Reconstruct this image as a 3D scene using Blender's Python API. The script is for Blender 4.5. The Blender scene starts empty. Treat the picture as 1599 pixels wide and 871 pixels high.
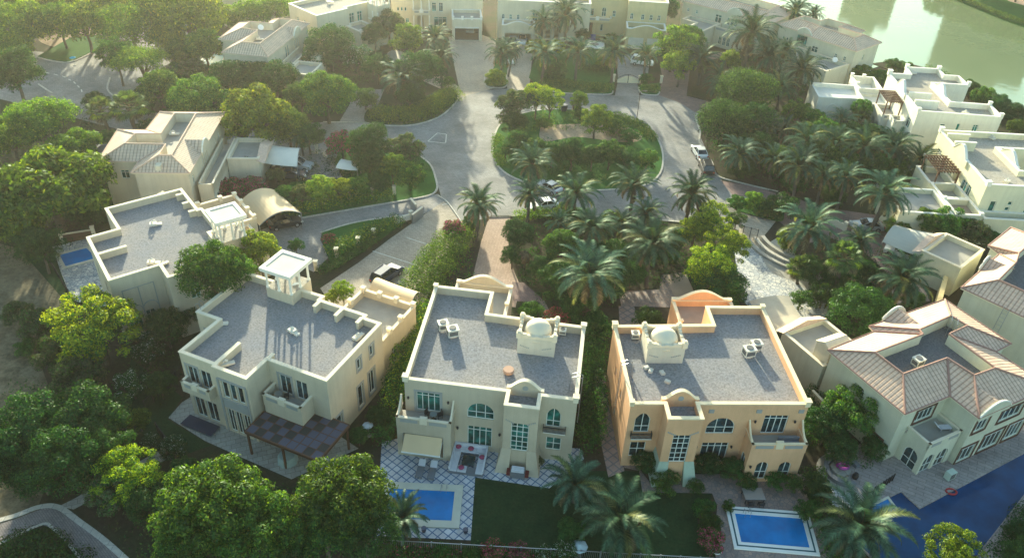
import bpy, math, random
import numpy as np
from mathutils import Vector, Matrix
R = math.radians
random.seed(7)
C = bpy.data.collections.new("place"); bpy.context.scene.collection.children.link(C)
sc = bpy.context.scene
# ---------------------------------------------------------------- camera, sky, sun, exposure
F_PX, PITCH, ROLL, CAM_H = 1258.5, R(35.534), R(2.742), 60.0
fwd = Vector((0, math.cos(PITCH), -math.sin(PITCH))); up0 = Vector((0, math.sin(PITCH), math.cos(PITCH))); rt0 = Vector((1, 0, 0))
rt = math.cos(ROLL)*rt0 + math.sin(ROLL)*up0; up = -math.sin(ROLL)*rt0 + math.cos(ROLL)*up0
cam = bpy.data.objects.new("camera", bpy.data.cameras.new("camera")); C.objects.link(cam)
M = Matrix((rt, up, -fwd)).transposed().to_4x4(); M.translation = (0, 0, CAM_H); cam.matrix_world = M
cam.data.sensor_width = 36; cam.data.lens = F_PX/1599*36; cam.data.clip_end = 3000
sc.camera = cam
SUN_AZ, SUN_EL = 103.0, 13.2            # azimuth counter-clockwise from +X
w = bpy.data.worlds.new("World"); sc.world = w; w.use_nodes = True
nt = w.node_tree; bg = nt.nodes["Background"]
sky = nt.nodes.new("ShaderNodeTexSky"); sky.sky_type = 'NISHITA'; sky.sun_disc = False
sky.sun_elevation = R(SUN_EL); sky.sun_rotation = R(90-SUN_AZ); sky.air_density = 1.0; sky.dust_density = 1.5; sky.ozone_density = 1.2
nt.links.new(sky.outputs[0], bg.inputs[0]); bg.inputs[1].default_value = 0.15
sl = bpy.data.lights.new("sun", 'SUN'); sl.energy = 5.0; sl.angle = R(0.9); sl.color = (1.0, 0.87, 0.71)
so = bpy.data.objects.new("sun", sl); C.objects.link(so)
sd = Vector((math.cos(R(SUN_AZ))*math.cos(R(SUN_EL)), math.sin(R(SUN_AZ))*math.cos(R(SUN_EL)), math.sin(R(SUN_EL))))
so.rotation_euler = sd.to_track_quat('Z', 'Y').to_euler()
so.location = (-40, 200, 120)
sc.view_settings.view_transform = 'Standard'; sc.view_settings.look = 'None'
sc.view_settings.use_white_balance = True; sc.view_settings.white_balance_temperature = 6700; sc.view_settings.white_balance_tint = -8
sc.view_settings.gamma = 1; sc.view_settings.exposure = 1.58; sc.view_settings.use_curve_mapping = False

def G(x, y, z=0.0):
    """point of the photograph (1599 x 871 px) at world height z"""
    d = fwd*F_PX + rt*(x-799.5) - up*(y-435.5)
    t = (z-CAM_H)/d.z
    return Vector((0, 0, CAM_H)) + d*t
def metres(x, y, z, px):
    p = G(x, y, z) - Vector((0, 0, CAM_H)); return px*p.dot(fwd)/F_PX

# ---------------------------------------------------------------- materials
MATS = {}
def newmat(n):
    m = bpy.data.materials.new(n); m.use_nodes = True; MATS[n] = m
    return m, m.node_tree, m.node_tree.nodes["Principled BSDF"]
def lnk(t, a, b): t.links.new(a, b)
def coords(t, scale=1, kind="Object"):
    tc = t.nodes.new("ShaderNodeTexCoord"); mp = t.nodes.new("ShaderNodeMapping"); lnk(t, tc.outputs[kind], mp.inputs[0])
    mp.inputs["Scale"].default_value = (scale,)*3 if not hasattr(scale, '__len__') else scale
    return mp
def noise(t, v, sc_, det=4, rough=.6):
    n = t.nodes.new("ShaderNodeTexNoise"); n.inputs["Scale"].default_value = sc_; n.inputs["Detail"].default_value = det; n.inputs["Roughness"].default_value = rough
    lnk(t, v, n.inputs["Vector"]); return n
def ramp(t, fac, stops):
    r = t.nodes.new("ShaderNodeValToRGB"); lnk(t, fac, r.inputs[0]); e = r.color_ramp.elements
    while len(e) < len(stops): e.new(.5)
    for k, (p, c) in enumerate(stops): e[k].position = p; e[k].color = (*c, 1)
    return r
def mix(t, a, b, fac, mode='MIX'):
    m = t.nodes.new("ShaderNodeMix"); m.data_type = 'RGBA'; m.blend_type = mode
    for s, v in ((6, a), (7, b), (0, fac)):
        if hasattr(v, 'is_output'): lnk(t, v, m.inputs[s])
        elif s == 0: m.inputs[0].default_value = v
        else: m.inputs[s].default_value = (*v, 1)
    return m.outputs[2]
def bump(t, b, h, s=.3, d=.02):
    n = t.nodes.new("ShaderNodeBump"); n.inputs["Strength"].default_value = s; n.inputs["Distance"].default_value = d
    lnk(t, h, n.inputs["Height"]); lnk(t, n.outputs[0], b.inputs["Normal"])
def sc3(c, k): return tuple(min(1, x*k) for x in c)
def plain(n, c, rough=.8, metal=0, var=.12, s=.7, emit=0, spec=.3):
    m, t, b = newmat(n)
    v = coords(t); a = noise(t, v.outputs[0], s, 5)
    r = ramp(t, a.outputs[0], [(.25, sc3(c, 1-var)), (.75, sc3(c, 1+var))]); lnk(t, r.outputs[0], b.inputs["Base Color"])
    b.inputs["Roughness"].default_value = rough; b.inputs["Metallic"].default_value = metal
    b.inputs["Specular IOR Level"].default_value = spec
    return m
def stucco(n, c):
    m, t, b = newmat(n); v = coords(t)
    a = noise(t, v.outputs[0], .35, 5); f = noise(t, v.outputs[0], 9, 3)
    st = coords(t, (2.2, 2.2, .12)); s_ = noise(t, st.outputs[0], 1.2, 4)      # rain streaks running down the wall
    r = ramp(t, a.outputs[0], [(.2, sc3(c, .84)), (.8, sc3(c, 1.12))])
    r2 = ramp(t, s_.outputs[0], [(.42, (1, 1, 1)), (.85, (.76, .73, .68))])
    r3 = ramp(t, f.outputs[0], [(.2, (.92, .92, .92)), (.8, (1.05, 1.05, 1.05))])
    o = mix(t, r.outputs[0], r2.outputs[0], .4, 'MULTIPLY'); o = mix(t, o, r3.outputs[0], 1, 'MULTIPLY')
    lnk(t, o, b.inputs["Base Color"]); b.inputs["Roughness"].default_value = .9; b.inputs["Specular IOR Level"].default_value = .15
    bump(t, b, f.outputs[0], .25, .02); return m
def gravel(n, c, warm):
    m, t, b = newmat(n); v = coords(t)
    f = noise(t, v.outputs[0], 5.5, 3, .8); a = noise(t, v.outputs[0], .3, 4); vo = t.nodes.new("ShaderNodeTexVoronoi"); vo.inputs["Scale"].default_value = 3.5
    lnk(t, v.outputs[0], vo.inputs["Vector"])
    r = ramp(t, f.outputs[0], [(.28, sc3(c, .6)), (.5, c), (.75, sc3(c, 1.35))])
    r2 = ramp(t, a.outputs[0], [(.3, (.85, .87, .92)), (.7, warm)])
    o = mix(t, r.outputs[0], r2.outputs[0], 1, 'MULTIPLY')
    o = mix(t, o, ramp(t, vo.outputs["Distance"], [(.1, (.8, .8, .8)), (.6, (1.08, 1.08, 1.08))]).outputs[0], .8, 'MULTIPLY')
    lnk(t, o, b.inputs["Base Color"]); b.inputs["Roughness"].default_value = .95; b.inputs["Specular IOR Level"].default_value = .1
    bump(t, b, f.outputs[0], .5, .04); return m
def tiles(n, c, dark):
    m, t, b = newmat(n); v = coords(t, 1, "UV")
    sx = t.nodes.new("ShaderNodeSeparateXYZ"); lnk(t, v.outputs[0], sx.inputs[0])
    def wave(o, per):
        a = t.nodes.new("ShaderNodeMath"); a.operation = 'MULTIPLY'; lnk(t, o, a.inputs[0]); a.inputs[1].default_value = 1/per
        f = t.nodes.new("ShaderNodeMath"); f.operation = 'FRACT'; lnk(t, a.outputs[0], f.inputs[0]); return f
    ax = wave(sx.outputs[0], .46); ay = wave(sx.outputs[1], .46)
    r1 = ramp(t, ax.outputs[0], [(0, (.22, .18, .17)), (.13, (.40, .34, .32)), (.28, (1, 1, 1)), (.8, (1.0, 1, 1)), (1, (.5, .42, .4))])
    r2 = ramp(t, ay.outputs[0], [(0, (.42, .36, .34)), (.16, (1, 1, 1)), (1, (.94, .94, .94))])
    a = noise(t, v.outputs[0], .5, 5); q = noise(t, v.outputs[0], 2.3, 2)
    r = ramp(t, a.outputs[0], [(.25, sc3(c, .82)), (.75, sc3(c, 1.15))]); rq = ramp(t, q.outputs[0], [(.3, (.88, .86, .86)), (.7, (1.06, 1.03, 1))])
    o = mix(t, r.outputs[0], r1.outputs[0], .6, 'MULTIPLY'); o = mix(t, o, r2.outputs[0], .6, 'MULTIPLY'); o = mix(t, o, rq.outputs[0], 1, 'MULTIPLY')
    lnk(t, o, b.inputs["Base Color"]); b.inputs["Roughness"].default_value = .75; b.inputs["Specular IOR Level"].default_value = .25
    bump(t, b, r1.outputs[0], .5, .07); return m
def paver(n, c, c2, w_, h_, mortar, mc, rot=0, patch=.25):
    m, t, b = newmat(n); v = coords(t); v.inputs["Rotation"].default_value = (0, 0, R(rot))
    br = t.nodes.new("ShaderNodeTexBrick"); lnk(t, v.outputs[0], br.inputs[0])
    br.inputs["Color1"].default_value = (*c, 1); br.inputs["Color2"].default_value = (*c2, 1); br.inputs["Mortar"].default_value = (*mc, 1)
    br.inputs["Scale"].default_value = 1; br.inputs["Mortar Size"].default_value = mortar; br.inputs["Brick Width"].default_value = w_; br.inputs["Row Height"].default_value = h_
    a = noise(t, v.outputs[0], .18, 6, .65); f = noise(t, v.outputs[0], 3, 3)
    r = ramp(t, a.outputs[0], [(.3, (1-patch,)*3), (.7, (1+patch,)*3)]); r3 = ramp(t, f.outputs[0], [(.3, (.86,)*3), (.7, (1.1,)*3)])
    o = mix(t, br.outputs[0], r.outputs[0], 1, 'MULTIPLY'); o = mix(t, o, r3.outputs[0], 1, 'MULTIPLY')
    lnk(t, o, b.inputs["Base Color"]); b.inputs["Roughness"].default_value = .85; b.inputs["Specular IOR Level"].default_value = .2
    bump(t, b, br.outputs["Fac"], .2, .01); return m
def diamond(n, c, line, per, rot, wdt=.13):
    m, t, b = newmat(n); v = coords(t); v.inputs["Rotation"].default_value = (0, 0, R(rot))
    br = t.nodes.new("ShaderNodeTexBrick"); lnk(t, v.outputs[0], br.inputs[0]); br.offset = 0
    br.inputs["Color1"].default_value = (*c, 1); br.inputs["Color2"].default_value = (*sc3(c, .8), 1); br.inputs["Mortar"].default_value = (*line, 1)
    br.inputs["Scale"].default_value = 1; br.inputs["Mortar Size"].default_value = wdt*per; br.inputs["Brick Width"].default_value = per; br.inputs["Row Height"].default_value = per
    f = noise(t, v.outputs[0], 1.2, 4); r = ramp(t, f.outputs[0], [(.3, (.8,)*3), (.7, (1.1,)*3)])
    o = mix(t, br.outputs[0], r.outputs[0], 1, 'MULTIPLY'); lnk(t, o, b.inputs["Base Color"]); b.inputs["Roughness"].default_value = .7; return m
def crazy(n, c1, c2, gap, scale):
    m, t, b = newmat(n); v = coords(t)
    vo = t.nodes.new("ShaderNodeTexVoronoi"); vo.inputs["Scale"].default_value = scale; lnk(t, v.outputs[0], vo.inputs["Vector"])
    vd = t.nodes.new("ShaderNodeTexVoronoi"); vd.feature = 'DISTANCE_TO_EDGE'; vd.inputs["Scale"].default_value = scale; lnk(t, v.outputs[0], vd.inputs["Vector"])
    sp = t.nodes.new("ShaderNodeSeparateColor"); lnk(t, vo.outputs["Color"], sp.inputs[0])
    r = ramp(t, sp.outputs[0], [(0, c1), (1, c2)]); e = ramp(t, vd.outputs[0], [(.02, (1, 1, 1)), (.09, (0, 0, 0))])
    a = noise(t, v.outputs[0], .4, 5); ra = ramp(t, a.outputs[0], [(.3, (.75,)*3), (.7, (1.15,)*3)])
    o = mix(t, r.outputs[0], gap, e.outputs[0]); o = mix(t, o, ra.outputs[0], 1, 'MULTIPLY')
    lnk(t, o, b.inputs["Base Color"]); b.inputs["Roughness"].default_value = .8; return m
def soil(n, cols, s=.12, f=2.5):
    m, t, b = newmat(n); v = coords(t)
    a = noise(t, v.outputs[0], s, 7, .7); q = noise(t, v.outputs[0], f, 5, .75)
    r = ramp(t, a.outputs[0], cols); rq = ramp(t, q.outputs[0], [(.25, (.55,)*3), (.75, (1.3,)*3)])
    o = mix(t, r.outputs[0], rq.outputs[0], 1, 'MULTIPLY'); lnk(t, o, b.inputs["Base Color"]); b.inputs["Roughness"].default_value = 1; b.inputs["Specular IOR Level"].default_value = .05
    bump(t, b, q.outputs[0], .6, .08); return m
def glass(n, c, rough=.12):
    m, t, b = newmat(n); v = coords(t); a = noise(t, v.outputs[0], .9, 2)
    r = ramp(t, a.outputs[0], [(.35, sc3(c, .5)), (.55, sc3(c, 1.5)), (.68, sc3(c, 3.2))]); lnk(t, r.outputs[0], b.inputs["Base Color"])
    b.inputs["Roughness"].default_value = rough; b.inputs["Specular IOR Level"].default_value = .6; return m
def water(n, c, c2, s=1.2, bs=.12, rough=.06, spec=.5, patt=.5, metal=0):
    m, t, b = newmat(n); v = coords(t); a = noise(t, v.outputs[0], patt, 3); q = noise(t, v.outputs[0], s, 3)
    r = ramp(t, a.outputs[0], [(.3, c), (.7, c2)]); lnk(t, r.outputs[0], b.inputs["Base Color"])
    b.inputs["Metallic"].default_value = metal; b.inputs["Roughness"].default_value = rough; b.inputs["Specular IOR Level"].default_value = spec; bump(t, b, q.outputs[0], bs, .1); return m
def leaf(n, c, c2=None, trans=.45, tc=None):
    m = bpy.data.materials.new(n); m.use_nodes = True; MATS[n] = m; t = m.node_tree; t.nodes.clear()
    out = t.nodes.new("ShaderNodeOutputMaterial"); oi = t.nodes.new("ShaderNodeObjectInfo"); v = coords(t)
    a = noise(t, v.outputs[0], 1.1, 3, .7); c2 = c2 or sc3(c, 1.9)
    r = ramp(t, a.outputs[0], [(.3, sc3(c, .7)), (.72, c2)])
    ge = t.nodes.new("ShaderNodeNewGeometry")
    hs = t.nodes.new("ShaderNodeHueSaturation"); lnk(t, r.outputs[0], hs.inputs["Color"])
    mr = t.nodes.new("ShaderNodeMapRange"); lnk(t, oi.outputs["Random"], mr.inputs[0]); mr.inputs[3].default_value = .482; mr.inputs[4].default_value = .522; lnk(t, mr.outputs[0], hs.inputs["Hue"])
    mv = t.nodes.new("ShaderNodeMapRange"); lnk(t, ge.outputs["Random Per Island"], mv.inputs[0]); mv.inputs[3].default_value = .55; mv.inputs[4].default_value = 1.5; vm = t.nodes.new("ShaderNodeMath"); vm.operation = 'MULTIPLY'; fr_ = t.nodes.new("ShaderNodeMath"); fr_.operation = 'FRACT'; f7 = t.nodes.new("ShaderNodeMath"); f7.operation = 'MULTIPLY'; f7.inputs[1].default_value = 7.31; lnk(t, oi.outputs["Random"], f7.inputs[0]); lnk(t, f7.outputs[0], fr_.inputs[0]); m9 = t.nodes.new("ShaderNodeMapRange"); lnk(t, fr_.outputs[0], m9.inputs[0]); m9.inputs[3].default_value = .75; m9.inputs[4].default_value = 1.3; lnk(t, mv.outputs[0], vm.inputs[0]); lnk(t, m9.outputs[0], vm.inputs[1]); lnk(t, vm.outputs[0], hs.inputs["Value"])
    d = t.nodes.new("ShaderNodeBsdfDiffuse"); lnk(t, hs.outputs[0], d.inputs[0])
    tr = t.nodes.new("ShaderNodeBsdfTranslucent"); tm = mix(t, hs.outputs[0], tc or (1.35, 1.25, .45), 1, 'MULTIPLY'); lnk(t, tm, tr.inputs[0])
    gl = t.nodes.new("ShaderNodeBsdfGlossy"); gl.inputs["Roughness"].default_value = .45; gl.inputs[0].default_value = (.4, .45, .4, 1)
    m1 = t.nodes.new("ShaderNodeMixShader"); m1.inputs[0].default_value = trans; lnk(t, d.outputs[0], m1.inputs[1]); lnk(t, tr.outputs[0], m1.inputs[2])
    m2 = t.nodes.new("ShaderNodeMixShader"); m2.inputs[0].default_value = .035; lnk(t, m1.outputs[0], m2.inputs[1]); lnk(t, gl.outputs[0], m2.inputs[2])
    lnk(t, m2.outputs[0], out.inputs[0]); return m

W_A = stucco("stucco_cream", (.62, .53, .39)); W_C = stucco("stucco_sand", (.55, .47, .35)); W_D = stucco("stucco_peach", (.74, .44, .25))
W_F = stucco("stucco_pale_green_cream", (.62, .60, .46)); W_G = stucco("stucco_light_cream", (.70, .62, .47)); W_O = stucco("stucco_white", (.78, .75, .62))
W_P = stucco("stucco_pale_yellow", (.72, .68, .48)); W_L = stucco("stucco_yellow", (.66, .54, .30)); W_I = stucco("stucco_ivory", (.70, .62, .45))
COP = plain("coping_cream", (.74, .65, .49), .8, var=.08); COPD = plain("coping_warm", (.80, .66, .44), .8, var=.08); COPW = plain("coping_white", (.80, .76, .66), .8, var=.06)
GRAV = gravel("roof_gravel", (.255, .255, .26), (1.06, 1.0, .94)); GRAVD = gravel("roof_gravel_dark", (.15, .15, .155), (1, 1, 1)); GRAVL = gravel("roof_screed", (.40, .37, .31), (1.05, 1, .95))
DECKP = plain("terrace_pinkish_tile", (.36, .28, .22), .8); DECKG = plain("terrace_grey_tile", (.36, .34, .30), .8); GREENR = plain("green_artificial_turf", (.03, .13, .07), .9)
TILE = tiles("roof_tile_pink", (.66, .49, .375), 0); TILE2 = tiles("roof_tile_beige", (.68, .54, .41), 0); RIDGE = plain("ridge_tile", (.34, .20, .16), .8); RIDGE2 = plain("ridge_tile_light", (.62, .44, .33), .8)
FRAME = plain("window_frame_white", (.72, .74, .68), .5, var=.03); FRB = plain("window_frame_brown", (.10, .045, .03), .6); SURR = plain("window_surround_grey", (.34, .34, .32), .8)
PANE = glass("window_glass_green", (.012, .085, .07)); PANED = glass("window_glass_dark", (.012, .03, .035)); DARK = plain("dark_opening", (.015, .015, .018), .9); 
IRON = plain("iron_dark", (.03, .03, .035), .5, .3); BROWNM = plain("pergola_brown", (.12, .06, .035), .7); STEEL = plain("steel_grey", (.35, .36, .37), .4, .7); WHITE = plain("paint_white", (.78, .78, .74), .6, var=.04)
DOORW = plain("door_dark_wood", (.07, .03, .02), .6); GARIN = plain("garage_inside_painted_shade", (.10, .095, .085), .9); TILEP = plain("tiled_front_plain", (.60, .44, .34), .8, var=.2, s=4); GARD = plain("garage_door_white", (.70, .66, .56), .6); FABB = plain("shade_fabric_beige", (.66, .50, .30), .8, var=.05); FABW = plain("shade_fabric_white", (.74, .71, .62), .8, var=.05)  # inside of open garages: interior shade put into the colour as dark grey
FABG = plain("shade_fabric_grey_green", (.52, .50, .42), .8, var=.05); ACM = plain("ac_casing", (.68, .64, .54), .6); ACG = plain("ac_grille", (.12, .12, .12), .7); SOLAR = plain("pergola_polycarbonate_violet", (.085, .085, .12), .6); SOLAR2 = plain("pergola_panel_smoky", (.04, .038, .036), .6)
ROAD = paver("road_block_paving", (.265, .255, .24), (.22, .213, .20), .5, .25, .012, (.13, .13, .13), 20, .32); DRIVE = paver("driveway_beige_paving", (.48, .40, .31), (.38, .32, .25), .4, .2, .012, (.2, .18, .15), 40, .2)
DRIVEG = paver("driveway_grey_paving", (.30, .28, .26), (.23, .22, .21), .4, .2, .012, (.15, .14, .13), 15, .22); PINKP = paver("driveway_pink_paving", (.46, .33, .25), (.40, .28, .22), .4, .2, .012, (.2, .13, .1), 83, .2); PURP = paver("patio_purple_brick", (.28, .18, .16), (.22, .15, .14), .5, .25, .02, (.14, .11, .1), 10, .25)
KERB = paver("kerb_stone", (.55, .51, .44), (.47, .44, .38), 1.0, 3, .02, (.25, .24, .22), 0, .12); PATIO_A = paver("patio_stone_slabs", (.40, .38, .33), (.33, .31, .27), .9, .6, .02, (.18, .17, .15), -22, .2); DECKF = paver("deck_grey_wood", (.36, .31, .29), (.28, .25, .24), 1.4, .45, .02, (.16, .14, .13), 28, .3)
DIAM = diamond("patio_white_diamond_tile", (.62, .62, .64), (.10, .16, .27), .66, 38, .085); PINKD = diamond("path_pink_diamond_tile", (.36, .26, .22), (.18, .16, .16), .8, 48, .1); CRAZY = crazy("flagstone_pink", (.36, .25, .20), (.23, .19, .18), (.19, .16, .15), 2.4); CRAZYW = crazy("flagstone_white", (.72, .68, .60), (.40, .42, .44), (.20, .22, .25), 2.2)
PATHB = paver("path_brick_mauve", (.27, .235, .22), (.22, .19, .185), .35, .18, .015, (.13, .12, .11), 42, .25)
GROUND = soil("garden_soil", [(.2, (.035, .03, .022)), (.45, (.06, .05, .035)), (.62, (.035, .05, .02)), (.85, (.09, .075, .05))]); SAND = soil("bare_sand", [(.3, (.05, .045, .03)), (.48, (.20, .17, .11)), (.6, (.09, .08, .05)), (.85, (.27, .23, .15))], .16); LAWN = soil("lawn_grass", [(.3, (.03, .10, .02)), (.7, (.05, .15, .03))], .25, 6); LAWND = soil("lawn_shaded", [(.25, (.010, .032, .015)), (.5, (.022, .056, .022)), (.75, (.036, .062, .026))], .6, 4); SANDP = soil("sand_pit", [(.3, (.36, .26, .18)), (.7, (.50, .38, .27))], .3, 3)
POOL = water("pool_blue", (.001, .13, .38), (.004, .22, .58), 1.0, .12, .08, .2); POOLD = water("pool_dark_blue", (.001, .035, .10), (.002, .06, .18), 1.0, .10, .08, .15); LAKE = water("lake_water", (.24, .31, .15), (.29, .36, .18), .5, .12, .06, .8, .03, .4); COPST = plain("pool_coping", (.58, .56, .46), .8); MARK = plain("road_paint", (.62, .60, .52), .8, var=.3, s=3)
BARK = plain("bark", (.13, .10, .07), .95, var=.3, s=3); BARKP = plain("palm_bark", (.10, .085, .07), .95, var=.35, s=5)
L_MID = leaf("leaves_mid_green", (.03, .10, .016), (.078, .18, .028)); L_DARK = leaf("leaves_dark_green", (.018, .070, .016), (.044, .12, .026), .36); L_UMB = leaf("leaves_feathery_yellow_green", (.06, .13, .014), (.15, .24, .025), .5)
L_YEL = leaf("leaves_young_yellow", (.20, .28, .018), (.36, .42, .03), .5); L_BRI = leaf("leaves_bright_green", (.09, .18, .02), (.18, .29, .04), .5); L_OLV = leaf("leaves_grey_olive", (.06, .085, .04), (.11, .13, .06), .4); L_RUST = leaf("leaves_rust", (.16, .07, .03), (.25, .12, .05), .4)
L_PNK = leaf("petals_pink", (.42, .05, .12), (.6, .12, .2), .4, (1, .8, .8)); L_WHT = leaf("petals_white", (.6, .6, .5), (.75, .75, .7), .3, (1, 1, 1)); L_RED = leaf("petals_red", (.45, .04, .02), (.6, .1, .04), .4, (1, .8, .8)); L_PALM = leaf("palm_leaflets", (.028, .07, .04), (.065, .125, .065), .16); L_FAN = leaf("fan_palm_leaves", (.06, .11, .035), (.13, .17, .05), .35)
L_DRY = leaf("dry_fronds", (.12, .09, .05), (.20, .16, .09), .3, (1, .9, .7)); L_HEDGE = leaf("hedge_leaves", (.045, .13, .018), (.10, .22, .03), .45)
L_PALMY = leaf("palm_leaflets_yellowed", (.11, .13, .04), (.18, .19, .06), .35)

# ---------------------------------------------------------------- helpers
def tag(o, label=None, cat=None, group=None, kind=None):
    if label: o["label"] = label
    if cat: o["category"] = cat
    if group: o["group"] = group
    if kind: o["kind"] = kind
    return o
def empty(name, loc, rz, label, cat, group=None):
    o = bpy.data.objects.new(name, None); C.objects.link(o); o.location = loc; o.rotation_euler = (0, 0, rz); o.empty_display_size = .5
    return tag(o, label, cat, group)
class MB:
    def __init__(s): s.v = []; s.f = []; s.m = []; s.uv = {}
    def add(s, vs, fs, m=0):
        n = len(s.v); s.v += [tuple(x) for x in vs]
        for f in fs: s.f.append(tuple(i+n for i in f)); s.m.append(m)
        return s
    def poly(s, pts, m=0, uv=None):
        n = len(s.v); s.v += [tuple(p) for p in pts]; s.f.append(tuple(range(n, n+len(pts)))); s.m.append(m)
        if uv: s.uv[len(s.f)-1] = uv
        return s
    def box(s, x0, y0, z0, x1, y1, z1, m=0):
        return s.obox(Vector((0, 0, 0)), Vector((1, 0, 0)), Vector((0, 1, 0)), x0, x1, y0, y1, z0, z1, m)
    def obox(s, O, T, N, s0, s1, n0, n1, z0, z1, m=0):
        P = lambda a, b, c: (O.x+T.x*a+N.x*b, O.y+T.y*a+N.y*b, O.z+c)
        v = [P(s0, n0, z0), P(s1, n0, z0), P(s1, n1, z0), P(s0, n1, z0), P(s0, n0, z1), P(s1, n0, z1), P(s1, n1, z1), P(s0, n1, z1)]
        return s.add(v, [(0, 3, 2, 1), (4, 5, 6, 7), (0, 1, 5, 4), (1, 2, 6, 5), (2, 3, 7, 6), (3, 0, 4, 7)], m)
    def prism(s, poly, z0, z1, m=0):
        n = len(poly); v = [(p[0], p[1], z0) for p in poly] + [(p[0], p[1], z1) for p in poly]
        return s.add(v, [tuple(range(n-1, -1, -1)), tuple(range(n, 2*n))] + [(i, (i+1) % n, n+(i+1) % n, n+i) for i in range(n)], m)
    def ring(s, po, pi, z0, z1, m=0):
        n = len(po); v = [(p[0], p[1], z) for z in (z0, z1) for p in po] + [(p[0], p[1], z) for z in (z0, z1) for p in pi]
        f = []
        for i in range(n):
            j = (i+1) % n
            f += [(i, j, n+j, n+i), (2*n+j, 2*n+i, 3*n+i, 3*n+j), (n+i, n+j, 3*n+j, 3*n+i), (j, i, 2*n+i, 2*n+j)]
        return s.add(v, f, m)
    def extr(s, O, T, N, prof, n0, n1, m=0):
        """outline prof [(s,z)] in the plane O,T extruded along N"""
        n = len(prof); P = lambda a, z, b: (O.x+T.x*a+N.x*b, O.y+T.y*a+N.y*b, O.z+z)
        v = [P(a, z, n0) for a, z in prof] + [P(a, z, n1) for a, z in prof]
        return s.add(v, [tuple(range(n)), tuple(range(2*n-1, n-1, -1))] + [(i, n+i, n+(i+1) % n, (i+1) % n) for i in range(n)], m)
    def tube(s, pts, r, k=6, m=0, r2=None):
        pts = [Vector(p) for p in pts]; n = len(pts); rings = []
        for i, p in enumerate(pts):
            d = (pts[min(i+1, n-1)]-pts[max(i-1, 0)]).normalized(); a = d.orthogonal().normalized() if abs(d.z) < .99 else Vector((1, 0, 0)); b = d.cross(a)
            rr = r if r2 is None else r+(r2-r)*i/(n-1)
            rings.append([p+(a*math.cos(2*math.pi*j/k)+b*math.sin(2*math.pi*j/k))*rr for j in range(k)])
        v = [q for rg in rings for q in rg]; f = [(i*k+j, i*k+(j+1) % k, (i+1)*k+(j+1) % k, (i+1)*k+j) for i in range(n-1) for j in range(k)]
        f += [tuple(range(k-1, -1, -1)), tuple((n-1)*k+j for j in range(k))]
        return s.add(v, f, m)
    def lathe(s, prof, c=(0, 0, 0), k=20, m=0):
        v = [(c[0]+r*math.cos(2*math.pi*j/k), c[1]+r*math.sin(2*math.pi*j/k), c[2]+z) for r, z in prof for j in range(k)]
        f = [(i*k+j, i*k+(j+1) % k, (i+1)*k+(j+1) % k, (i+1)*k+j) for i in range(len(prof)-1) for j in range(k)]
        f.append(tuple((len(prof)-1)*k+j for j in range(k))); f.append(tuple(range(k-1, -1, -1)))
        return s.add(v, f, m)
    def build(s, name, mats, parent=None, smooth=False):
        me = bpy.data.meshes.new(name); me.from_pydata(s.v, [], s.f)
        for mt in (mats if isinstance(mats, (list, tuple)) else [mats]): me.materials.append(mt)
        if len(me.polygons) == len(s.m): me.polygons.foreach_set("material_index", s.m)
        if s.uv:
            ul = me.uv_layers.new(name="UVMap")
            for fi, uvs in s.uv.items():
                p = me.polygons[fi]
                for li, q in zip(p.loop_indices, uvs): ul.data[li].uv = q
        if smooth: me.polygons.foreach_set("use_smooth", [True]*len(me.polygons))
        me.update(); o = bpy.data.objects.new(name, me); C.objects.link(o)
        if parent: o.parent = parent
        return o
def offset(poly, d):
    """inward mitre offset of a CCW polygon by d"""
    n = len(poly); out = []
    for i in range(n):
        p0, p1, p2 = Vector(poly[i-1][:2]), Vector(poly[i][:2]), Vector(poly[(i+1) % n][:2])
        a = (p1-p0).normalized(); b = (p2-p1).normalized(); na = Vector((-a.y, a.x)); nb = Vector((-b.y, b.x)); k = 1+na.dot(nb)
        out.append(tuple(p1+(na+nb)*(d/max(k, .3))))
    return out
def arc(w_, h, kind):
    """outline of an opening from bottom-left round to bottom-right, (s,z)"""
    if kind in ('a', 'ad', 'wide', 'oa'):
        rise = min(w_/2, h*.85) if kind != 'wide' else h*.62
        pts = [(0, 0), (0, h-rise)] + [(w_/2-w_/2*math.cos(math.pi*k/12), h-rise+rise*math.sin(math.pi*k/12)) for k in range(1, 12)] + [(w_, h-rise), (w_, 0)]
    elif kind == 'pt':
        rise = w_*.55; pts = [(0, 0), (0, h-rise)] + [(w_/2*(k/5), h-rise+rise*math.sin(math.pi/2*k/5)**.8) for k in range(1, 6)] + [(w_-w_/2*(k/5), h-rise+rise*math.sin(math.pi/2*k/5)**.8) for k in range(4, 0, -1)] + [(w_, h-rise), (w_, 0)]
    else: pts = [(0, 0), (0, h), (w_, h), (w_, 0)]
    return pts
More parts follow.
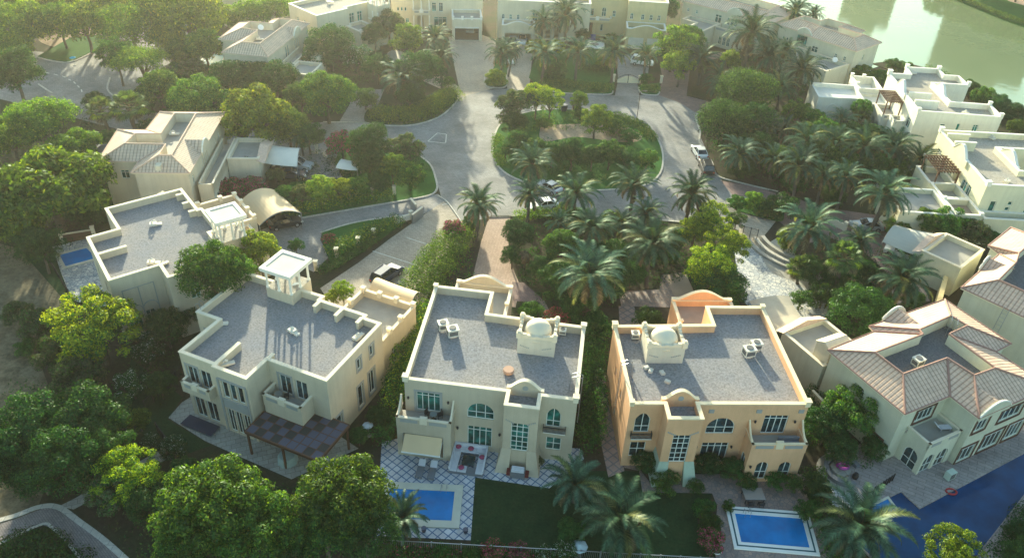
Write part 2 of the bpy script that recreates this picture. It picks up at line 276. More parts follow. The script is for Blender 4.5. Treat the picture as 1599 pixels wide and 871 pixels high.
def window(root, O, T, N, w_, h, kind, fm, pm, rec=.16):
    """frame of the window and its pane; O bottom-left of opening, T along the wall, N outwards"""
    pts = arc(w_, h, kind); mb = MB(); t = .07
    cx, cz = w_/2, h/2
    ins = [(cx+(a-cx)*(1-2*t/w_), cz+(b-cz)*(1-2*t/h)) for a, b in pts]
    n = len(pts); P = lambda a, z, b: (O.x+T.x*a+N.x*b, O.y+T.y*a+N.y*b, O.z+z)
    v = [P(a, z, -rec+.05) for a, z in pts]+[P(a, z, -rec+.05) for a, z in ins]+[P(a, z, -rec) for a, z in ins]
    f = [(i, n+i, n+(i+1) % n, (i+1) % n) for i in range(n)]+[(n+i, 2*n+i, 2*n+(i+1) % n, n+(i+1) % n) for i in range(n)]
    mb.add(v, f)
    if kind not in ('open', 'slit', 'gar', 'oa'):
        k = {'v2': 2, 'w': 2, 'w1': 1, 'w3': 3, 'w4': 4, 'a': 2, 'ad': 2, 'wide': 3, 'pt': 2, 'deco': 3, 'q': 2}.get(kind, 2)
        for i in range(1, k):
            s_ = w_*i/k; top = h-t
            if kind in ('a', 'ad', 'wide', 'pt'):
                top = min(z for a, z in pts[1:-1] if abs(a-s_) < w_*.13)-.02
            mb.obox(O, T, N, s_-.035, s_+.035, -rec, -rec+.045, t, top)
        for zf in {'w': (.72,), 'w3': (.78,), 'w4': (.8,), 'a': (.5,), 'ad': (.4,), 'wide': (.38,), 'pt': (.3,), 'deco': (.14, .32, .5, .68, .86), 'q': (.5,), 'w1': ()}.get(kind, ()):
            mb.obox(O, T, N, t, w_-t, -rec-.001, -rec+.04, h*zf-.03, h*zf+.03)
    fr = mb.build("window_frame" if kind not in ('open', 'gar', 'oa') else "opening_frame", fm, root)
    if kind in ('open', 'oa', 'gar'): return fr
    pb = MB().poly([P(a, z, -rec-.005) for a, z in reversed(pts)]); pb.build("pane", pm, fr)
    return fr
def wall_edge(mb, p, q, z0, z1, ops, m=0, rec=.16, deep=None):
    T = Vector((q[0]-p[0], q[1]-p[1], 0)); L = T.length; T.normalize(); N = Vector((T.y, -T.x, 0)); O = Vector((p[0], p[1], 0))
    P = lambda a, z, b=0: (O.x+T.x*a+N.x*b, O.y+T.y*a+N.y*b, z)
    xs = sorted({0, L, *[o[0] for o in ops], *[o[0]+o[2] for o in ops]}); zs = sorted({z0, z1, *[o[1] for o in ops], *[o[1]+o[3] for o in ops]})
    for i in range(len(xs)-1):
        for j in range(len(zs)-1):
            a, b, c, d = xs[i], xs[i+1], zs[j], zs[j+1]; mx, mz = (a+b)/2, (c+d)/2
            if any(o[0] < mx < o[0]+o[2] and o[1] < mz < o[1]+o[3] for o in ops): continue
            mb.poly([P(a, c), P(b, c), P(b, d), P(a, d)], m)
    for o in ops:
        s_, z_, w_, h, kind = o[:5]; dp = 5.0 if kind == 'gar' else (2.2 if kind in ('open', 'oa') else rec); pts = arc(w_, h, kind)
        for k in range(len(pts)):
            a, b = pts[k], pts[(k+1) % len(pts)]
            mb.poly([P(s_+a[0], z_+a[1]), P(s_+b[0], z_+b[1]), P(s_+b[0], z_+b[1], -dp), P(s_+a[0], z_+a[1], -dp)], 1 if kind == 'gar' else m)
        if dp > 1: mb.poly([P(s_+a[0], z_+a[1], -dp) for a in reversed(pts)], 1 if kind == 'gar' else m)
        if len(pts) > 4:
            h2 = len(pts)//2; ap = max(p_[1] for p_ in pts)
            lft = [p_ for p_ in pts[1:h2+1]]; rgt = [p_ for p_ in pts[h2:-1]]
            for side, cx in ((lft, 0), (rgt, w_)):
                for k in range(len(side)-1):
                    a, b = side[k], side[k+1]; tri = [P(s_+cx, z_+h), P(s_+a[0], z_+a[1]), P(s_+b[0], z_+b[1])]
                    mb.poly(tri, m)
            # top corners beyond the apex are covered by the fans above
    return O, T, N
class House:
    def __init__(s, name, label, ox, oy, ang, wall, cop=None, glassm=None, frame=None, cat="house"):
        s.root = empty(name, (ox, oy, 0), R(ang), label, cat); s.wall = wall; s.cop = cop or COP; s.gm = glassm or PANE; s.fm = frame or FRAME
    def wins(s, O, T, N, ops, rec=.16):
        for o in ops:
            s_, z_, w_, h, kind = o[:5]
            Q = Vector((O.x+T.x*s_, O.y+T.y*s_, z_))
            gm = o[5] if len(o) > 5 and o[5] else s.gm
            if kind == 'shut':
                MB().obox(Q, T, N, 0, w_, -.1, -.04, 0, h).build("garage_door", GARD, s.root); continue
            if kind == 'door':
                MB().obox(Q, T, N, 0, w_, -.12, -.05, 0, h).obox(Q, T, N, w_/2-.02, w_/2+.02, -.05, -.03, 0, h).build("door", DOORW, s.root); continue
            window(s.root, Q, T, N, w_, h, kind, s.fm, gm, rec)
            if len(o) > 6 and o[6]:      # raised surround round the opening
                g = .22; MB().obox(Q, T, N, -g, 0, 0, .05, -g, h+g).obox(Q, T, N, w_, w_+g, 0, .05, -g, h+g).obox(Q, T, N, 0, w_, 0, .06, h, h+g).obox(Q, T, N, 0, w_, 0, .08, -g, 0).build("window_surround", o[6], s.root)
    def walls(s, poly, z0, z1, ops=None, name="wall", mat=None, inner=None, t=.25):
        mb = MB(); ops = ops or {}; n = len(poly); done = []
        for i in range(n):
            oo = [(*o[:4], o[4], *o[5:]) for o in ops.get(i, [])]
            r_ = wall_edge(mb, poly[i], poly[(i+1) % n], z0, z1, oo); done.append((r_, oo))
        if inner is not None:
            pi = offset(poly, t)
            for i in range(n):
                a, b = pi[i], pi[(i+1) % n]; mb.poly([(b[0], b[1], inner), (a[0], a[1], inner), (a[0], a[1], z1), (b[0], b[1], z1)])
            if z1 < 99:
                for i in range(n):
                    j = (i+1) % n; mb.poly([(*poly[i], z1-.01), (*poly[j], z1-.01), (*pi[j], z1-.01), (*pi[i], z1-.01)])
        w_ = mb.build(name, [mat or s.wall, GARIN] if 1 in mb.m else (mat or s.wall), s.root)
        for (O, T, N), oo in done:
            if oo: s.wins(O, T, N, oo)
        return w_
    def flat(s, poly, ztop, zroof, ops=None, roof=None, z0=-.1, t=.28, name="roof", posts=None, mat=None):
        s.walls(poly, z0, ztop-.08, ops, inner=zroof-.05, t=t, mat=mat)
        po = offset(poly, -.05); pi = offset(poly, t+.05); mb = MB().ring(po, pi, ztop-.08, ztop+.04)
        for (x, y, sx, h) in posts or []:
            mb.box(x-sx/2, y-sx/2, ztop-.3, x+sx/2, y+sx/2, ztop+h); mb.box(x-sx/2-.06, y-sx/2-.06, ztop+h, x+sx/2+.06, y+sx/2+.06, ztop+h+.08)
        mb.build("parapet_coping", s.cop, s.root)
        MB().poly([(x, y, zroof) for x, y in offset(poly, t-.02)]).build(name, roof or GRAV, s.root)
    def fin(s, x0, y0, x1, y1, z0, z1, t=.3):
        a, b = Vector((x0, y0, 0)), Vector((x1, y1, 0)); T = (b-a); L = T.length; T.normalize(); N = Vector((T.y, -T.x, 0))
        MB().obox(a, T, N, 0, L, -t/2, t/2, z0, z1).obox(a, T, N, -.03, L+.05, -t/2-.05, t/2+.05, z1, z1+.1, 1).build("roof_fin_wall", [s.wall, s.cop], s.root)
    def hip(s, eaves, well, ze=7.0, zr=8.5, zf=7.2, mat=None, roof=None, ridge=None, ops=None, over=.35):
        n = len(eaves); wp = offset(eaves, over); s.walls(wp, -.1, ze-.02, ops)
        mb = MB()
        for i in range(n):
            j = (i+1) % n; q = [Vector((*eaves[i], ze)), Vector((*eaves[j], ze)), Vector((*well[j], zr)), Vector((*well[i], zr))]
            e = (q[1]-q[0]); e = e.normalized() if e.length > .1 else (q[2]-q[3]).normalized()
            nn = (q[1]-q[0]).cross(q[3]-q[0]); nn = nn.normalized() if nn.length > 1e-4 else Vector((0, 0, 1)); sdir = nn.cross(e)
            mb.poly(q, 0, [((p-q[0]).dot(e)+3*i, (p-q[0]).dot(sdir)) for p in q])
            dn = Vector((0, 0, -.16)); mb.poly([q[1], q[0], q[0]+dn, q[1]+dn], 1, [(0, 0)]*4)
            wj, wi = Vector((*wp[j], ze-.16)), Vector((*wp[i], ze-.16)); mb.poly([q[0]+dn, wi, wj, q[1]+dn], 1, [(0, 0)]*4)
        mb.build("tiled_roof", [mat or TILE, s.cop], s.root)
        rb = MB()
        for i in range(n):
            a, b = Vector((*eaves[i], ze+.05)), Vector((*well[i], zr+.06)); rb.tube([a, b], .11, 6)
            rb.tube([b, Vector((*well[(i+1) % n], zr+.06))], .11, 6); rb.tube([a, Vector((*eaves[(i+1) % n], ze+.03))], .07, 5)
        rb.build("ridge_tiles", ridge or RIDGE, s.root)
        wm = MB()
        for i in range(n):
            j = (i+1) % n; a, b = well[i], well[j]; wm.poly([(*b, zf-.1), (*a, zf-.1), (*a, zr-.02), (*b, zr-.02)])
            pi = offset(well, -.0)
        wm.build("roof_well_wall", s.wall, s.root)
        MB().poly([(*p, zf) for p in offset(well, .0)]).build("sunken_roof", roof or GRAVD, s.root)
    def gable(s, cx, cy, ang, w_=3.2, dep=3.0, z0=6.6, zt=8.4, mat=None, win=True):
        """curved white-edged gable on the eaves, roofed back into the slope; faces direction ang (deg, local)"""
        N = Vector((math.cos(R(ang)), math.sin(R(ang)), 0)); T = Vector((-N.y, N.x, 0)); O = Vector((cx, cy, 0))-T*(w_/2)
        prof = [(0, z0), (0, z0+.5)]+[(w_*k/10, z0+.5+(zt-z0-.5)*math.sin(math.pi*k/10)**.8) for k in range(1, 10)]+[(w_, z0+.5), (w_, z0)]
        MB().extr(O, T, N, prof, -.2, .05).build("gable_wall", s.wall, s.root)
        rim = MB(); pts = [O+T*a+Vector((0, 0, z)) for a, z in prof[1:-1]]; rim.tube(pts, .10, 6); rim.build("gable_rim", COPW, s.root)
        a0, a1, ap = O+Vector((0, 0, z0+.4)), O+T*w_+Vector((0, 0, z0+.4)), O+T*(w_/2)+Vector((0, 0, zt-.1)); back = ap-N*dep
        b0, b1 = a0-N*.2, a1-N*.2
        mb = MB().poly([b0, ap-N*.2, back], 0, [(0, 0), (0, 2), (3, 2)]).poly([ap-N*.2, b1, back], 0, [(0, 2), (0, 0), (3, 2)])
        mb.build("gable_roof", mat or TILE, s.root)
def bell(w_, h, flat=.25, base=0):
    """outline of a wall whose top swells up in a bell curve"""
    p = [(0, base), (0, flat+base)]
    for k in range(0, 21):
        u = k/20; p.append((w_*(.08+.84*u), base+flat+(h-flat)*(.5-.5*math.cos(2*math.pi*u))**.6))
    return p+[(w_, flat+base), (w_, base)]
# ---------------------------------------------------------------- pieces shared by the villas
def balcony(H, x0, y0, x1, y1, zf, zt, base=None, sides="flr", ops=None, floor=None, step=True, grille=True, t=.18):
    mb = MB(); cp = MB(); gr = []
    segs = {'f': ((x0, y0), (x1, y0)), 'r': ((x1, y0), (x1, y1)), 'l': ((x0, y1), (x0, y0)), 'b': ((x1, y1), (x0, y1))}
    for k in sides:
        a, b = segs[k]; a = Vector((*a, 0)); b = Vector((*b, 0)); T = (b-a); L = T.length; T.normalize(); N = Vector((T.y, -T.x, 0))
        mb.obox(a, T, N, 0 if k == 'f' else .19, L-(0 if k == 'f' else .002), -t, 0, zf-.25, zt); cp.obox(a, T, N, -.04, L+.04, -t-.04, .04, zt, zt+.09)
        if k == 'f' and step:
            cp.obox(a, T, N, L/2-.35, L/2+.35, -t-.08, .08, zt-.5, zt+.3)
        if k == 'f' and grille and L > 2:
            for s0, s1 in ((.4, L/2-.55), (L/2+.55, L-.4)): gr.append(MB().obox(a, T, N, s0, s1, .002, .03, zt-.5, zt-.12))
    o = mb.build("balcony_parapet", H.wall, H.root); cp.build("coping", H.cop, o)
    for g_ in gr: g_.build("balcony_grille", SURR, o)
    MB().box(x0+.05, y0+.05, zf-.22, x1-.05, y1-.01, zf).build("balcony_floor", floor or DECKG, H.root)
    if base is not None:
        H.walls([(x0+.02, y0+.02), (x1-.02, y0+.02), (x1-.02, y1), (x0+.02, y1)], base, zf-.24, ops, name="balcony_base_wall")
COPST_ = plain("cupola_cap_pale", (.56, .52, .43), .8)
def cupola(H, x0, y0, x1, y1, zb, zt, warm=True, solid=True):
    mb = MB().box(x0-.25, y0-.25, zt-.35, x1+.25, y1+.25, zt-.2).ring([(x0-.3, y0-.3), (x1+.3, y0-.3), (x1+.3, y1+.3), (x0-.3, y1+.3)], [(x0+.15, y0+.15), (x1-.15, y0+.15), (x1-.15, y1-.15), (x0+.15, y1-.15)], zt-.2, zt+.12)
    o = mb.build("cupola_roof", COPW, H.root); MB().poly([(x0+.15, y0+.15, zt+.04), (x1-.15, y0+.15, zt+.04), (x1-.15, y1-.15, zt+.04), (x0+.15, y1-.15, zt+.04)]).build("cupola_roof_panel", COPST_, o)
    for (x, y) in [(x0+.15, y0+.15), (x1-.15, y0+.15), (x1-.15, y1-.15), (x0+.15, y1-.15), ((x0+x1)/2, y0+.12), ((x0+x1)/2, y1-.12), (x0+.12, (y0+y1)/2), (x1-.12, (y0+y1)/2)]:
        MB().lathe([(.2, zb), (.2, zb+.15), (.13, zb+.2), (.12, zt-.55), (.2, zt-.45), (.2, zt-.35)], (x, y, 0), 10).build("cupola_column", COPW, H.root)
    H.walls([(x0, y0), (x1, y0), (x1, y1), (x0, y1)], -.1 if solid else zb-1.2, zb, {}, name="cupola_base_wall")
    MB().poly([(x0, y0, zb), (x1, y0, zb), (x1, y1, zb), (x0, y1, zb)]).build("cupola_floor", PATIO_A, H.root)
def domed_tower(H, x0, y0, x1, y1, zb, zt):
    keep = (H.wall, H.cop); H.wall, H.cop = W_C2, COP
    p = [(x0, y0), (x1, y0), (x1, y1), (x0, y1)]
    H.walls(p, zb-.3, zt-.3, inner=zt-.75, t=.25, name="tower_wall"); cm = MB()
    for a, b in ((p[0], p[1]), (p[1], p[2]), (p[2], p[3]), (p[3], p[0])):
        A = Vector((*a, 0)); T = Vector((b[0]-a[0], b[1]-a[1], 0)); L = T.length; T.normalize(); N = Vector((T.y, -T.x, 0)); k = 9
        for i in range(k):
            s0 = .003+L*i/k; hh = .12+.45*abs(i-(k-1)/2)/((k-1)/2) if i not in (3, 4, 5) else .3-.08*abs(i-4)
            cm.obox(A, T, N, s0, s0+L/k-.004, -.27, .03, zt-.32, zt-.3+hh)
    for x, y in p:
        sx = .28; xx = x+(sx/2-.05)*(1 if x == x0 else -1); yy = y+(sx/2-.05)*(1 if y == y0 else -1)
        cm.box(xx-.24, yy-.24, zt-.35, xx+.24, yy+.24, zt+.3).box(xx-.15, yy-.15, zt+.3, xx+.15, yy+.15, zt+.5)
    cm.build("tower_crenellation", H.cop, H.root)
    MB().poly([(x0+.2, y0+.2, zt-.7), (x1-.2, y0+.2, zt-.7), (x1-.2, y1-.2, zt-.7), (x0+.2, y1-.2, zt-.7)]).build("tower_roof", H.cop, H.root)
    r = min(x1-x0, y1-y0)*.47; pr = [(r*1.1, -.05), (r*1.1, .12), (r, .14)]+[(r*math.cos(math.pi/2*k/10), .14+r*.95*math.sin(math.pi/2*k/10)) for k in range(1, 10)]+[(.02, .14+r*.95)]
    MB().lathe(pr, ((x0+x1)/2, (y0+y1)/2, zt-.72), 32).build("dome", H.cop, H.root, smooth=True)
    db = MB()
    for i in range(6):
        for sg in (0, 1):
            db.box(x0+.25+i*.16 if not sg else x1-.45-i*.16, y0-.04, zt-1.35-abs(i)*.05, (x0+.25+i*.16 if not sg else x1-.45-i*.16)+.1, y0, zt-1.25-abs(i)*.05)
    db.build("tower_relief", SURR, H.root); H.wall, H.cop = keep
def buttress(x0, x1, y0, y1, flarez):
    fl = MB(); fx = .55; cx0, cx1 = (x0+x1)/2-.75, (x0+x1)/2+.75
    for a0, a1, b0, b1 in ((x0-fx, cx0-.1, x0-.02, cx0+.02), (cx1+.1, x1+fx, cx1-.02, x1+.02)):
        v = [(a0, y0-.8, -.1), (a1, y0-.8, -.1), (a1, y1, -.1), (a0, y1, -.1), (b0, y0-.05, flarez), (b1, y0-.05, flarez), (b1, y1, flarez), (b0, y1, flarez)]
        fl.add(v, [(0, 3, 2, 1), (4, 5, 6, 7), (0, 1, 5, 4), (1, 2, 6, 5), (2, 3, 7, 6), (3, 0, 4, 7)])
    return fl
def side_sweep(H, x, y0, y1, z, h, t=.18):
    """side wall of a balcony sweeping up to the facade"""
    n = 8; pr = [(0, z-.05)]+[((y1-y0)*k/n, z+h*(k/n)**2.2) for k in range(1, n+1)]+[(y1-y0, z-.05)]
    MB().extr(Vector((x, y0, 0)), Vector((0, 1, 0)), Vector((1, 0, 0)), pr, 0, t).build("balcony_side_sweep", H.wall, H.root)
    MB().tube([(x+t/2, y0+a, b+.02) for a, b in pr[1:-1]], .1, 6).build("coping", H.cop, H.root)
W_C2 = stucco("stucco_tower_cream", (.66, .60, .48))
def relief(H, x0, x1, y, zc, n=5):
    mb = MB()
    for i in range(n):
        for a in (x0+.15+i*.17, x1-.27-i*.17): mb.box(a, y-.05, zc-i*.09-.08, a+.11, y-.001, zc-i*.09+.08)
    mb.build("bay_relief_carving", SURR, H.root)
def bellwall(H, x0, y0, x1, y1, z0, h, flat, t=.3, disc=False):
    a, b = Vector((x0, y0, z0)), Vector((x1, y1, z0)); T = (b-a); L = T.length; T.normalize(); N = Vector((T.y, -T.x, 0)); pr = bell(L, h, flat)
    MB().extr(a, T, N, pr, -t/2, t/2).build("curved_gable_wall", H.wall, H.root)
    rim = MB(); q = pr[1:-1]
    for k in range(len(q)-1):
        (s0, h0), (s1, h1) = q[k], q[k+1]
        if abs(s1-s0) < 1e-6: continue
        v = [a+T*s+N*n+Vector((0, 0, hh)) for n in (-t/2-.06, t/2+.06) for s, hh in ((s0, h0), (s1, h1), (s1, h1+.1), (s0, h0+.1))]
        rim.add(v, [(0, 1, 2, 3), (7, 6, 5, 4), (3, 2, 6, 7), (1, 0, 4, 5), (0, 3, 7, 4), (2, 1, 5, 6)])
    rim.build("curved_coping", H.cop, H.root)
    if disc: MB().extr(a, T, N, [(L/2+.28*math.cos(2*math.pi*k/14), h*.55+.28*math.sin(2*math.pi*k/14)) for k in range(14)][::-1], t/2, t/2+.03).build("round_vent", SURR, H.root)
def barred(H, x0, x1, y, z, h=.75):
    mb = MB(); mb.box(x0, y-.45, z, x1, y, z+.08); 
    o = mb.build("balconette_slab", COPW, H.root); ib = MB()
    n = int((x1-x0)/.11)
    for i in range(n+1):
        x = x0+(x1-x0)*i/n; ib.box(x-.03, y-.42, z+.08, x+.03, y-.38, z+h)
    ib.box(x0-.02, y-.44, z+h, x1+.02, y-.36, z+h+.05).box(x0-.02, y-.4, z+h-.001, x0+.02, y, z+h+.04).box(x1-.02, y-.4, z+h-.001, x1+.02, y, z+h+.04)
    for k in range(3):
        yy = y-.3+k*.12; ib.box(x0-.02, yy, z+.08, x0+.01, yy+.03, z+h).box(x1-.01, yy, z+.08, x1+.02, yy+.03, z+h)
    ib.build("balconette_railing", IRON, o)
def wall_lamp(H, x, y, z): MB().box(x-.06, y-.16, z, x+.06, y, z+.05).lathe([(.04, 0), (.11, .1), (.11, .28), (.03, .36)], (x, y-.17, z-.1), 8).build("wall_lamp", IRON, H.root)
def posts_on(x0, y0, x1, y1, n, h=.35, s=.45): return [(x0+(x1-x0)*k/(n-1), y0+(y1-y0)*k/(n-1), s, h) for k in range(n)]

# ---------------------------------------------------------------- villa A : white villa with the column cupola, front left
A = House("villa", "cream flat-roofed villa with square column cupola and glass-panelled pergola, front left", -31.54, 57.84, -22.5, W_A)
pA = [(0, 0), (4.2, 0), (4.2, -.25), (8.2, -.25), (8.2, 2.8), (14.9, 2.8), (14.9, 12.4), (12.9, 12.4), (12.9, 12.9), (7.2, 12.9), (7.2, 13.6), (-2.8, 13.4), (-2.8, 5.5), (0, 5.5)]
A.flat(pA, 8.3, 7.45, {
    0: [(.55, 4.6, 1.3, 2.3, 'v2', PANED, SURR), (2.15, 4.6, 1.3, 2.3, 'v2', PANED, None), (.45, .15, 1.3, 2.6, 'v2', PANED), (2.0, .15, 1.3, 2.6, 'v2', PANED)],
    2: [(.75, 4.7, .7, 2.1, 'w1', PANED), (1.65, 4.7, .7, 2.1, 'w1', PANED), (2.55, 4.7, .7, 2.1, 'w1', PANED), (.7, .2, .8, 3.0, 'v2', PANED), (1.65, .2, .8, 3.0, 'v2', PANED), (2.6, .2, .8, 3.0, 'v2', PANED)],
    4: [(1.1, 4.6, 1.35, 2.4, 'v2', PANED, SURR), (2.95, 4.6, 1.35, 2.4, 'v2', PANED)],
    5: [(4.9, 5.6, .65, 1.4, 'w1', PANED, SURR), (7.2, 5.6, .65, 1.4, 'w1', PANED, SURR), (.8, .2, .9, 2.6, 'w1', PANED, SURR), (4.6, .7, .9, 2.9, 'w1', PANED, SURR), (6.6, .9, 1.1, 3.0, 'v2', PANED, SURR)],
    12: [(.8, 5.0, .9, 1.3, 'w', PANED, SURR)]})
A.fin(4.25, .1, 4.25, 3.6, 7.4, 8.25); A.fin(8.2, 2.9, 8.2, 3.7, 7.4, 8.3, .28); A.fin(7.3, 12.6, 7.3, 11.6, 7.4, 8.3); A.fin(10.1, 12.6, 10.1, 11.3, 7.4, 8.3); A.fin(12.7, 12.2, 12.7, 11.3, 7.4, 8.3)
MB().box(4.75, -.31, 3.4, 7.7, -.2, 4.5).box(4.75, -.36, 4.45, 7.7, -.2, 4.6).box(4.6, -.42, 7.0, 7.9, -.25, 7.15).box(4.45, -.33, .1, 4.68, -.25, 7).box(7.75, -.33, .1, 7.95, -.25, 7).build("window_bay_spandrel", SURR, A.root)
balcony(A, .35, -.95, 3.75, 0, 4.35, 5.35, None); balcony(A, 8.6, .95, 13.0, 2.8, 4.45, 5.55, -.1, ops={0: [(.7, .3, 3.1, 2.6, 'open')], 1: [(.5, .3, 1.1, 2.6, 'w', PANED)]})
cupola(A, 1.2, 11.7, 4.5, 15.0, 8.7, 11.2)
A.flat([(7.3, 13.0), (14.2, 12.5), (14.2, 20.4), (7.3, 20.4)], 4.9, 4.0, {1: [(2.6, .3, 1.0, 2.2, 'w', PANED)]}, roof=DECKG, t=.25, name="terrace_floor", posts=posts_on(7.5, 20.2, 14.0, 20.2, 4)+posts_on(14.0, 15.2, 14.0, 17.5, 2)+posts_on(7.5, 15, 7.5, 17.6, 2))
MB().tube([(-2.6, 6, 7.3), (-2.6, 6, 8.9), (-2.9, 6, 9.0), (-3.2, 6, 8.8), (-3.2, 6, 5)], .035).tube([(-2.6, 6.5, 7.3), (-2.6, 6.5, 8.9), (-2.9, 6.5, 9.0), (-3.2, 6.5, 8.8), (-3.2, 6.5, 5)], .035).build("roof_ladder", STEEL, A.root)
def pergola_panels(name, label, H, poly, z, posts, cell=.95):
    ang = H.root.rotation_euler.z; r = empty(name, H.root.location, ang, label, "pergola")
    xs = [p[0] for p in poly]; ys = [p[1] for p in poly]
    def inside(x, y):
        c = False; n = len(poly)
        for i in range(n):
            (x1, y1), (x2, y2) = poly[i], poly[(i+1) % n]
            if (y1 > y) != (y2 > y) and x < (x2-x1)*(y-y1)/(y2-y1)+x1: c = not c
        return c
    nx = round((max(xs)-min(xs))/cell); ny = round((max(ys)-min(ys))/cell); dx = (max(xs)-min(xs))/nx; dy = (max(ys)-min(ys))/ny; fr = MB(); p1 = MB()
    for i in range(nx):
        for j in range(ny):
            a, b = min(xs)+i*dx, min(ys)+j*dy
            if not inside(a+dx/2, b+dy/2): continue
            p1.box(a+.04, b+.04, z, a+dx-.04, b+dy-.04, z+.03, (i+j) % 2 if (i*7+j*3) % 5 else 0)
            fr.box(a-.035, b-.035, z-.08, a+dx+.035, b+.035, z+.05).box(a-.034, b+.037, z-.079, a+.034, b+dy+.033, z+.051).box(a+.036, b+dy-.034, z-.078, a+dx-.036, b+dy+.034, z+.049).box(a+dx-.033, b+.038, z-.077, a+dx+.033, b+dy-.038, z+.048)
    fr.build("pergola_frame", BROWNM, r); p1.build("roof_panels", [SOLAR, SOLAR2], r)
    for x, y in posts: MB().box(x-.09, y-.09, 0, x+.09, y+.09, z-.08).build("post", BROWNM, r)
    bm_ = MB(); n = len(poly)
    for i in range(n):
        p, q = Vector((*poly[i], 0)), Vector((*poly[(i+1) % n], 0)); T = (q-p); L = T.length; T.normalize(); N = Vector((T.y, -T.x, 0)); bm_.obox(p, T, N, -.05, L+.05, .04, .12, z-.25, z+.06)
    bm_.build("edge_beam", BROWNM, r); return r
pergola_panels("pergola", "brown L-shaped pergola with smoky roof panels beside the cream front villa", A, [(8.5, -1.9), (16.7, -1.9), (16.7, 3.0), (13.1, 3.0), (13.1, .85), (8.5, .85)], 3.2, [(8.6, -1.8), (12.6, -1.8), (16.6, -1.8), (16.6, 2.8)])

# ---------------------------------------------------------------- villa C : sand-coloured villa with dome, centre
Cc = House("villa", "sand-coloured villa with a domed roof tower and a diamond-tiled pool patio, centre front", -9.62, 55.57, -6.3, W_C)
pC = [(0, 0), (9.7, 0), (9.7, -1.75), (12.9, -1.75), (12.9, 0), (16.25, 0), (16.25, 10.9), (6.1, 11.2), (6.1, 15), (-.3, 15)]
Cc.flat(pC, 8.3, 7.4, {
    0: [(1.1, 4.5, 2.3, 2.4, 'w4', None, SURR), (6.0, 4.35, 2.6, 2.0, 'wide', None, None), (6.05, .6, 2.4, 2.65, 'w4', None, None)],
    2: [(.75, 2.55, 1.65, 3.6, 'deco')], 4: [(.65, 4.5, 1.35, 2.4, 'pt'), (.8, 1.4, 1.45, 1.7, 'q')],
    5: [(3, 4.6, .9, 1.4, 'w'), (7, 4.6, .9, 1.4, 'w')],
    8: [(.7, 7.65, 1.6, .35, 'slit', SURR), (3.4, 7.65, 1.6, .35, 'slit', SURR)], 9: [(4, 4.6, .9, 1.4, 'w'), (9, 4.6, .9, 1.4, 'w')]},
    posts=[(0.1, .15, .5, .3), (16.1, .15, .5, .3), (16.1, 10.8, .5, .35), (-.2, 14.8, .4, .25)])
fl = buttress(9.7, 12.9, -1.75, 0, 2.7); fl.build("bay_buttress", W_C, Cc.root)
relief(Cc, 9.75, 12.85, -1.75, 6.5); side_sweep(Cc, -.44, -1.9, 0, 5.1, 1.2); side_sweep(Cc, 4.6, -1.9, 0, 5.1, 1.2); bellwall(Cc, 9.6, .75, 13.1, .75, 7.4, 1.85, .85, disc=True); barred(Cc, 13.35, 15.45, 0, 4.0)
balcony(Cc, -.45, -1.9, 4.8, 0, 4.25, 5.1, -.1, ops={0: [(.5, .1, 4.0, 3.0, 'open')]})
for q in (.35, 4.2, 5.1): wall_lamp(Cc, q, 0, 6.0 if q < 5 else 2.8)
wall_lamp(Cc, 9.2, 0, 2.6)
domed_tower(Cc, 9.8, 6.6, 13.5, 9.6, 7.4, 9.75)
Cc.flat([(1.0, 15.02), (6.0, 15.02), (6.12, 11.3), (7.5, 11.3), (7.5, 20.9), (1.0, 20.9)], 4.9, 4.1, {3: [(4.5, .2, 1.2, 2.4, 'ad', PANED)]}, roof=DECKG, name="terrace_floor", posts=[(7.3, 20.7, .4, .2), (7.3, 17.4, .35, .25), (1.2, 20.7, .4, .2)])
bellwall(Cc, 7.2, 20.85, 1.3, 20.85, 4.7, 1.35, .25)
# awning of the villa
aw = empty("awning", Cc.root.location, Cc.root.rotation_euler.z, "beige fabric awning let down over the ground-floor opening of the sand-coloured villa", "awning")
MB().add([(.35, -1.98, 3.15), (4.0, -1.98, 3.15), (4.0, -3.3, 2.1), (.35, -3.3, 2.1), (.35, -1.98, 3.11), (4.0, -1.98, 3.11), (4.0, -3.3, 2.06), (.35, -3.3, 2.06)], [(0, 3, 2, 1), (4, 5, 6, 7), (0, 1, 5, 4), (1, 2, 6, 5), (2, 3, 7, 6), (3, 0, 4, 7)]).build("fabric", FABB, aw)
MB().tube([(.3, -3.32, 2.06), (4.05, -3.32, 2.06)], .06, 8).build("front_bar", WHITE, aw)
for x in (.36, 3.98): MB().tube([(x, -1.98, 2.6), (x, -2.7, 2.35), (x, -3.28, 2.08)], .03).build("arm", WHITE, aw)

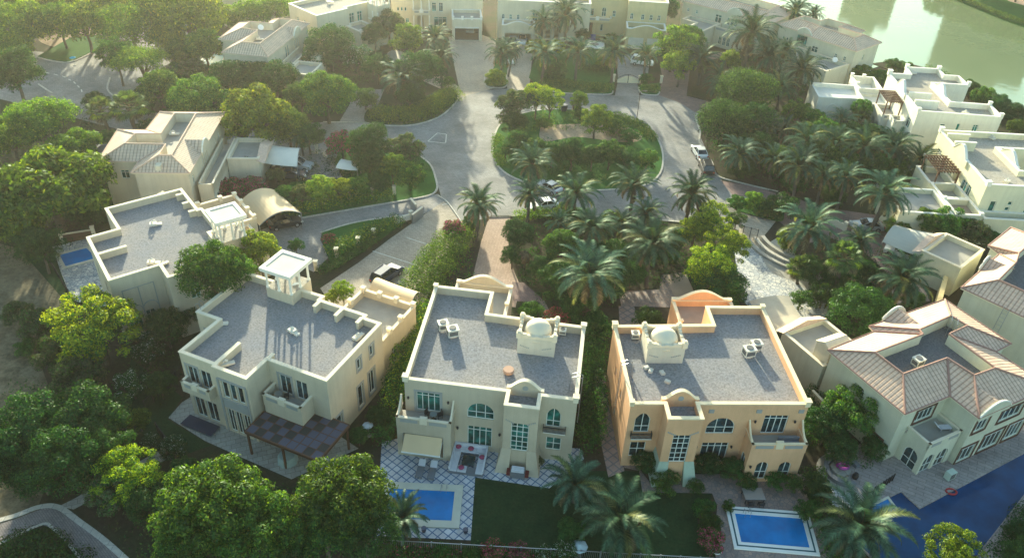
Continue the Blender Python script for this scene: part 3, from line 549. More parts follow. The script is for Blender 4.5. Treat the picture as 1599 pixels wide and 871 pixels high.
# ---------------------------------------------------------------- villa D : peach villa
D = House("villa", "peach-orange villa with a domed roof tower and two arched garden doors", 10.68, 64.95, 3.7, W_D, COPD, PANED)
pD = [(0, -11.3), (3.1, -11.3), (3.1, -13.2), (6.35, -13.2), (6.35, -11.3), (16.7, -11.3), (16.7, 3.5), (10.4, 3.5), (10.4, .4), (0, .1)]
D.flat(pD, 8.3, 7.4, {
    0: [(.65, 4.6, 1.45, 2.5, 'pt'), (.6, 1.3, 1.5, 2.0, 'q')],
    2: [(.8, 2.6, 1.65, 3.6, 'deco')], 4: [(1.2, 4.4, 2.7, 2.1, 'wide', None, None), (1.2, .5, 2.6, 2.7, 'w4'), (6.5, 4.45, 2.3, 2.4, 'w4', None, None)],
    6: [(.7, 7.65, 1.6, .35, 'slit', SURR), (3.6, 7.65, 1.6, .35, 'slit', SURR)], 9: [(3.5, 4.8, .7, 1.2, 'w1'), (6.8, 4.8, .7, 1.2, 'w1'), (5.2, 1, .7, 1.2, 'w1')]},
    posts=[(.12, .0, .5, .4), (16.55, -11.15, .5, .3), (16.55, 3.35, .4, .25), (.12, -11.15, .4, .2)])
fl = buttress(3.1, 6.35, -13.2, -11.3, 2.7); fl.build("bay_buttress", stucco("stucco_pale_green", (.42, .50, .40)), D.root)
relief(D, 3.15, 6.3, -13.2, 6.6); side_sweep(D, 11.41, -13.35, -11.3, 5.1, 1.2); side_sweep(D, 16.47, -13.35, -11.3, 5.1, 1.2); bellwall(D, 3.0, -10.55, 6.5, -10.55, 7.4, 1.85, .85, disc=True); barred(D, .45, 2.4, -11.3, 4.05)
balcony(D, 11.4, -13.35, 16.66, -11.3, 4.25, 5.1, -.1, ops={0: [(1.0, .35, 1.15, 2.4, 'ad', None, None), (3.2, .35, 1.15, 2.4, 'ad')], 3: [(.4, .2, 1.1, 2.6, 'ad')]})
for q, z_ in ((12.0, 6.1), (15.8, 6.1), (10.4, 2.7), (7.0, 2.7), (11.8, 2.2)): wall_lamp(D, q, -11.3 if q != 11.8 else -13.35, z_)
[MB().box(x_, -11.37, 7.2, x_+.5, -11.3, 7.6).build("wall_plaque", SURR, D.root) for x_ in (11.9, 15.9, 7.4)]
domed_tower(D, 2.6, -4.7, 6.3, -1.7, 7.4, 9.75)
D.flat([(8.4, .5), (10.3, .5), (10.3, 3.6), (15.3, 3.6), (15.3, 9.2), (8.4, 9.2)], 4.9, 4.1, {}, roof=DECKP, name="terrace_floor", posts=[(8.6, 9, .4, .2), (15.1, 9, .4, .2), (8.6, 5, .35, .25), (8.6, 2.4, .35, .25)])
bellwall(D, 15.0, 9.2, 8.7, 9.2, 4.7, 1.35, .25)
for (x, y) in [(0, 11.3)]: pass

# ---------------------------------------------------------------- villa F : tiled, right front
F = House("villa", "tiled-roof villa with green-cream walls beside the dark-blue pool", 37.56, 55.33, 27.8, W_F, COP, PANED, FRAME)
F.hip([(0, 0), (6.1, 0), (6.1, -3.3), (16.5, -3.3), (16.3, 2.7), (19, 2.9), (19, 11.4), (7.1, 11.3), (6.9, 10.4), (0, 10.1)],
      [(2.45, 3.1), (8.5, 3.0), (8.8, .1), (11.7, 0), (11.9, 5.6), (14.9, 5.8), (14.7, 7.7), (9.6, 7.4), (9.3, 6.7), (2.4, 6.6)], 7.0, 8.6, 7.3, ops={
    0: [(2.2, 4.45, 2.5, 1.6, 'w4', None, FRB)],
    2: [(.2, .2, 2.2, 2.1, 'w3', None, FRB), (.5, 4.3, 1.8, 1.7, 'w3', None, FRB), (4.2, 4.2, 3.3, 1.6, 'w4', None, FRB), (3.3, .4, 3.0, 2.4, 'w4', None, FRB), (7.0, .4, 2.6, 2.4, 'w4', None, FRB)],
    9: [(4.0, 4.9, .9, .9, 'a', None, None), (7.2, 1.2, 1.3, 1.0, 'w', None, FRB)]})
F.gable(8.4, -3.28, -90, 4.4, 3.4, 6.6, 8.25); F.gable(11.0, 11.5, 90, 3.4, 3.6, 6.7, 8.3)
balcony(F, 1.9, -2.35, 6.35, .35, 3.75, 4.35, -.1, ops={0: [(.3, .1, 1.5, 2.4, 'ad', None, None), (2.2, .1, 1.5, 2.4, 'ad')], 3: [(.6, .1, 1.6, 2.4, 'ad')]}, step=False)
MB().box(-1.2, 0, 0, -1.1, .1, 0.1)
F.flat([(.3, 10.2), (6.4, 10.2), (6.4, 16.4), (.3, 16.4)], 4.6, 4.0, {}, roof=DECKG, name="garage_roof")
MB().add([(.1, 16.1, 4.7), (.1, 17.2, 4.3), (6.6, 17.2, 4.3), (6.6, 16.1, 4.7), (3.4, 16.1, 5.5), (3.4, 17.2, 5.1)], [(0, 1, 5, 4), (4, 5, 2, 3), (0, 4, 3), (1, 2, 5)]).build("garage_tiled_front", [TILEP], F.root)
MB().box(.9, 10.3, 4.0, 3.8, 12.3, 6.3).poly([(.8, 10.2, 6.3), (3.9, 10.2, 6.3), (3.9, 11.3, 6.9), (.8, 11.3, 6.9)]).poly([(.8, 11.3, 6.9), (3.9, 11.3, 6.9), (3.9, 12.4, 6.3), (.8, 12.4, 6.3)]).poly([(.8, 10.2, 6.3), (.8, 11.3, 6.9), (.8, 12.4, 6.3)]).poly([(3.9, 10.2, 6.3), (3.9, 12.4, 6.3), (3.9, 11.3, 6.9)]).build("stair_box", W_G, F.root)
MB().tube([(13.2, 5.9, 7.3), (13.2, 5.9, 9.3), (13.7, 6.3, 9.5), (14.2, 6.8, 9.3), (14.2, 6.8, 7.2)], .04).tube([(13.2, 6.6, 7.3), (13.2, 6.6, 9.3), (13.7, 7.0, 9.5), (14.2, 7.5, 9.3), (14.2, 7.5, 7.2)], .04).build("roof_ladder", STEEL, F.root)

# ---------------------------------------------------------------- villa B : flat roof, left with small pool
B = House("villa", "cream flat-roofed villa with lit square cupola above the small left-hand pool", -42.9, 68.5, 38, W_A)
pB = [(0, 0), (5.3, 0), (5.3, -2.8), (12.2, -2.8), (12.2, 3.6), (13.3, 3.6), (13.3, 9.4), (12.8, 9.4), (12.8, 15.6), (3.6, 15.6), (3.6, 10.1), (.2, 10.1)]
B.flat(pB, 8.3, 7.45, {0: [(1.2, .8, 1.0, 2.3, 'w', PANE), (2.7, .8, 1.0, 2.3, 'w', PANE)], 11: [(2, 4.5, 1, 1.6, 'w'), (6, 4.5, 1, 1.6, 'w'), (6, 1, 1, 1.8, 'w')], 2: [(2, 4.6, 1, 1.6, 'w'), (2, 1, 1, 1.8, 'w')]})
ab = MB()
for x in (.9, 2.55, 4.2): ab.box(x, -.06, .6, x+.1, 0, 6.6)
for z in (6.5, ): ab.box(.9, -.065, z, 4.3, 0, z+.1)
ab.tube([(.95+.8-.8*math.cos(math.pi*k/10), -.03, 3.5+.8*math.sin(math.pi*k/10)) for k in range(11)], .06).tube([(2.6+.8-.8*math.cos(math.pi*k/10), -.03, 3.5+.8*math.sin(math.pi*k/10)) for k in range(11)], .06)
ab.build("arched_wall_relief", SURR, B.root)
B.fin(.3, 5.95, 3.4, 5.95, 7.4, 8.2); B.fin(13.2, 9.5, 11.7, 9.6, 7.4, 8.2); B.fin(12.7, 11.9, 11.7, 11.9, 7.4, 8.2); B.fin(12.7, 14.3, 11.7, 14.3, 7.4, 8.2)
cupola(B, 12.3, 0.1, 15.3, 3.1, 8.6, 11.4)
B.flat([(13.35, 9.3), (19.6, 9.3), (19.6, 16.6), (13.35, 16.6)], 4.9, 4.0, {}, roof=DECKG, name="terrace_floor", posts=posts_on(19.4, 9.6, 19.4, 16.3, 4)+posts_on(14.5, 16.4, 17.5, 16.4, 2))
B.flat([(12.25, 3.15), (18.5, 3.15), (18.5, 9.2), (13.35, 9.2), (13.35, 3.6)], 4.4, 3.8, {}, roof=DECKG, name="lower_roof")

# ---------------------------------------------------------------- villa G : tiled, upper left
Gh = House("villa", "tiled-roof villa in the upper left beside the white shade canopy", -51.5, 94.3, 5, W_G)
Gh.hip([(0, 0), (7.7, 0), (7.9, 19.6), (-1.8, 19.6), (-2, 13.2), (-6, 13.2), (-5.4, 3.2), (0, 3.2)], [(3.3, 2.2), (5, 2.2), (4.8, 15.7), (1.7, 15.7), (1.7, 8.8), (-1.8, 8.7), (-2.2, 5.6), (3.3, 5.5)], 7, 8.5, 7.15, TILE2, DECKG, RIDGE2,
       {1: [(1.2, 4.4, .8, 1.3, 'w'), (6.3, 4.2, .5, 1.9, 'w1'), (7.0, 4.2, .5, 1.9, 'w1'), (7.7, 4.2, .5, 1.9, 'w1'), (8.4, 4.2, .5, 1.9, 'w1'), (13, 4.6, .6, 1.1, 'a'), (15.2, 4.6, .6, 1.1, 'a')], 6: [(2.2, 4.2, 1.1, 1.3, 'w')], 4: []})
Gh.gable(7.95, 7.5, 0, 3.6, 3.4, 6.7, 8.4, TILE2); balcony(Gh, 8.0, 1.2, 10.0, 15.5, 3.6, 4.6, -.1, sides="flr", step=False, grille=False, ops={1: [(1, .2, 1.2, 2.4, 'ad'), (4, .2, 1.6, 2.4, 'open'), (8, .2, 1.4, 2.4, 'w')]})
MB().box(9.8, 1.2, 3.3, 10.0, 15.5, 4.6).build("balcony_side_wall", W_G, Gh.root)
Gh.flat([(10.1, 9.2), (14.6, 9.2), (14.6, 16), (10.1, 16)], 4.5, 3.9, {}, roof=DECKG, name="garage_roof")
MB().add([(14.3, 8.9, 4.3), (15.5, 8.9, 3.9), (15.5, 16.2, 3.9), (14.3, 16.2, 4.3), (14.3, 12.5, 5.3), (15.5, 12.5, 4.9)], [(0, 1, 5, 4), (4, 5, 2, 3), (0, 4, 3), (1, 2, 5)]).build("garage_tiled_front", [TILEP], Gh.root)
MB().box(3.2, .3, 6.9, 3.9, 2.2, 7.9).build("valley_gutter", W_G, Gh.root)
# ---------------------------------------------------------------- villa H
Hh = House("villa", "tiled-roof villa beside the small turquoise pool, top left", -45.2, 138.3, -8, W_G)
Hh.hip([(-8.8, 0), (0, 0), (.3, 19.2), (-7.5, 19.2), (-7.5, 16.2), (-12.9, 16.1), (-12.5, 6.2), (-8.8, 6.2)], [(-5.6, 2.1), (-2.3, 2.1), (-1.9, 16), (-4.5, 16), (-4.5, 13), (-9, 12.8), (-8.9, 9), (-5.6, 8.6)], 7, 8.5, 7.15, TILE2, DECKG, RIDGE2,
       {0: [(4.9, 3.2, .7, 1.5, 'a')], 1: [(1, 4.3, .7, 1.2, 'a'), (3, 4.3, .7, 1.2, 'a'), (7.6, 3.9, .6, 2.2, 'w1'), (8.5, 3.9, .6, 2.2, 'w1'), (11.8, 4.2, .5, 1.9, 'a'), (12.6, 4.2, .5, 1.9, 'a'), (13.4, 4.2, .5, 1.9, 'a')]})
Hh.gable(.35, 12.8, 0, 3.4, 3.2, 6.7, 8.4, TILE2); balcony(Hh, .4, 2.5, 2.8, 12, 3.6, 4.6, -.1, step=False, grille=False); Hh.flat([(2.9, 0), (7.6, 0), (7.6, 6), (2.9, 6)], 4.5, 3.9, {}, roof=DECKG, name="garage_roof")
MB().box(2.6, 2.5, 3.4, 2.8, 12, 4.6).box(5.0, 7, -.1, 6.6, 10, 5.2).build("side_stair_wall", W_G, Hh.root)
# ---------------------------------------------------------------- villa I
I_ = House("villa", "ivory flat-roofed villa with a tiered column balcony tower, top left of centre", -41.0, 159.4, 47, W_I, COPW)
I_.flat([(-.3, 0), (7.2, 0), (7.2, 1), (16, 1), (16, 10), (-.3, 10)], 8, 7.3, {5: [(2.5, 4.6, .8, 1.3, 'w'), (5, 4.6, .8, 1.3, 'w')], 0: [(3.0, 4.4, 1.0, 1.2, 'w', PANED, SURR)], 2: [(1, 4.2, 1.2, 2.3, 'w'), (3, 4.2, 1.2, 2.3, 'w')]}, roof=GRAVL)
I_.flat([(6.5, -5), (11, -5), (11, .9), (7.3, .9), (7.3, -.1), (6.5, -.1)], 4.6, 3.9, {}, roof=DECKG, name="terrace_floor", posts=posts_on(6.7, -4.8, 10.8, -4.8, 3))
cupola(I_, 12.2, -3.2, 15.6, .2, 8.2, 11.0); balcony(I_, 12.0, -3.6, 15.8, -.2, 4.2, 5.1, -.1, sides="flr", ops={0: [(.8, .2, 2, 2.6, 'oa')]})
for x, y in ((12.2, -3.4), (13.9, -3.4), (15.6, -3.4), (12.2, -1.6), (15.6, -1.6)): MB().lathe([(.2, 4.3), (.13, 4.5), (.12, 6.6), (.2, 6.9)], (x, y, 0), 8).build("balcony_column", COPW, I_.root)
# ---------------------------------------------------------------- villas J, K, L across the top
p = G(712, 52, 0)
J = House("villa", "cream villa whose open garage is under a balustraded terrace, top centre", p.x, p.y, 6, W_I, COPW)
J.flat([(-14, 1.5), (-1.2, 1.5), (5.9, 1.5), (5.9, 12), (-14, 12)], 8.3, 7.4, {0: [(1.2, 4.2, .45, .8, 'w1'), (2.0, 4.2, .45, .8, 'w1'), (2.8, 4.2, .45, .8, 'w1'), (3.0, 1.6, .7, 1.0, 'w'), (5.4, .1, 1.7, 3.2, 'oa'), (9.2, 1.0, 2.8, 2.0, 'w3'), (8.8, 4.2, .9, 1.9, 'w'), (10.3, 4.2, .9, 1.9, 'w')]}, roof=GRAVL)
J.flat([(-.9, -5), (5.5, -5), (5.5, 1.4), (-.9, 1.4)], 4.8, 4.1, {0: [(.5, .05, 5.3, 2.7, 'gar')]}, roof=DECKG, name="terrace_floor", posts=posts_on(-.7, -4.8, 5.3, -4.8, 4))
MB().box(-.3, -5.14, 2.75, 4.8, -5.02, 3.05).build("garage_lintel", COPW, J.root); balcony(J, -9.4, -.3, -5.6, 1.5, 4.1, 4.9, None, sides="flr")
for x in (-9.2, -7.5, -5.8): MB().lathe([(.2, 0), (.15, .2), (.14, 3.6), (.22, 3.9)], (x, -.1, 0), 8).lathe([(.2, 4.9), (.13, 5.1), (.12, 7.0), (.2, 7.3)], (x, -.1, 0), 8).build("balcony_column", COPW, J.root)
MB().box(-9.5, -.4, 7.3, -5.5, 1.5, 7.6).build("balcony_canopy", COPW, J.root)
p = G(789, 68, 0)
K = House("villa", "beige villa with a wide dark garage under a wavy parapet, top just right of centre", p.x, p.y, 0, W_I, COPW)
K.flat([(-2, 3.2), (18, 3.2), (18, 13), (-2, 13)], 8.3, 7.4, {0: [(1.0, 4.2, .6, 1.1, 'a'), (2.6, 4.2, .6, 1.1, 'a'), (4.2, 4.2, .6, 1.1, 'a'), (7.6, 4.0, 1.1, 2.3, 'a'), (11.0, 4.2, 1.7, 1.9, 'w3'), (8.8, .3, 1.2, 2.3, 'oa'), (10.6, .3, 1.2, 2.3, 'oa'), (12.4, .3, 1.2, 2.3, 'oa')]}, roof=GRAVL)
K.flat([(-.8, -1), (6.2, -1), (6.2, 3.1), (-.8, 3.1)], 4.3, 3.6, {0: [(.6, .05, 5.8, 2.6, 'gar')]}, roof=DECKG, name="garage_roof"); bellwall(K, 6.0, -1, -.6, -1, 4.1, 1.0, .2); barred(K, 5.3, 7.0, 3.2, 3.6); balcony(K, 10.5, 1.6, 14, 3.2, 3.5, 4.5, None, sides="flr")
p = G(929, 62, 0)
L_ = House("villa", "yellow villa with a green-floored terrace over white garage doors, top right of centre", p.x, p.y, -3, W_L, COPW)
L_.flat([(-6, 3), (6.5, 3), (6.5, 14), (-6, 14)], 8.5, 7.4, {0: [(.9, 4.6, .9, 1.3, 'a'), (3.2, 4.2, 2.1, 1.6, 'w3'), (7.0, 4.2, 1.0, 2.0, 'a'), (9.4, 4.3, .7, 1.4, 'a'), (.9, 1.4, .8, 1.3, 'w'), (2.9, .1, 2.4, 3.0, 'door'), (7.0, 1.0, .6, 1.5, 'w1')]}, roof=GRAVL)
L_.flat([(6.5, 0.2), (15, .2), (15, 10), (6.5, 10)], 8.8, 7.8, {0: [(.6, 4.9, .7, 1.3, 'a'), (3.0, 4.9, .7, 1.2, 'a'), (4.8, 4.9, .7, 1.2, 'a'), (6.5, 4.9, .7, 1.2, 'a')]}, roof=GRAVL)
L_.flat([(6.4, -4.4), (14.8, -4.4), (14.8, .1), (6.4, .1)], 4.4, 3.4, {0: [(.6, .05, 3.2, 2.4, 'shut'), (4.6, .05, 3.2, 2.4, 'shut')]}, roof=GREENR, name="terrace_turf"); bellwall(L_, 14.6, -4.4, 6.6, -4.4, 4.2, .9, .1)
balcony(L_, -2.9, 1.4, 3.2, 3, 3.5, 4.3, None, sides="flr")
# ---------------------------------------------------------------- villas M, N (tiled, by the lake)
M_ = House("villa", "tiled-roof villa with arched windows behind the big date palm, top right", 41.1, 180.0, -38, W_F)
M_.hip([(-7.7, 0), (7.4, 0), (7.4, -1.2), (14.4, -1.2), (14.4, 11), (-7.7, 12)], [(-5, 3), (8.3, 3), (9.5, 2.5), (11.7, 2.5), (11.6, 8), (-5, 9)], 7, 8.5, 7.2, TILE2, DECKG, RIDGE2,
       {0: [(1.2, 4.9, .6, .8, 'a'), (3.4, 4.9, .6, .8, 'a'), (8.3, 3.9, 1.5, 2.0, 'w'), (11.2, 4.2, .6, 1.7, 'a'), (12.1, 4.2, .6, 1.7, 'a'), (13.0, 4.2, .6, 1.7, 'a')], 2: []})
M_.gable(5.5, -.05, -90, 3.6, 3, 6.7, 8.3, TILE2); M_.flat([(-1.5, -7.4), (2.5, -7.4), (2.5, .1), (-5, .1), (-5, -3.4), (-1.5, -3.4)], 4.3, 3.7, {0: []}, roof=DECKG, name="garage_roof"); balcony(M_, 2.6, -2.5, 9, .3, 3.4, 4.2, -.1, sides="flr", ops={0: [(1.3, .6, .7, 1.9, 'a'), (2.3, .6, .7, 1.9, 'a'), (3.3, .6, .7, 1.9, 'a')]}, step=False)
N_ = House("villa", "beige tiled-roof villa with cross-shaped windows at the lake edge, top right", 65.3, 156.2, -48, W_F)
N_.hip([(-19, 1.0), (-13.2, 1.0), (-11, 0), (0, 0), (.2, 9.4), (-5.8, 9.4), (-5.8, 13.3), (-15, 13.3), (-15, 9.4), (-19, 9.2)], [(-16.2, 3.4), (-12.8, 3.4), (-10.5, 2.9), (-2.5, 2.6), (-2.4, 6), (-8, 6), (-8, 9), (-12.4, 9), (-12.4, 6.3), (-16.2, 6.3)], 7, 8.5, 7.2, TILE2, GRAVL, RIDGE2,
       {0: [(1.3, 4.3, .5, .6, 'w1'), (2.2, 4.3, .5, .6, 'w1')], 2: [(1.2, 3.5, 1.4, 1.8, 'w'), (6.4, 4.4, .6, .9, 'a'), (8.4, 4.4, .6, .9, 'a')], 3: [(3.3, 4.3, .7, 1.3, 'a')]})
N_.gable(-12.1, .6, -100, 3.8, 3.2, 6.7, 8.2, TILE2); N_.flat([(-17, -5), (-1.2, -7.6), (-.7, -.1), (-17, .2)], 4.3, 3.5, {}, roof=DECKG, name="lower_roof")
MB().box(-12.6, .35, 5.0, -12.0, .6, 6.5).box(-11.8, .3, 5.0, -11.2, .55, 6.5).box(-13.4, .4, 5, -12.8, .65, 6.5).build("bay_windows", PANE, N_.root)
# ---------------------------------------------------------------- villas O, P (right), Q (right edge, tiled)
O_ = House("villa", "white flat-roofed villa with curved parapets and a small pergola, beside the lake", 65.9, 125.0, -4, W_O, COPW)
pO = [(-.8, 0), (12.6, 0), (12.6, 5.2), (6.1, 5.2), (5.8, 13.3), (12.1, 13.5), (11.8, 18), (9.3, 18), (9.3, 21), (3.2, 20.7), (2.9, 17), (-1, 16.8)]
O_.flat(pO, 8.3, 7.4, {0: [(4.2, 5.6, .8, .7, 'w1'), (6.8, 5.4, .5, 1.2, 'w1'), (9.4, 5.4, .8, 1.2, 'w')], 11: [(13.6, 4.3, 1.6, 1.7, 'w'), (13.4, .8, 1.6, 2.2, 'w'), (9.5, .3, 1.8, 2.5, 'oa'), (6, .3, 1.4, 2.4, 'oa')]}, roof=GRAVL, posts=[(12.4, .2, .5, .5), (12.4, 5, .5, .5), (-.7, .2, .5, .4), (-.8, 16.6, .7, .6), (12, 13.7, .5, .5), (9.2, 20.8, .6, .5), (3.4, 20.5, .6, .5)])
O_.fin(-.5, 3.3, 3.4, 3.3, 7.4, 8.8); O_.fin(-.5, 6.6, 3.2, 6.6, 7.4, 8.8); bellwall(O_, 5.9, 7, 5.9, 12.6, 7.4, 2.2, .9); bellwall(O_, -.85, 12.2, -.85, 6.8, 7.4, 2.4, .9); balcony(O_, -2.9, 3.0, -.85, 5.6, 4.0, 5.0, -.1, sides="flr", step=False); balcony(O_, -3.8, 6.2, -.85, 11.3, 3.8, 4.6, -.1, sides="fl", step=False, ops={3: [(.8, .2, 1.4, 2.6, 'oa'), (3, .2, 1.4, 2.6, 'oa')], 0: [(.8, .2, 1.4, 2.6, 'oa')]})
O_.flat([(-13.4, 12), (-5.4, 12.6), (-5.4, 19), (-13.5, 19)], 4.7, 4.0, {}, roof=COPW, name="garage_roof"); O_.flat([(-5.4, 16.4), (-1.1, 16.4), (-1.1, 22.7), (-5.4, 22.7)], 5.2, 3.8, {0: []}, roof=COPW, name="courtyard_roof", posts=[(-5.2, 22.5, .5, .5), (-5.2, 18.4, .5, .4), (-3, 22.5, .5, .4)])
O_.flat([(-5.3, 11.4), (-1.1, 11.4), (-1.1, 16.3), (-5.3, 16.3)], 4.4, 3.9, {0: [], 3: []}, roof=COPW, name="link_roof"); MB().tube([(-10.5-1.1*math.cos(math.pi*k/12), 12.15, 2.4+1.1*math.sin(math.pi*k/12)) for k in range(13)], .06).build("wall_arch_relief", COPW, O_.root)
P_ = House("villa", "pale yellow flat-roofed villa with curved parapets at the right edge", 65.7, 100.3, -1, W_P, COPW)
pP = [(-.5, 0), (14, 0), (14, 5), (6.3, 5), (6.3, 12.2), (14, 12.2), (14, 17.7), (-.3, 17.7)]
P_.flat(pP, 8.3, 7.4, {0: [(1.5, 3.6, .8, 2.1, 'w1'), (3.9, 5.2, .6, .6, 'w1'), (3.8, 4.3, .6, .6, 'w1'), (6.5, 3.6, .9, 2.1, 'w')], 7: [(1.6, 4.3, 1.4, 1.7, 'w'), (11.4, 4.2, 1.6, 1.7, 'w'), (8.4, 4, 1.8, 2.2, 'open'), (13.2, 4.3, 1.2, 1.7, 'w')]}, roof=GRAVL, posts=[(-.3, .2, .6, .4), (-.1, 17.5, .6, .5), (5, .2, .4, .3)])
bellwall(P_, 6.4, 5.6, 6.4, 11.8, 7.4, 2.2, .9); bellwall(P_, -.5, 12.0, -.5, 6.6, 7.4, 2.4, .9); P_.fin(-.2, 15.2, 3.2, 15.2, 7.4, 8.8); P_.fin(-.2, 12.4, 3.0, 12.4, 7.4, 8.8)
P_.flat([(-12, -2), (-4.6, -2.2), (-4.6, 5.1), (-12, 5.1)], 4.4, 3.7, {3: [], 0: []}, roof=DECKG, name="garage_roof"); P_.flat([(-4.5, -2.3), (-.6, -2.3), (-.6, 2.3), (-4.5, 2.3)], 4.6, 3.7, {}, roof=DECKP, name="terrace_floor", posts=[(-4.3, 2.1, .4, .3), (-4.3, -2.1, .4, .3), (-.9, -2.1, .4, .3)])
P_.flat([(-.4, -2.3), (14, -2.3), (14, -.05), (-.4, -.05)], 4.2, 3.4, {0: [(4, .6, 1.2, 1.6, 'w'), (8, .6, 1.2, 1.6, 'w')]}, roof=DECKG, name="terrace_floor"); P_.flat([(-4.5, 2.4), (-.6, 2.4), (-.6, 7.0), (-4.5, 7.0)], 4.6, 3.4, {}, roof=DECKG, name="terrace_floor"); balcony(P_, -2.9, 13.0, -.35, 15.3, 4.2, 5.4, -.1, sides="flr", step=False, grille=False)
Q_ = House("villa", "pink-tiled villa with a ladder up its green-cream wall, right edge", 51.9, 76.7, -47, W_F)
Q_.hip([(0, 0), (13, 0), (13, 19), (-1.9, 19), (-1.9, 12.0), (-.2, 11.2)], [(2.7, 2.5), (10, 2.5), (10, 16), (1.9, 16), (1.9, 10.4), (2.5, 8)], 7, 8.5, 7.2, TILE, GRAVD, RIDGE,
       {0: [(9, 4.4, .9, .7, 'w1'), (9.4, 1.2, .9, .9, 'w1')], 4: []})
Q_.gable(-.3, 7.2, 180, 3.2, 3.2, 6.7, 8.2); Q_.flat([(-8.0, 8.8), (-2.9, 8.8), (-2.9, 15.7), (-8.0, 15.7)], 4.4, 3.7, {}, roof=DECKG, name="garage_roof")
MB().add([(-8.1, 8.6, 4.3), (-9.1, 8.6, 3.8), (-9.1, 15.9, 3.8), (-8.1, 15.9, 4.3), (-8.1, 12.2, 5.2), (-9.1, 12.2, 4.8)], [(0, 1, 5, 4), (4, 5, 2, 3), (0, 4, 3), (1, 2, 5)]).build("garage_tiled_front", [TILEP], Q_.root)
ld = MB()
for x in (4.9, 5.5): ld.tube([(x, -.9, 0), (x, -.25, 7.4)], .04)
for k in range(14): ld.tube([(4.9, -.85+k*.045, .5+k*.5), (5.5, -.85+k*.045, .5+k*.5)], .025, 5)
ld.build("wall_ladder", STEEL, Q_.root)
# low white-roofed house beyond the trees, top left
p = G(338, 22, 0)
S_ = House("villa", "low grey-roofed building with pale skylights at the very top left", p.x, p.y, 8, W_I, COPW)
S_.hip([(0, 0), (14, 0), (14, 12), (0, 12)], [(3, 3), (11, 3), (11, 9), (3, 9)], 4, 5.5, 5.2, TILE2, COPW, RIDGE2, {})
# side garden house behind peach villa / F garage canopy etc come with the street things
# ---------------------------------------------------------------- ground, roads, gardens (polygons are laid on the real ground plane)
def smooth_px(pts, k=6, closed=True):
    P = [Vector(p) for p in pts]; n = len(P); out = []
    for i in range(n if closed else n-1):
        a, b, c, d = (P[(i-1) % n], P[i], P[(i+1) % n], P[(i+2) % n]) if closed else (P[max(i-1, 0)], P[i], P[i+1], P[min(i+2, n-1)])
        for j in range(k):
            t = j/k; out.append(.5*((2*b)+(c-a)*t+(2*a-5*b+4*c-d)*t*t+(-a+3*b-3*c+d)*t**3))
    if not closed: out.append(P[-1])
    return out
def gpts(px, smooth): 
    w2 = [G(*p)[:2] for p in px]
    return [tuple(v) for v in smooth_px(w2)] if smooth else w2
def area(p): return sum(p[i-1][0]*p[i][1]-p[i][0]*p[i-1][1] for i in range(len(p)))/2
def ccw(p): return p if area(p) > 0 else p[::-1]
def sheet(name, px, z, mat, smooth=False, thick=0, kind="structure"):
    w2 = ccw(gpts(px, smooth)); mb = MB()
    if thick: mb.prism(w2, 0.001, z)
    else: mb.poly([(x, y, z) for x, y in w2])
    return tag(mb.build(name, mat), kind=kind)
def kerb(px, closed=True, smooth=True, w_=.28, h=.13, mat=None):
    w2 = [Vector(G(*p)[:2]) for p in px]
    if smooth: w2 = smooth_px(w2, 6, closed)
    n = len(w2); mb = MB(); L = []; Rr = []
    for i in range(n):
        a = w2[i-1] if (i or closed) else w2[0]; b = w2[(i+1) % n] if (i < n-1 or closed) else w2[-1]; d = (b-a); d.normalize(); nn = Vector((-d.y, d.x))*w_/2; L.append(w2[i]+nn); Rr.append(w2[i]-nn)
    for i in range(n if closed else n-1):
        j = (i+1) % n; mb.add([(*L[i], 0), (*L[j], 0), (*Rr[j], 0), (*Rr[i], 0), (*L[i], h), (*L[j], h), (*Rr[j], h), (*Rr[i], h)], [(4, 7, 6, 5), (0, 4, 5, 1), (2, 6, 7, 3)])
    return tag(mb.build("kerb", mat or KERB), kind="structure")
tag(MB().poly([(-500, -60, 0), (500, -60, 0), (700, 900, 0), (-700, 900, 0)]).build("ground", GROUND), kind="structure")
# bare sandy land, far left and lower left
sheet("bare_ground", [(-60, 400), (70, 405), (110, 470), (60, 520), (75, 600), (130, 690), (90, 760), (60, 810), (-60, 840)], .004, SAND, True)
sheet("bare_ground", [(235, 560), (330, 640), (260, 720), (130, 790), (60, 790), (150, 640)], .006, GROUND, True)
sheet("bare_ground", [(60, 60), (120, 40), (160, 55), (100, 75)], .004, SANDP, True)
sheet("bare_ground", [(345, -10), (440, -10), (430, 45), (350, 40)], .004, SANDP, True)
# roads
road = [(300, 205), (505, 191), (572, 192), (590, 197), (640, 195), (680, 186), (706, 166), (718, 150), (760, 141), (800, 138), (870, 147), (955, 149), (1030, 149), (1062, 160), (1088, 176), (1092, 200), (1100, 228), (1115, 262), (1132, 290), (1150, 312), (1210, 346), (1190, 372), (1130, 352), (1060, 347), (960, 340), (850, 337), (760, 340), (720, 352), (690, 312), (684, 290), (672, 255), (640, 236), (560, 246), (300, 260)]
sheet("road", road, .010, ROAD)
sheet("road", [(-60, 70), (70, 82), (115, 97), (155, 76), (195, 50), (260, 20), (330, 60), (230, 120), (200, 150), (175, 165), (330, 190), (330, 240), (100, 180), (-60, 140)], .008, ROAD)
sheet("lawn", [(57, 90), (108, 98), (157, 75), (158, 55), (110, 60)], .12, LAWN, thick=1)
kerb([(57, 90), (108, 98), (157, 75)], False); kerb([(172, 122), (168, 140), (180, 153)], False); kerb([(60, 132), (75, 142), (82, 146)], False)
mk = MB()
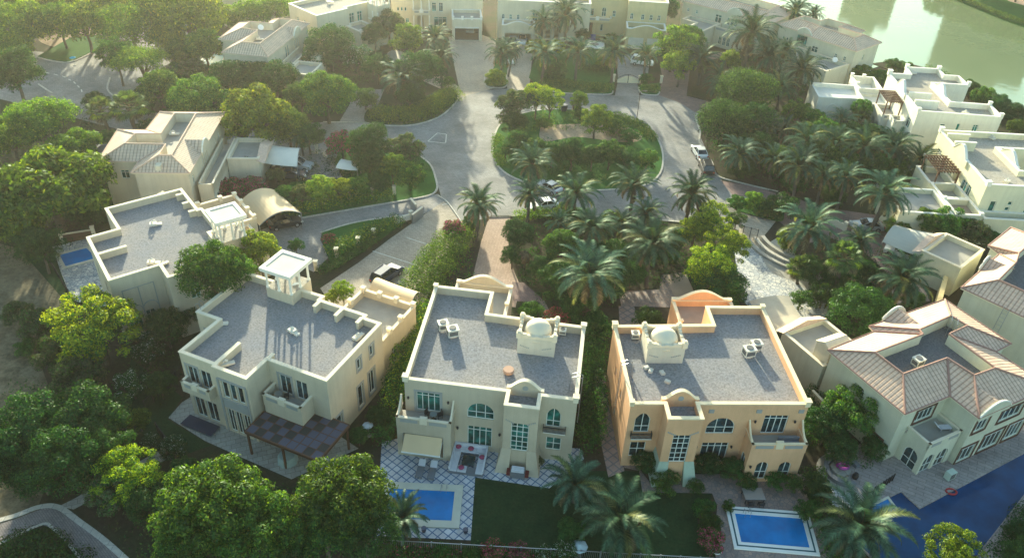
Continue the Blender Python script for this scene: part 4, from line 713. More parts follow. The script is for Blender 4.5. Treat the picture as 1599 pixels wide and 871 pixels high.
for (a, b) in [((70, 113), (77, 115)), ((84, 116), (91, 118)), ((97, 119), (102, 121)), ((107, 124), (111, 126)), ((115, 128), (118, 131)), ((121, 134), (124, 137)), ((127, 140), (128, 144))]:
    p, q = G(*a), G(*b); T = (q-p).normalized(); N = Vector((T.y, -T.x, 0)); mk.obox(Vector((p.x, p.y, 0)), T, N, 0, (q-p).length, -.1, .1, .011, .015)
tag(mk.build("road_marking", MARK), kind="structure")
# driveways and side branches
sheet("driveway", [(700, 58), (752, 55), (774, 62), (772, 138), (720, 152), (713, 120)], .014, DRIVE)
sheet("driveway", [(790, 66), (836, 66), (830, 100), (826, 142), (792, 139)], .014, DRIVE)
sheet("driveway", [(962, 84), (1015, 90), (1012, 115), (995, 128), (998, 150), (960, 150), (965, 126)], .014, DRIVEG)
sheet("driveway", [(1030, 100), (1085, 98), (1075, 130), (1075, 150), (1106, 152), (1104, 172), (1086, 176), (1060, 160), (1025, 148), (1035, 125)], .014, PURP)
sheet("driveway", [(1100, 90), (1140, 78), (1160, 95), (1120, 110), (1105, 150), (1080, 150), (1090, 110)], .013, PURP)
sheet("driveway", [(556, 139), (600, 140), (590, 165), (573, 190), (530, 190), (545, 165)], .014, DRIVEG)
sheet("driveway", [(600, 90), (625, 80), (715, 135), (718, 150), (690, 140), (625, 110), (605, 100)], .013, DRIVE, True)
sheet("driveway", [(480, 222), (530, 222), (522, 250), (535, 278), (470, 280), (440, 262)], .014, DRIVEG)
sheet("driveway", [(385, 215), (430, 215), (430, 260), (385, 265)], .013, DECKG)
sheet("driveway", [(395, 365), (440, 346), (575, 324), (684, 303), (700, 318), (655, 337), (560, 348), (503, 362), (500, 375), (515, 400), (490, 425), (440, 400), (400, 385)], .014, DRIVEG)
sheet("driveway", [(500, 450), (560, 410), (610, 372), (660, 337), (695, 313), (725, 352), (708, 370), (690, 425), (660, 475), (600, 500), (520, 480)], .016, DRIVE)
sheet("driveway", [(735, 445), (752, 375), (764, 338), (797, 337), (793, 372), (797, 410), (812, 445), (805, 480), (735, 470)], .014, PINKP)
sheet("path", [(800, 440), (845, 443), (848, 472), (802, 470)], .018, PURP)
sheet("path", [(842, 468), (868, 470), (872, 505), (846, 500)], .020, CRAZY)
sheet("driveway", [(965, 450), (1030, 452), (1032, 430), (1050, 420), (1072, 425), (1100, 460), (1055, 480), (970, 478)], .014, CRAZY)
sheet("path", [(966, 478), (990, 478), (1000, 515), (968, 515)], .016, PINKD)
sheet("driveway", [(1034, 424), (1072, 420), (1100, 462), (1055, 466)], .022, DECKP)
sheet("driveway", [(1125, 282), (1170, 290), (1250, 312), (1330, 345), (1330, 365), (1260, 380), (1215, 345), (1150, 312)], .014, PURP)
sheet("driveway", [(1290, 325), (1400, 340), (1420, 400), (1390, 430), (1340, 385), (1260, 360)], .012, PURP)
sheet("driveway", [(1160, 340), (1212, 345), (1180, 385), (1150, 372)], .018, DRIVE)
sheet("path", [(1146, 372), (1178, 374), (1196, 400), (1225, 430), (1290, 462), (1300, 490), (1230, 500), (1165, 475), (1150, 430)], .014, CRAZYW, True)
sheet("path", [(1190, 395), (1215, 372), (1240, 395), (1262, 410), (1300, 455), (1290, 470), (1240, 440), (1205, 425)], .018, DECKG, True)
sheet("path", [(1340, 455), (1440, 440), (1452, 470), (1370, 480)], .014, CRAZY)
sheet("driveway", [(1140, 190), (1420, 150), (1440, 260), (1360, 300), (1200, 260)], .006, DECKG)
# planted islands and verges with their kerbs
isl = [(770, 240), (772, 215), (782, 194), (808, 180), (850, 172), (900, 172), (950, 177), (1000, 192), (1025, 215), (1035, 243), (1030, 272), (1005, 290), (950, 297), (880, 297), (838, 290), (800, 277), (778, 260)]
sheet("lawn", isl, .10, LAWN, True, thick=1); kerb(isl)
sheet("sand_pit", [(843, 205), (860, 196), (960, 196), (1000, 210), (995, 222), (960, 222), (900, 215), (850, 222)], .108, SANDP, True)
v1 = [(572, 193), (612, 197), (650, 195), (688, 182), (712, 160), (716, 148), (700, 138), (660, 152), (610, 168), (575, 172)]
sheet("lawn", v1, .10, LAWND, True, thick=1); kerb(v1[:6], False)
v2 = [(575, 323), (640, 311), (672, 304), (682, 295), (676, 262), (652, 242), (620, 232), (560, 228), (532, 232), (522, 255), (540, 280), (455, 285), (430, 315), (445, 345)]
sheet("lawn", v2, .10, LAWN, False, thick=1); kerb([(440, 346), (510, 334), (575, 323), (640, 312), (672, 305), (682, 296), (681, 282), (672, 258), (650, 240)], False)
v3 = [(503, 361), (560, 347), (648, 335), (600, 370), (560, 398), (520, 420), (505, 385)]
sheet("lawn", v3, .10, LAWN, False, thick=1); kerb([(500, 364), (560, 347), (648, 335)], False)
v4 = [(758, 134), (790, 136), (792, 110), (800, 80), (778, 78), (770, 110)]
sheet("lawn", v4, .10, LAWN, False, thick=1); kerb([(757, 118), (758, 134), (774, 138), (790, 135), (791, 118)], False)
v5 = [(826, 122), (840, 75), (965, 78), (958, 147), (900, 146), (870, 145), (845, 138)]
sheet("lawn", v5, .10, LAWN, False, thick=1); kerb([(845, 138), (870, 145), (900, 147), (950, 148), (957, 143)], False)
v6 = [(997, 134), (1030, 130), (1030, 148), (1000, 147)]
sheet("lawn", v6, .10, LAWN, False, thick=1); kerb([(997, 137), (1002, 147), (1025, 149), (1030, 144)], False)
v7 = [(1072, 150), (1078, 105), (1105, 95), (1200, 80), (1420, 240), (1330, 320), (1210, 300), (1122, 275), (1108, 250), (1100, 228), (1090, 205), (1095, 188), (1108, 175), (1112, 160)]
sheet("garden_bed", v7, .09, GROUND, False, thick=1); kerb([(1108, 172), (1090, 178), (1087, 186), (1093, 206), (1092, 222), (1100, 232)], False); kerb([(1112, 262), (1122, 276), (1160, 287), (1215, 300)], False)
v8 = [(1136, 313), (1160, 307), (1215, 320), (1222, 345), (1190, 340), (1150, 328)]
sheet("lawn", v8, .10, LAWN, True, thick=1); kerb([(1140, 322), (1136, 313), (1150, 308), (1180, 312)], False)
v9 = [(795, 345), (850, 340), (960, 343), (1060, 350), (1140, 362), (1150, 420), (1160, 480), (1090, 470), (1070, 425), (1035, 428), (1020, 452), (960, 455), (960, 520), (875, 515), (850, 470), (815, 438), (798, 395)]
sheet("garden_bed", v9, .08, GROUND, False, thick=1); kerb([(765, 339), (797, 338), (850, 336), (960, 340), (1060, 347), (1135, 356)], False)
sheet("garden_bed", [(708, 372), (750, 372), (735, 445), (700, 480), (655, 540), (620, 640), (600, 640), (640, 520), (690, 430)], .02, GROUND)
kerb([(505, 191), (572, 192)], False, w_=.2)
kerb([(684, 306), (700, 318), (724, 352)], False, w_=.2); kerb([(762, 339), (798, 338)], False, False, .2)
mk = MB()
for (a, b) in [((683, 208), (697, 210)), ((697, 210), (696, 223)), ((668, 221), (696, 224)), ((683, 208), (668, 221)), ((635, 371), (672, 383)), ((582, 392), (650, 414)), ((690, 320), (700, 318))]:
    p, q = G(*a), G(*b); T = (q-p).normalized(); N = Vector((T.y, -T.x, 0)); mk.obox(Vector((p.x, p.y, 0)), T, N, 0, (q-p).length, -.07, .07, .017, .021)
tag(mk.build("road_marking", MARK), kind="structure")
# lawns and patios round the front villas
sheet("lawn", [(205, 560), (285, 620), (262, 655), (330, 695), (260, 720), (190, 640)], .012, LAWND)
sheet("patio", [(263, 652), (284, 628), (330, 600), (470, 640), (560, 700), (455, 748), (380, 715), (320, 688)], .018, PATIO_A)
sheet("patio", [(588, 836), (596, 690), (640, 680), (905, 700), (912, 716), (858, 762), (742, 745), (735, 843)], .018, DIAM)
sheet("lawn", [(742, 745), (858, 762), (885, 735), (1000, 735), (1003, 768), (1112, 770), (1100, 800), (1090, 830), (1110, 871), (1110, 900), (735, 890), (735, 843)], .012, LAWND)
sheet("patio", [(1003, 768), (998, 735), (975, 730), (940, 600), (955, 590), (975, 700), (1020, 760), (1060, 740), (1290, 740), (1255, 760), (1300, 871), (1300, 900), (1120, 900), (1115, 840), (1120, 790), (1112, 770)], .020, CRAZY)
sheet("path", [(930, 585), (950, 585), (975, 735), (950, 745), (938, 690)], .024, PINKD)
for px, m in [([(500, 210), (530, 210), (520, 190), (505, 191)], DRIVEG)]: sheet("driveway", px, .016, m)
sheet("garden_bed", [(1090, 800), (1110, 795), (1125, 820), (1120, 850), (1095, 835)], .06, GROUND, True, thick=1)
sheet("path", [(-40, 830), (30, 808), (75, 790), (98, 792), (150, 838), (215, 895), (150, 900), (105, 850), (85, 825), (60, 817), (-40, 860)], .016, PATHB)
kerb([(-40, 822), (20, 806), (62, 791), (92, 792), (125, 815), (165, 845), (215, 890)], False, True, .5, .05); kerb([(-40, 868), (60, 820), (82, 824), (108, 850), (150, 905)], False, True, .25, .05)
sheet("path", [(92, 790), (118, 777), (180, 740), (255, 700), (272, 710), (190, 755), (115, 795)], .012, PATIO_A)
sheet("bare_ground", [(100, 800), (130, 790), (250, 760), (260, 830), (230, 880), (190, 871)], .008, GROUND)
sheet("patio", [(1290, 700), (1360, 720), (1400, 760), (1380, 800), (1300, 790)], .016, CRAZYW)
sheet("patio", [(82, 385), (140, 372), (185, 400), (215, 470), (150, 480), (112, 468), (95, 425)], .018, CRAZYW)
sheet("lawn", [(40, 400), (82, 400), (130, 470), (110, 480)], .012, LAWND)
# F deck
def LP(H, pts): 
    a = H.root.rotation_euler.z; o = H.root.location; return [(o.x+x*math.cos(a)-y*math.sin(a), o.y+x*math.sin(a)+y*math.cos(a)) for x, y in pts]
tag(MB().prism(LP(F, [(-2.2, 2.5), (-5.5, -1.5), (-5.2, -3.25), (-1.0, -3.15), (-.98, -5.4), (15, -4.85), (26, -4.65), (26, 3), (0, 3)]), .002, .16).build("pool_deck", DECKF), kind="structure")
# ---------------------------------------------------------------- lake and its banks
sheet("lake", [(1100, -60), (1185, 10), (1215, 60), (1290, 95), (1360, 108), (1395, 98), (1440, 112), (1500, 132), (1560, 168), (1600, 195), (1750, 260), (1800, 80), (1599, 44), (1560, 30), (1480, -4), (1440, -60), (1420, -200), (1100, -200)], .05, LAKE)
sheet("bank", [(1599, 44), (1560, 30), (1480, -4), (1440, -60), (1560, -60), (1640, 20), (1800, 50), (1800, 80)], .12, LAWN, thick=1)
sheet("path", [(1555, -12), (1575, 3), (1660, 28), (1660, 12), (1590, -14)], .14, PINKP); sheet("bank", [(1360, 100), (1400, 95), (1450, 108), (1540, 150), (1600, 190), (1600, 230), (1500, 170), (1430, 125)], .10, GROUND, thick=1)
# ---------------------------------------------------------------- pools
def pool(label, corners, mat, cop, w_=.5, band=None, z=.10):
    w2 = ccw([tuple(G(*p)[:2]) for p in corners]); r = empty("swimming_pool", (0, 0, 0), 0, label, "swimming pool")
    c = sum((Vector(p) for p in w2), Vector((0, 0)))/len(w2); r.location = (c.x, c.y, 0); w2 = [(x-c.x, y-c.y) for x, y in w2]
    MB().poly([(x, y, z-.02) for x, y in w2]).build("pool_water", mat, r)
    MB().ring(offset(w2, -w_), w2, .0, z+.06).build("pool_edge", cop, r)
    if band: MB().ring(offset(w2, -w_*.62), offset(w2, -w_*.42), .05, z+.064).build("edge_stripe", band, r)
    return r
pool("bright blue pool on the white diamond-tiled patio", [(608, 763), (710, 768), (705, 814), (604, 810)], POOL, COPST, .75)
pool("blue pool edged with a white and dark striped border, below the peach villa", [(1147, 802), (1252, 810), (1264, 856), (1157, 847)], POOL, WHITE, .75, plain("dark_teal_border", (.02, .09, .11), .5))
pool("small blue pool beside the left flat-roofed villa", [(93, 399), (135, 388), (152, 404), (103, 417)], POOL, COPST, .35)
pool("small turquoise pool at the corner of the top left villa", [(318, 94), (332, 85), (350, 87), (346, 103), (318, 102)], water("pool_turquoise", (.01, .22, .26), (.02, .3, .33), 1, .1, .35, .15), COPST, .5)
SPA = 1
r = empty("swimming_pool", tuple(F.root.location), F.root.rotation_euler.z, "long dark-blue L-shaped pool along the grey deck at the lower right", "swimming pool")
pf = [(-1.2, -3.5), (-4.6, -3.7), (-5.4, -7.2), (-3.5, -13), (.5, -16), (1.5, -13.5), (24, -13.5), (24, -5.2), (.3, -5.6)]
pf = [(-9.4, -4.4), (-4.8, -3.3), (-1.05, -3.25), (-1.05, -5.45), (15, -4.95), (21.5, -4.8), (10, -8.4), (.8, -10.9), (-2, -11.8), (-9, -14)]
pf = ccw(pf); MB().poly([(x, y, .05) for x, y in pf]).build("pool_water", POOLD, r); MB().ring(offset(pf, -.12), pf, .0, .175).build("pool_edge", DECKF, r)
tag(MB().prism(LP(F, [(-2, -11.95), (.8, -11.05), (10, -8.55), (22, -5.0), (26, -5.0), (26, -6.0), (10, -10.3), (.8, -12.7), (-2, -13.6)]), .002, .14).build("path", DECKF), kind="structure")
w2 = ccw([tuple(G(*p)[:2]) for p in [(1352, 792), (1386, 776), (1404, 800), (1372, 818)]]); cxy = sum((Vector(p) for p in w2), Vector((0, 0)))/4; r = empty("spa_basin", (cxy.x, cxy.y, 0), 0, "small square spa basin with beige rim at the head of the dark-blue pool", "spa"); w2 = [(x-cxy.x, y-cxy.y) for x, y in w2]
MB().ring(w2, offset(w2, .22), .06, .22).build("spa_rim", COPST, r); MB().poly([(*p, .12) for p in offset(w2, .2)]).build("spa_water", POOL, r)
TOWERM = stucco("tower_facade", (.22, .24, .18))
# towers beyond the far shore, whose reflections darken the lake
for nm, (cx, cy, w_, h, az) in {"with a stepped top": (146, 352, 20, 46, -22), "with a flat top": (190, 332, 36, 60, -30)}.items():
    t_ = empty("apartment_tower", (cx, cy, 0), R(az), "tall apartment tower %s beyond the lake, seen only as a reflection" % nm, "tower")
    MB().box(-w_/2, -8, 0, w_/2, 8, h).box(-w_/4, -5, h, w_/4, 5, h+5).build("tower_wall", TOWERM, t_)
    wm = MB()
    for k in range(int(h/3.5)): wm.box(-w_/2+1, -8.06, 1.5+k*3.5, w_/2-1, -8, 3.2+k*3.5)
    wm.build("window_bands", PANED, t_)
# ---------------------------------------------------------------- vegetation
rng = np.random.default_rng(11)
def leaf_mesh(name, P, N, S, mi, mats, aspect=.55):
    n = len(P); N = N+rng.normal(0, .42, (n, 3)); N /= np.linalg.norm(N, axis=1)[:, None]
    A = rng.normal(size=(n, 3)); A -= (A*N).sum(1)[:, None]*N; A /= np.linalg.norm(A, axis=1)[:, None]; B = np.cross(N, A)
    S = S[:, None]; V = np.stack([P-A*S*.6, P-B*S*aspect*.5, P+A*S*.6, P+B*S*aspect*.5], 1).reshape(-1, 3)
    me = bpy.data.meshes.new(name); me.vertices.add(4*n); me.loops.add(4*n); me.polygons.add(n)
    me.vertices.foreach_set("co", V.astype(np.float32).ravel()); me.loops.foreach_set("vertex_index", np.arange(4*n, dtype=np.int32))
    me.polygons.foreach_set("loop_start", np.arange(0, 4*n, 4, dtype=np.int32)); me.polygons.foreach_set("loop_total", np.full(n, 4, dtype=np.int32)) if hasattr(me.polygons, "x") else None
    for m in mats: me.materials.append(m)
    me.polygons.foreach_set("material_index", mi.astype(np.int32)); me.update(calc_edges=True); me.validate(); return me
def blob_points(blobs, n, fill=.12, squash=.8):
    """leaves thrown on the outer halves of clumps: (pos, normal, heightwithin clump, clump index)"""
    bl = np.array(blobs); w_ = bl[:, 3]**2; idx = rng.choice(len(bl), n, p=w_/w_.sum()); d = rng.normal(size=(n, 3)); d /= np.linalg.norm(d, axis=1)[:, None]
    d[:, 2] = np.where(d[:, 2] < -.35, -d[:, 2], d[:, 2]); rr = bl[idx, 3]*(1-rng.random(n)**2*.38)*(1+rng.normal(0, .10, n)); q = d*rr[:, None]; q[:, 2] *= squash
    return bl[idx, :3]+q, d, d[:, 2], idx
CR = {}
def crown(kind, var, Rr, dens=1.0):
    """crown of nominal radius Rr centred on the origin; bottom about -0.6 Rr"""
    key = (kind, var)
    if key in CR: return CR[key]
    bl = []
    if kind == 'umb':
        for k in range(46):
            a = rng.random()*6.283; r = math.sqrt(rng.random())*.84; bl.append((Rr*r*math.cos(a), Rr*r*math.sin(a), Rr*(.30-.42*r*r+rng.normal()*.05), Rr*(.2+.1*rng.random())))
        n, s, mats = 15000, .30, [L_UMB, L_YEL]; tipn = .06
    else:
        k = {'rnd': 34, 'mid': 40, 'yel': 46, 'bri': 30, 'bush': 16, 'dome': 30, 'olive': 24, 'wht': 24, 'pnk': 18, 'haz': 36}[kind]
        for i in range(k):
            z = 1-1.55*(i+.5)/k; ph = i*2.39996+rng.random()*.5; q = math.sqrt(max(0, 1-z*z)); e = .70+.24*rng.random(); hz = .82 if kind != 'bri' else 1.0
            br = {'rnd': .27, 'mid': .24, 'yel': .19, 'bri': .25, 'bush': .36, 'dome': .33, 'olive': .27, 'wht': .26, 'pnk': .34, 'haz': .3}[kind]
            if kind == 'dome': e = .70; hz = .8
            bl.append((Rr*q*e*math.cos(ph), Rr*q*e*math.sin(ph), Rr*z*e*hz, Rr*br*(.8+.45*rng.random())))
        bl = [b for b in bl if rng.random() > (.0 if kind == 'dome' else .16)]
        for i in range(6): bl.append((Rr*rng.normal()*.2, Rr*rng.normal()*.2, Rr*rng.normal()*.15, Rr*.4))
        n = {'rnd': 15000, 'mid': 17000, 'yel': 15000, 'bri': 9000, 'bush': 4500, 'dome': 16000, 'olive': 8000, 'wht': 7000, 'pnk': 5000, 'haz': 9000}[kind]
        s = {'rnd': .27, 'mid': .28, 'yel': .25, 'bri': .24, 'bush': .2, 'dome': .22, 'olive': .22, 'wht': .24, 'pnk': .22, 'haz': .34}[kind]
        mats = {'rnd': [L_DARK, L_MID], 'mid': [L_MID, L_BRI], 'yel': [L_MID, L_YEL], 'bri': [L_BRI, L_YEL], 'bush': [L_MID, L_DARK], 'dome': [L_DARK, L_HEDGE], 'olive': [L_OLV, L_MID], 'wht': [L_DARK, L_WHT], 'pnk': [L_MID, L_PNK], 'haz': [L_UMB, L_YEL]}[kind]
        tipn = {'rnd': .2, 'mid': .3, 'yel': .8, 'bri': .15, 'bush': .3, 'dome': .3, 'olive': .2, 'wht': .10, 'pnk': .45, 'haz': .1}[kind]
    P, N, h, idx = blob_points(bl, int(n*dens)); S = s*(.7+.6*rng.random(len(P)))*(Rr/4.2)**.35
    thr = .05 if kind == 'yel' else -.2
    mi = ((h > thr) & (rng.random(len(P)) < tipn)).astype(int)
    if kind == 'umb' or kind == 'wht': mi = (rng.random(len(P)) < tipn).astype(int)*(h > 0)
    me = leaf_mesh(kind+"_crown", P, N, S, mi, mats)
    # trunk with limbs out to some clumps
    mb = MB(); H0 = Rr*1.5; base = -H0
    mb.tube([(0, 0, base), (Rr*.03, 0, base+H0*.35), (0, Rr*.03, base+H0*.6)], Rr*.07, 8, 0, Rr*.045)
    for i in range(0, len(bl), max(1, len(bl)//9)):
        b = bl[i]; mb.tube([(0, Rr*.03, base+H0*.58), (b[0]*.4, b[1]*.4, (b[2]-H0*.45)*.5), (b[0]*.85, b[1]*.85, b[2]*.8)], Rr*.035, 5, 0, Rr*.012)
    tm = bpy.data.meshes.new("trunk"); tm.from_pydata(mb.v, [], mb.f); tm.materials.append(BARK); tm.update()
    CR[key] = (me, tm, Rr); return CR[key]
KIND = {'umb': ("flat_crowned_tree", "tree", "wide flat-crowned feathery green tree"), 'rnd': ("broadleaf_tree", "tree", "dense dark green tree"), 'mid': ("broadleaf_tree", "tree", "leafy mid-green tree"),
        'yel': ("yellow_tipped_tree", "tree", "tree with yellow-green leaf clumps"), 'bri': ("light_green_tree", "tree", "light bright-green tree"), 'bush': ("shrub", "shrub", "dark green rounded shrub"),
        'dome': ("clipped_tree", "tree", "smooth dome-shaped dark green tree"), 'olive': ("grey_green_shrub", "shrub", "loose grey-green shrub"), 'wht': ("frangipani_tree", "tree", "dark tree dotted with white flowers"), 'pnk': ("flowering_shrub", "shrub", "shrub covered in pink flowers"), 'haz': ("broadleaf_tree", "tree", "soft yellow-green tree")}
def tree(px, py, rpx, kind, h, where, zs=1.0, group=None):
    """crown centred on the photo point, standing on the ground, h = height of the crown's centre"""
    if kind in ('haz', 'umb'): h = h*.72
    Rm = metres(px, py, h, rpx)*1.06; p = G(px, py, h); base = {'bush': 1.2, 'pnk': 1.2, 'olive': 1.8, 'bri': 2.2, 'wht': 2.6}.get(kind, 4.5 if Rm < 6 else 8)
    var = random.randint(0, 2 if base > 2 else 1); me, tm, R0 = crown(kind, var, base); s = Rm/R0; nm, cat, desc = KIND[kind]
    r = empty(nm, (p.x, p.y, 0), random.random()*6.283, "%s %s" % (desc, where), cat, group)
    c = bpy.data.objects.new("crown", me); C.objects.link(c); c.parent = r; c.location = (0, 0, h); c.scale = (s, s, s*zs)
    t = bpy.data.objects.new("trunk", tm); C.objects.link(t); t.parent = r; k = h/(R0*1.5); t.location = (0, 0, h); t.scale = (s, s, max(k, .05))
    return r
# ---- palms
PALMS = {}
def palm_mesh(var, fan=False, dry=False):
    key = (var, fan, dry)
    if key in PALMS: return PALMS[key]
    V = []; F_ = []; MI = []
    def tri(a, b, c, m): n = len(V); V.extend([a, b, c]); F_.append((n, n+1, n+2)); MI.append(m)
    def quad(a, b, c, d, m): n = len(V); V.extend([a, b, c, d]); F_.append((n, n+1, n+2, n+3)); MI.append(m)
    if not fan:
        nf = (38+4*(var % 4)) if not dry else 26; Lf = 3.6
        for i in range(nf):
            az = i*2.39996+rng.random()*.4; u = i/nf; el = R(76-100*u+rng.normal()*7) if not dry else R(-10-45*u); L = Lf*(.78+.3*math.sin(math.pi*min(1, u+.25)))*(.9+.2*rng.random()); droop = (1.15+.6*rng.random())*(1.0 if not dry else 2.0)
            ns = 11; pts = []; pos = Vector((0, 0, 0)); e = el
            for k in range(ns+1):
                pts.append(pos.copy()); pos += Vector((math.cos(az)*math.cos(e), math.sin(az)*math.cos(e), math.sin(e)))*(L/ns); e -= R(droop*(2.5+8.5*k/ns))
            m = 2 if (u > .9-.05*(var % 4) or dry) else (1 if rng.random() < .10 else 0)
            side = Vector((-math.sin(az), math.cos(az), 0))
            for k in range(ns):
                a, b = pts[k], pts[k+1]; wv = side*.035*(1-k/ns*.7); quad(a-wv, b-wv, b+wv, a+wv, 3)
                if k < 1: continue
                d = (b-a).normalized(); upv = side.cross(d)*-1
                if upv.z < 0: upv = -upv
                for q in range(4):
                    o = a+(b-a)*(q/4); f = (k+q/4)/ns; ll = .60*(math.sin(math.pi*min(1, .18+f*.80))**.7)
                    for sg in (-1, 1):
                        dirv = (side*sg*.80+d*(.62+.2*f)+upv*(.22+.18*rng.random())-Vector((0, 0, .25))).normalized(); tip = o+dirv*ll*(.85+.3*rng.random()); wd = d*.054
                        tri(o-wd, o+wd, tip, m)
    else:
        nf = 34
        for i in range(nf):
            az = i*2.39996; u = i/nf; el = R(75-110*u); L = 1.15; st = Vector((math.cos(az)*math.cos(el), math.sin(az)*math.cos(el), math.sin(el))); c0 = st*L; side = Vector((-math.sin(az), math.cos(az), 0)); upv = side.cross(st)
            quad(Vector((0, 0, 0))-side*.03, c0-side*.03, c0+side*.03, Vector((0, 0, 0))+side*.03, 3); m = 2 if u > .84 else (1 if u > .7 and rng.random() < .4 else 0)
            for k in range(17):
                a = R(-105+210*k/16); dv = (st*math.cos(a)+side*math.sin(a)); a2 = R(-105+210*(k+.5)/16); d2 = (st*math.cos(a2)+side*math.sin(a2)); mid = c0+d2*.55; tp = c0+dv*(.95-.1*abs(a))-Vector((0, 0, .22)); pr = st.cross(dv).normalized() if st.cross(dv).length > .01 else side
                w1 = dv.cross(upv).normalized()*.075; quad(c0, c0+dv*.55-w1, tp, c0+dv*.55+w1, m)
    me = bpy.data.meshes.new("palm_crown"); me.from_pydata([tuple(v) for v in V], [], F_)
    for mt in ([L_PALM, L_PALMY, L_DRY, L_DRY] if not fan else [L_FAN, L_YEL, L_DRY, L_DRY]): me.materials.append(mt)
    me.polygons.foreach_set("material_index", MI); me.update()
    mb = MB(); bx = rng.normal()*.25; pts = []
    prof = []
    for k in range(15): f = k/14; pts.append((bx*math.sin(f*2.2), .2*f*f, f))
    n = len(pts); kk = 9
    for i, p in enumerate(pts):
        r_ = (.27 if i == 0 else .20+.035*(i % 2)) if i < n-2 else .30
        prof.append([(p[0]+r_*math.cos(6.283*j/kk), p[1]+r_*math.sin(6.283*j/kk), p[2]) for j in range(kk)])
    # trunk is 1 m tall here and is stretched to the palm's height
    mb.add([q for rg in prof for q in rg], [(i*kk+j, i*kk+(j+1) % kk, (i+1)*kk+(j+1) % kk, (i+1)*kk+j) for i in range(n-1) for j in range(kk)])
    tm = bpy.data.meshes.new("trunk"); tm.from_pydata(mb.v, [], mb.f); tm.materials.append(BARKP); tm.update()
    PALMS[key] = (me, tm, pts[-1]); return PALMS[key]
def palm(px, py, rpx, h, where, kind='date'):
    h = h*.78 if py > 110 else h*.9
    Rm = metres(px, py, h, rpx); p = G(px, py, h); fan = kind == 'fan'; dry = kind == 'dry'
    me, tm, top = palm_mesh(random.randint(0, 3 if not fan and not dry else 0), fan, dry); s = Rm*1.14/(3.15 if not fan else 2.0)
    nm, desc = {'date': ("date_palm", "feathery date palm"), 'fan': ("fan_palm", "fan palm with a tuft of pleated leaves"), 'dry': ("date_palm", "withered brown palm")}[kind]
    r = empty(nm, (p.x, p.y, 0), random.random()*6.283, "%s %s" % (desc, where), "palm")
    c = bpy.data.objects.new("crown", me); C.objects.link(c); c.parent = r; c.location = (top[0]*s, top[1]*s, h); c.scale = (s, s, s*(.9+.2*random.random())); c.rotation_euler = (random.uniform(-.08, .08), random.uniform(-.08, .08), 0)
    t = bpy.data.objects.new("trunk", tm); C.objects.link(t); t.parent = r; t.scale = (s, s, h+.1)
# ---- hedges and beds
def hedge(pxs, w_, h, label, mats=None, dens=1.0, nm="hedge", tip=.25, size=.2, cat="hedge"):
    P2 = [Vector(G(*p)[:2]) for p in pxs]; c = sum(P2, Vector((0, 0)))/len(P2); blobs = []
    for a, b in zip(P2[:-1], P2[1:]):
        L = (b-a).length; k = max(1, int(L/(w_*.33))); d = (b-a).normalized(); nn = Vector((-d.y, d.x))
        for i in range(k):
            q = a+(b-a)*((i+.5)/k)
            for o in (-.28, .28):
                r = w_*(.24+.08*rng.random()); x = q+nn*(o*w_+rng.normal()*.04*w_)-c; blobs.append((x.x, x.y, h-r*.8+rng.normal()*.06*h, r))
            blobs.append((q.x-c.x, q.y-c.y, h*.42, w_*.42))
    Lt = sum((b-a).length for a, b in zip(P2[:-1], P2[1:])); n = int(Lt*(w_*1.6+h*2)*60*dens/(size/.2)**2)
    P, N, hh, idx = blob_points(blobs, n, squash=max(.8, h/w_*.6)); P[:, 2] = np.maximum(P[:, 2], .05+rng.random(n)*.2)
    me = leaf_mesh(nm, P, N, size*(.7+.6*rng.random(n)), ((hh > .1) & (rng.random(n) < tip)).astype(int), mats or [L_HEDGE, L_BRI])
    o = bpy.data.objects.new(nm, me); C.objects.link(o); o.location = (c.x, c.y, 0); return tag(o, label, cat)
def bed(poly, label, mats, rb=.8, hmax=1.4, dens=1.0, tip=.2, size=.22, nm="ground_planting"):
    """low planting nobody could count, spread over a garden bed"""
    w2 = [Vector(G(*p)[:2]) for p in poly]; xs = [v.x for v in w2]; ys = [v.y for v in w2]; c = sum(w2, Vector((0, 0)))/len(w2); A = abs(area([tuple(v) for v in w2])); blobs = []; n = len(w2)
    def inside(x, y):
        r = False
        for i in range(n):
            a, b = w2[i], w2[(i+1) % n]
            if (a.y > y) != (b.y > y) and x < (b.x-a.x)*(y-a.y)/(b.y-a.y)+a.x: r = not r
        return r
    want = int(A/(rb*rb)*.75); tries = 0
    while len(blobs) < want and tries < want*20:
        tries += 1; x = rng.uniform(min(xs), max(xs)); y = rng.uniform(min(ys), max(ys))
        if inside(x, y): r = rb*(.5+.7*rng.random()); blobs.append((x-c.x, y-c.y, max(.1, rng.random()**1.5*hmax-r*.2), r))
    if not blobs: return
    k = int(A*26*dens/(size/.22)**2); P, N, hh, idx = blob_points(blobs, k, squash=.75); P[:, 2] = np.maximum(P[:, 2], .13+.1*rng.random(k))
    me = leaf_mesh(nm, P, N, size*(.7+.6*rng.random(k)), ((hh > 0) & (rng.random(k) < tip)).astype(int), mats)
    o = bpy.data.objects.new(nm, me); C.objects.link(o); o.location = (c.x, c.y, 0); tag(o, label, "shrubs", kind="stuff")
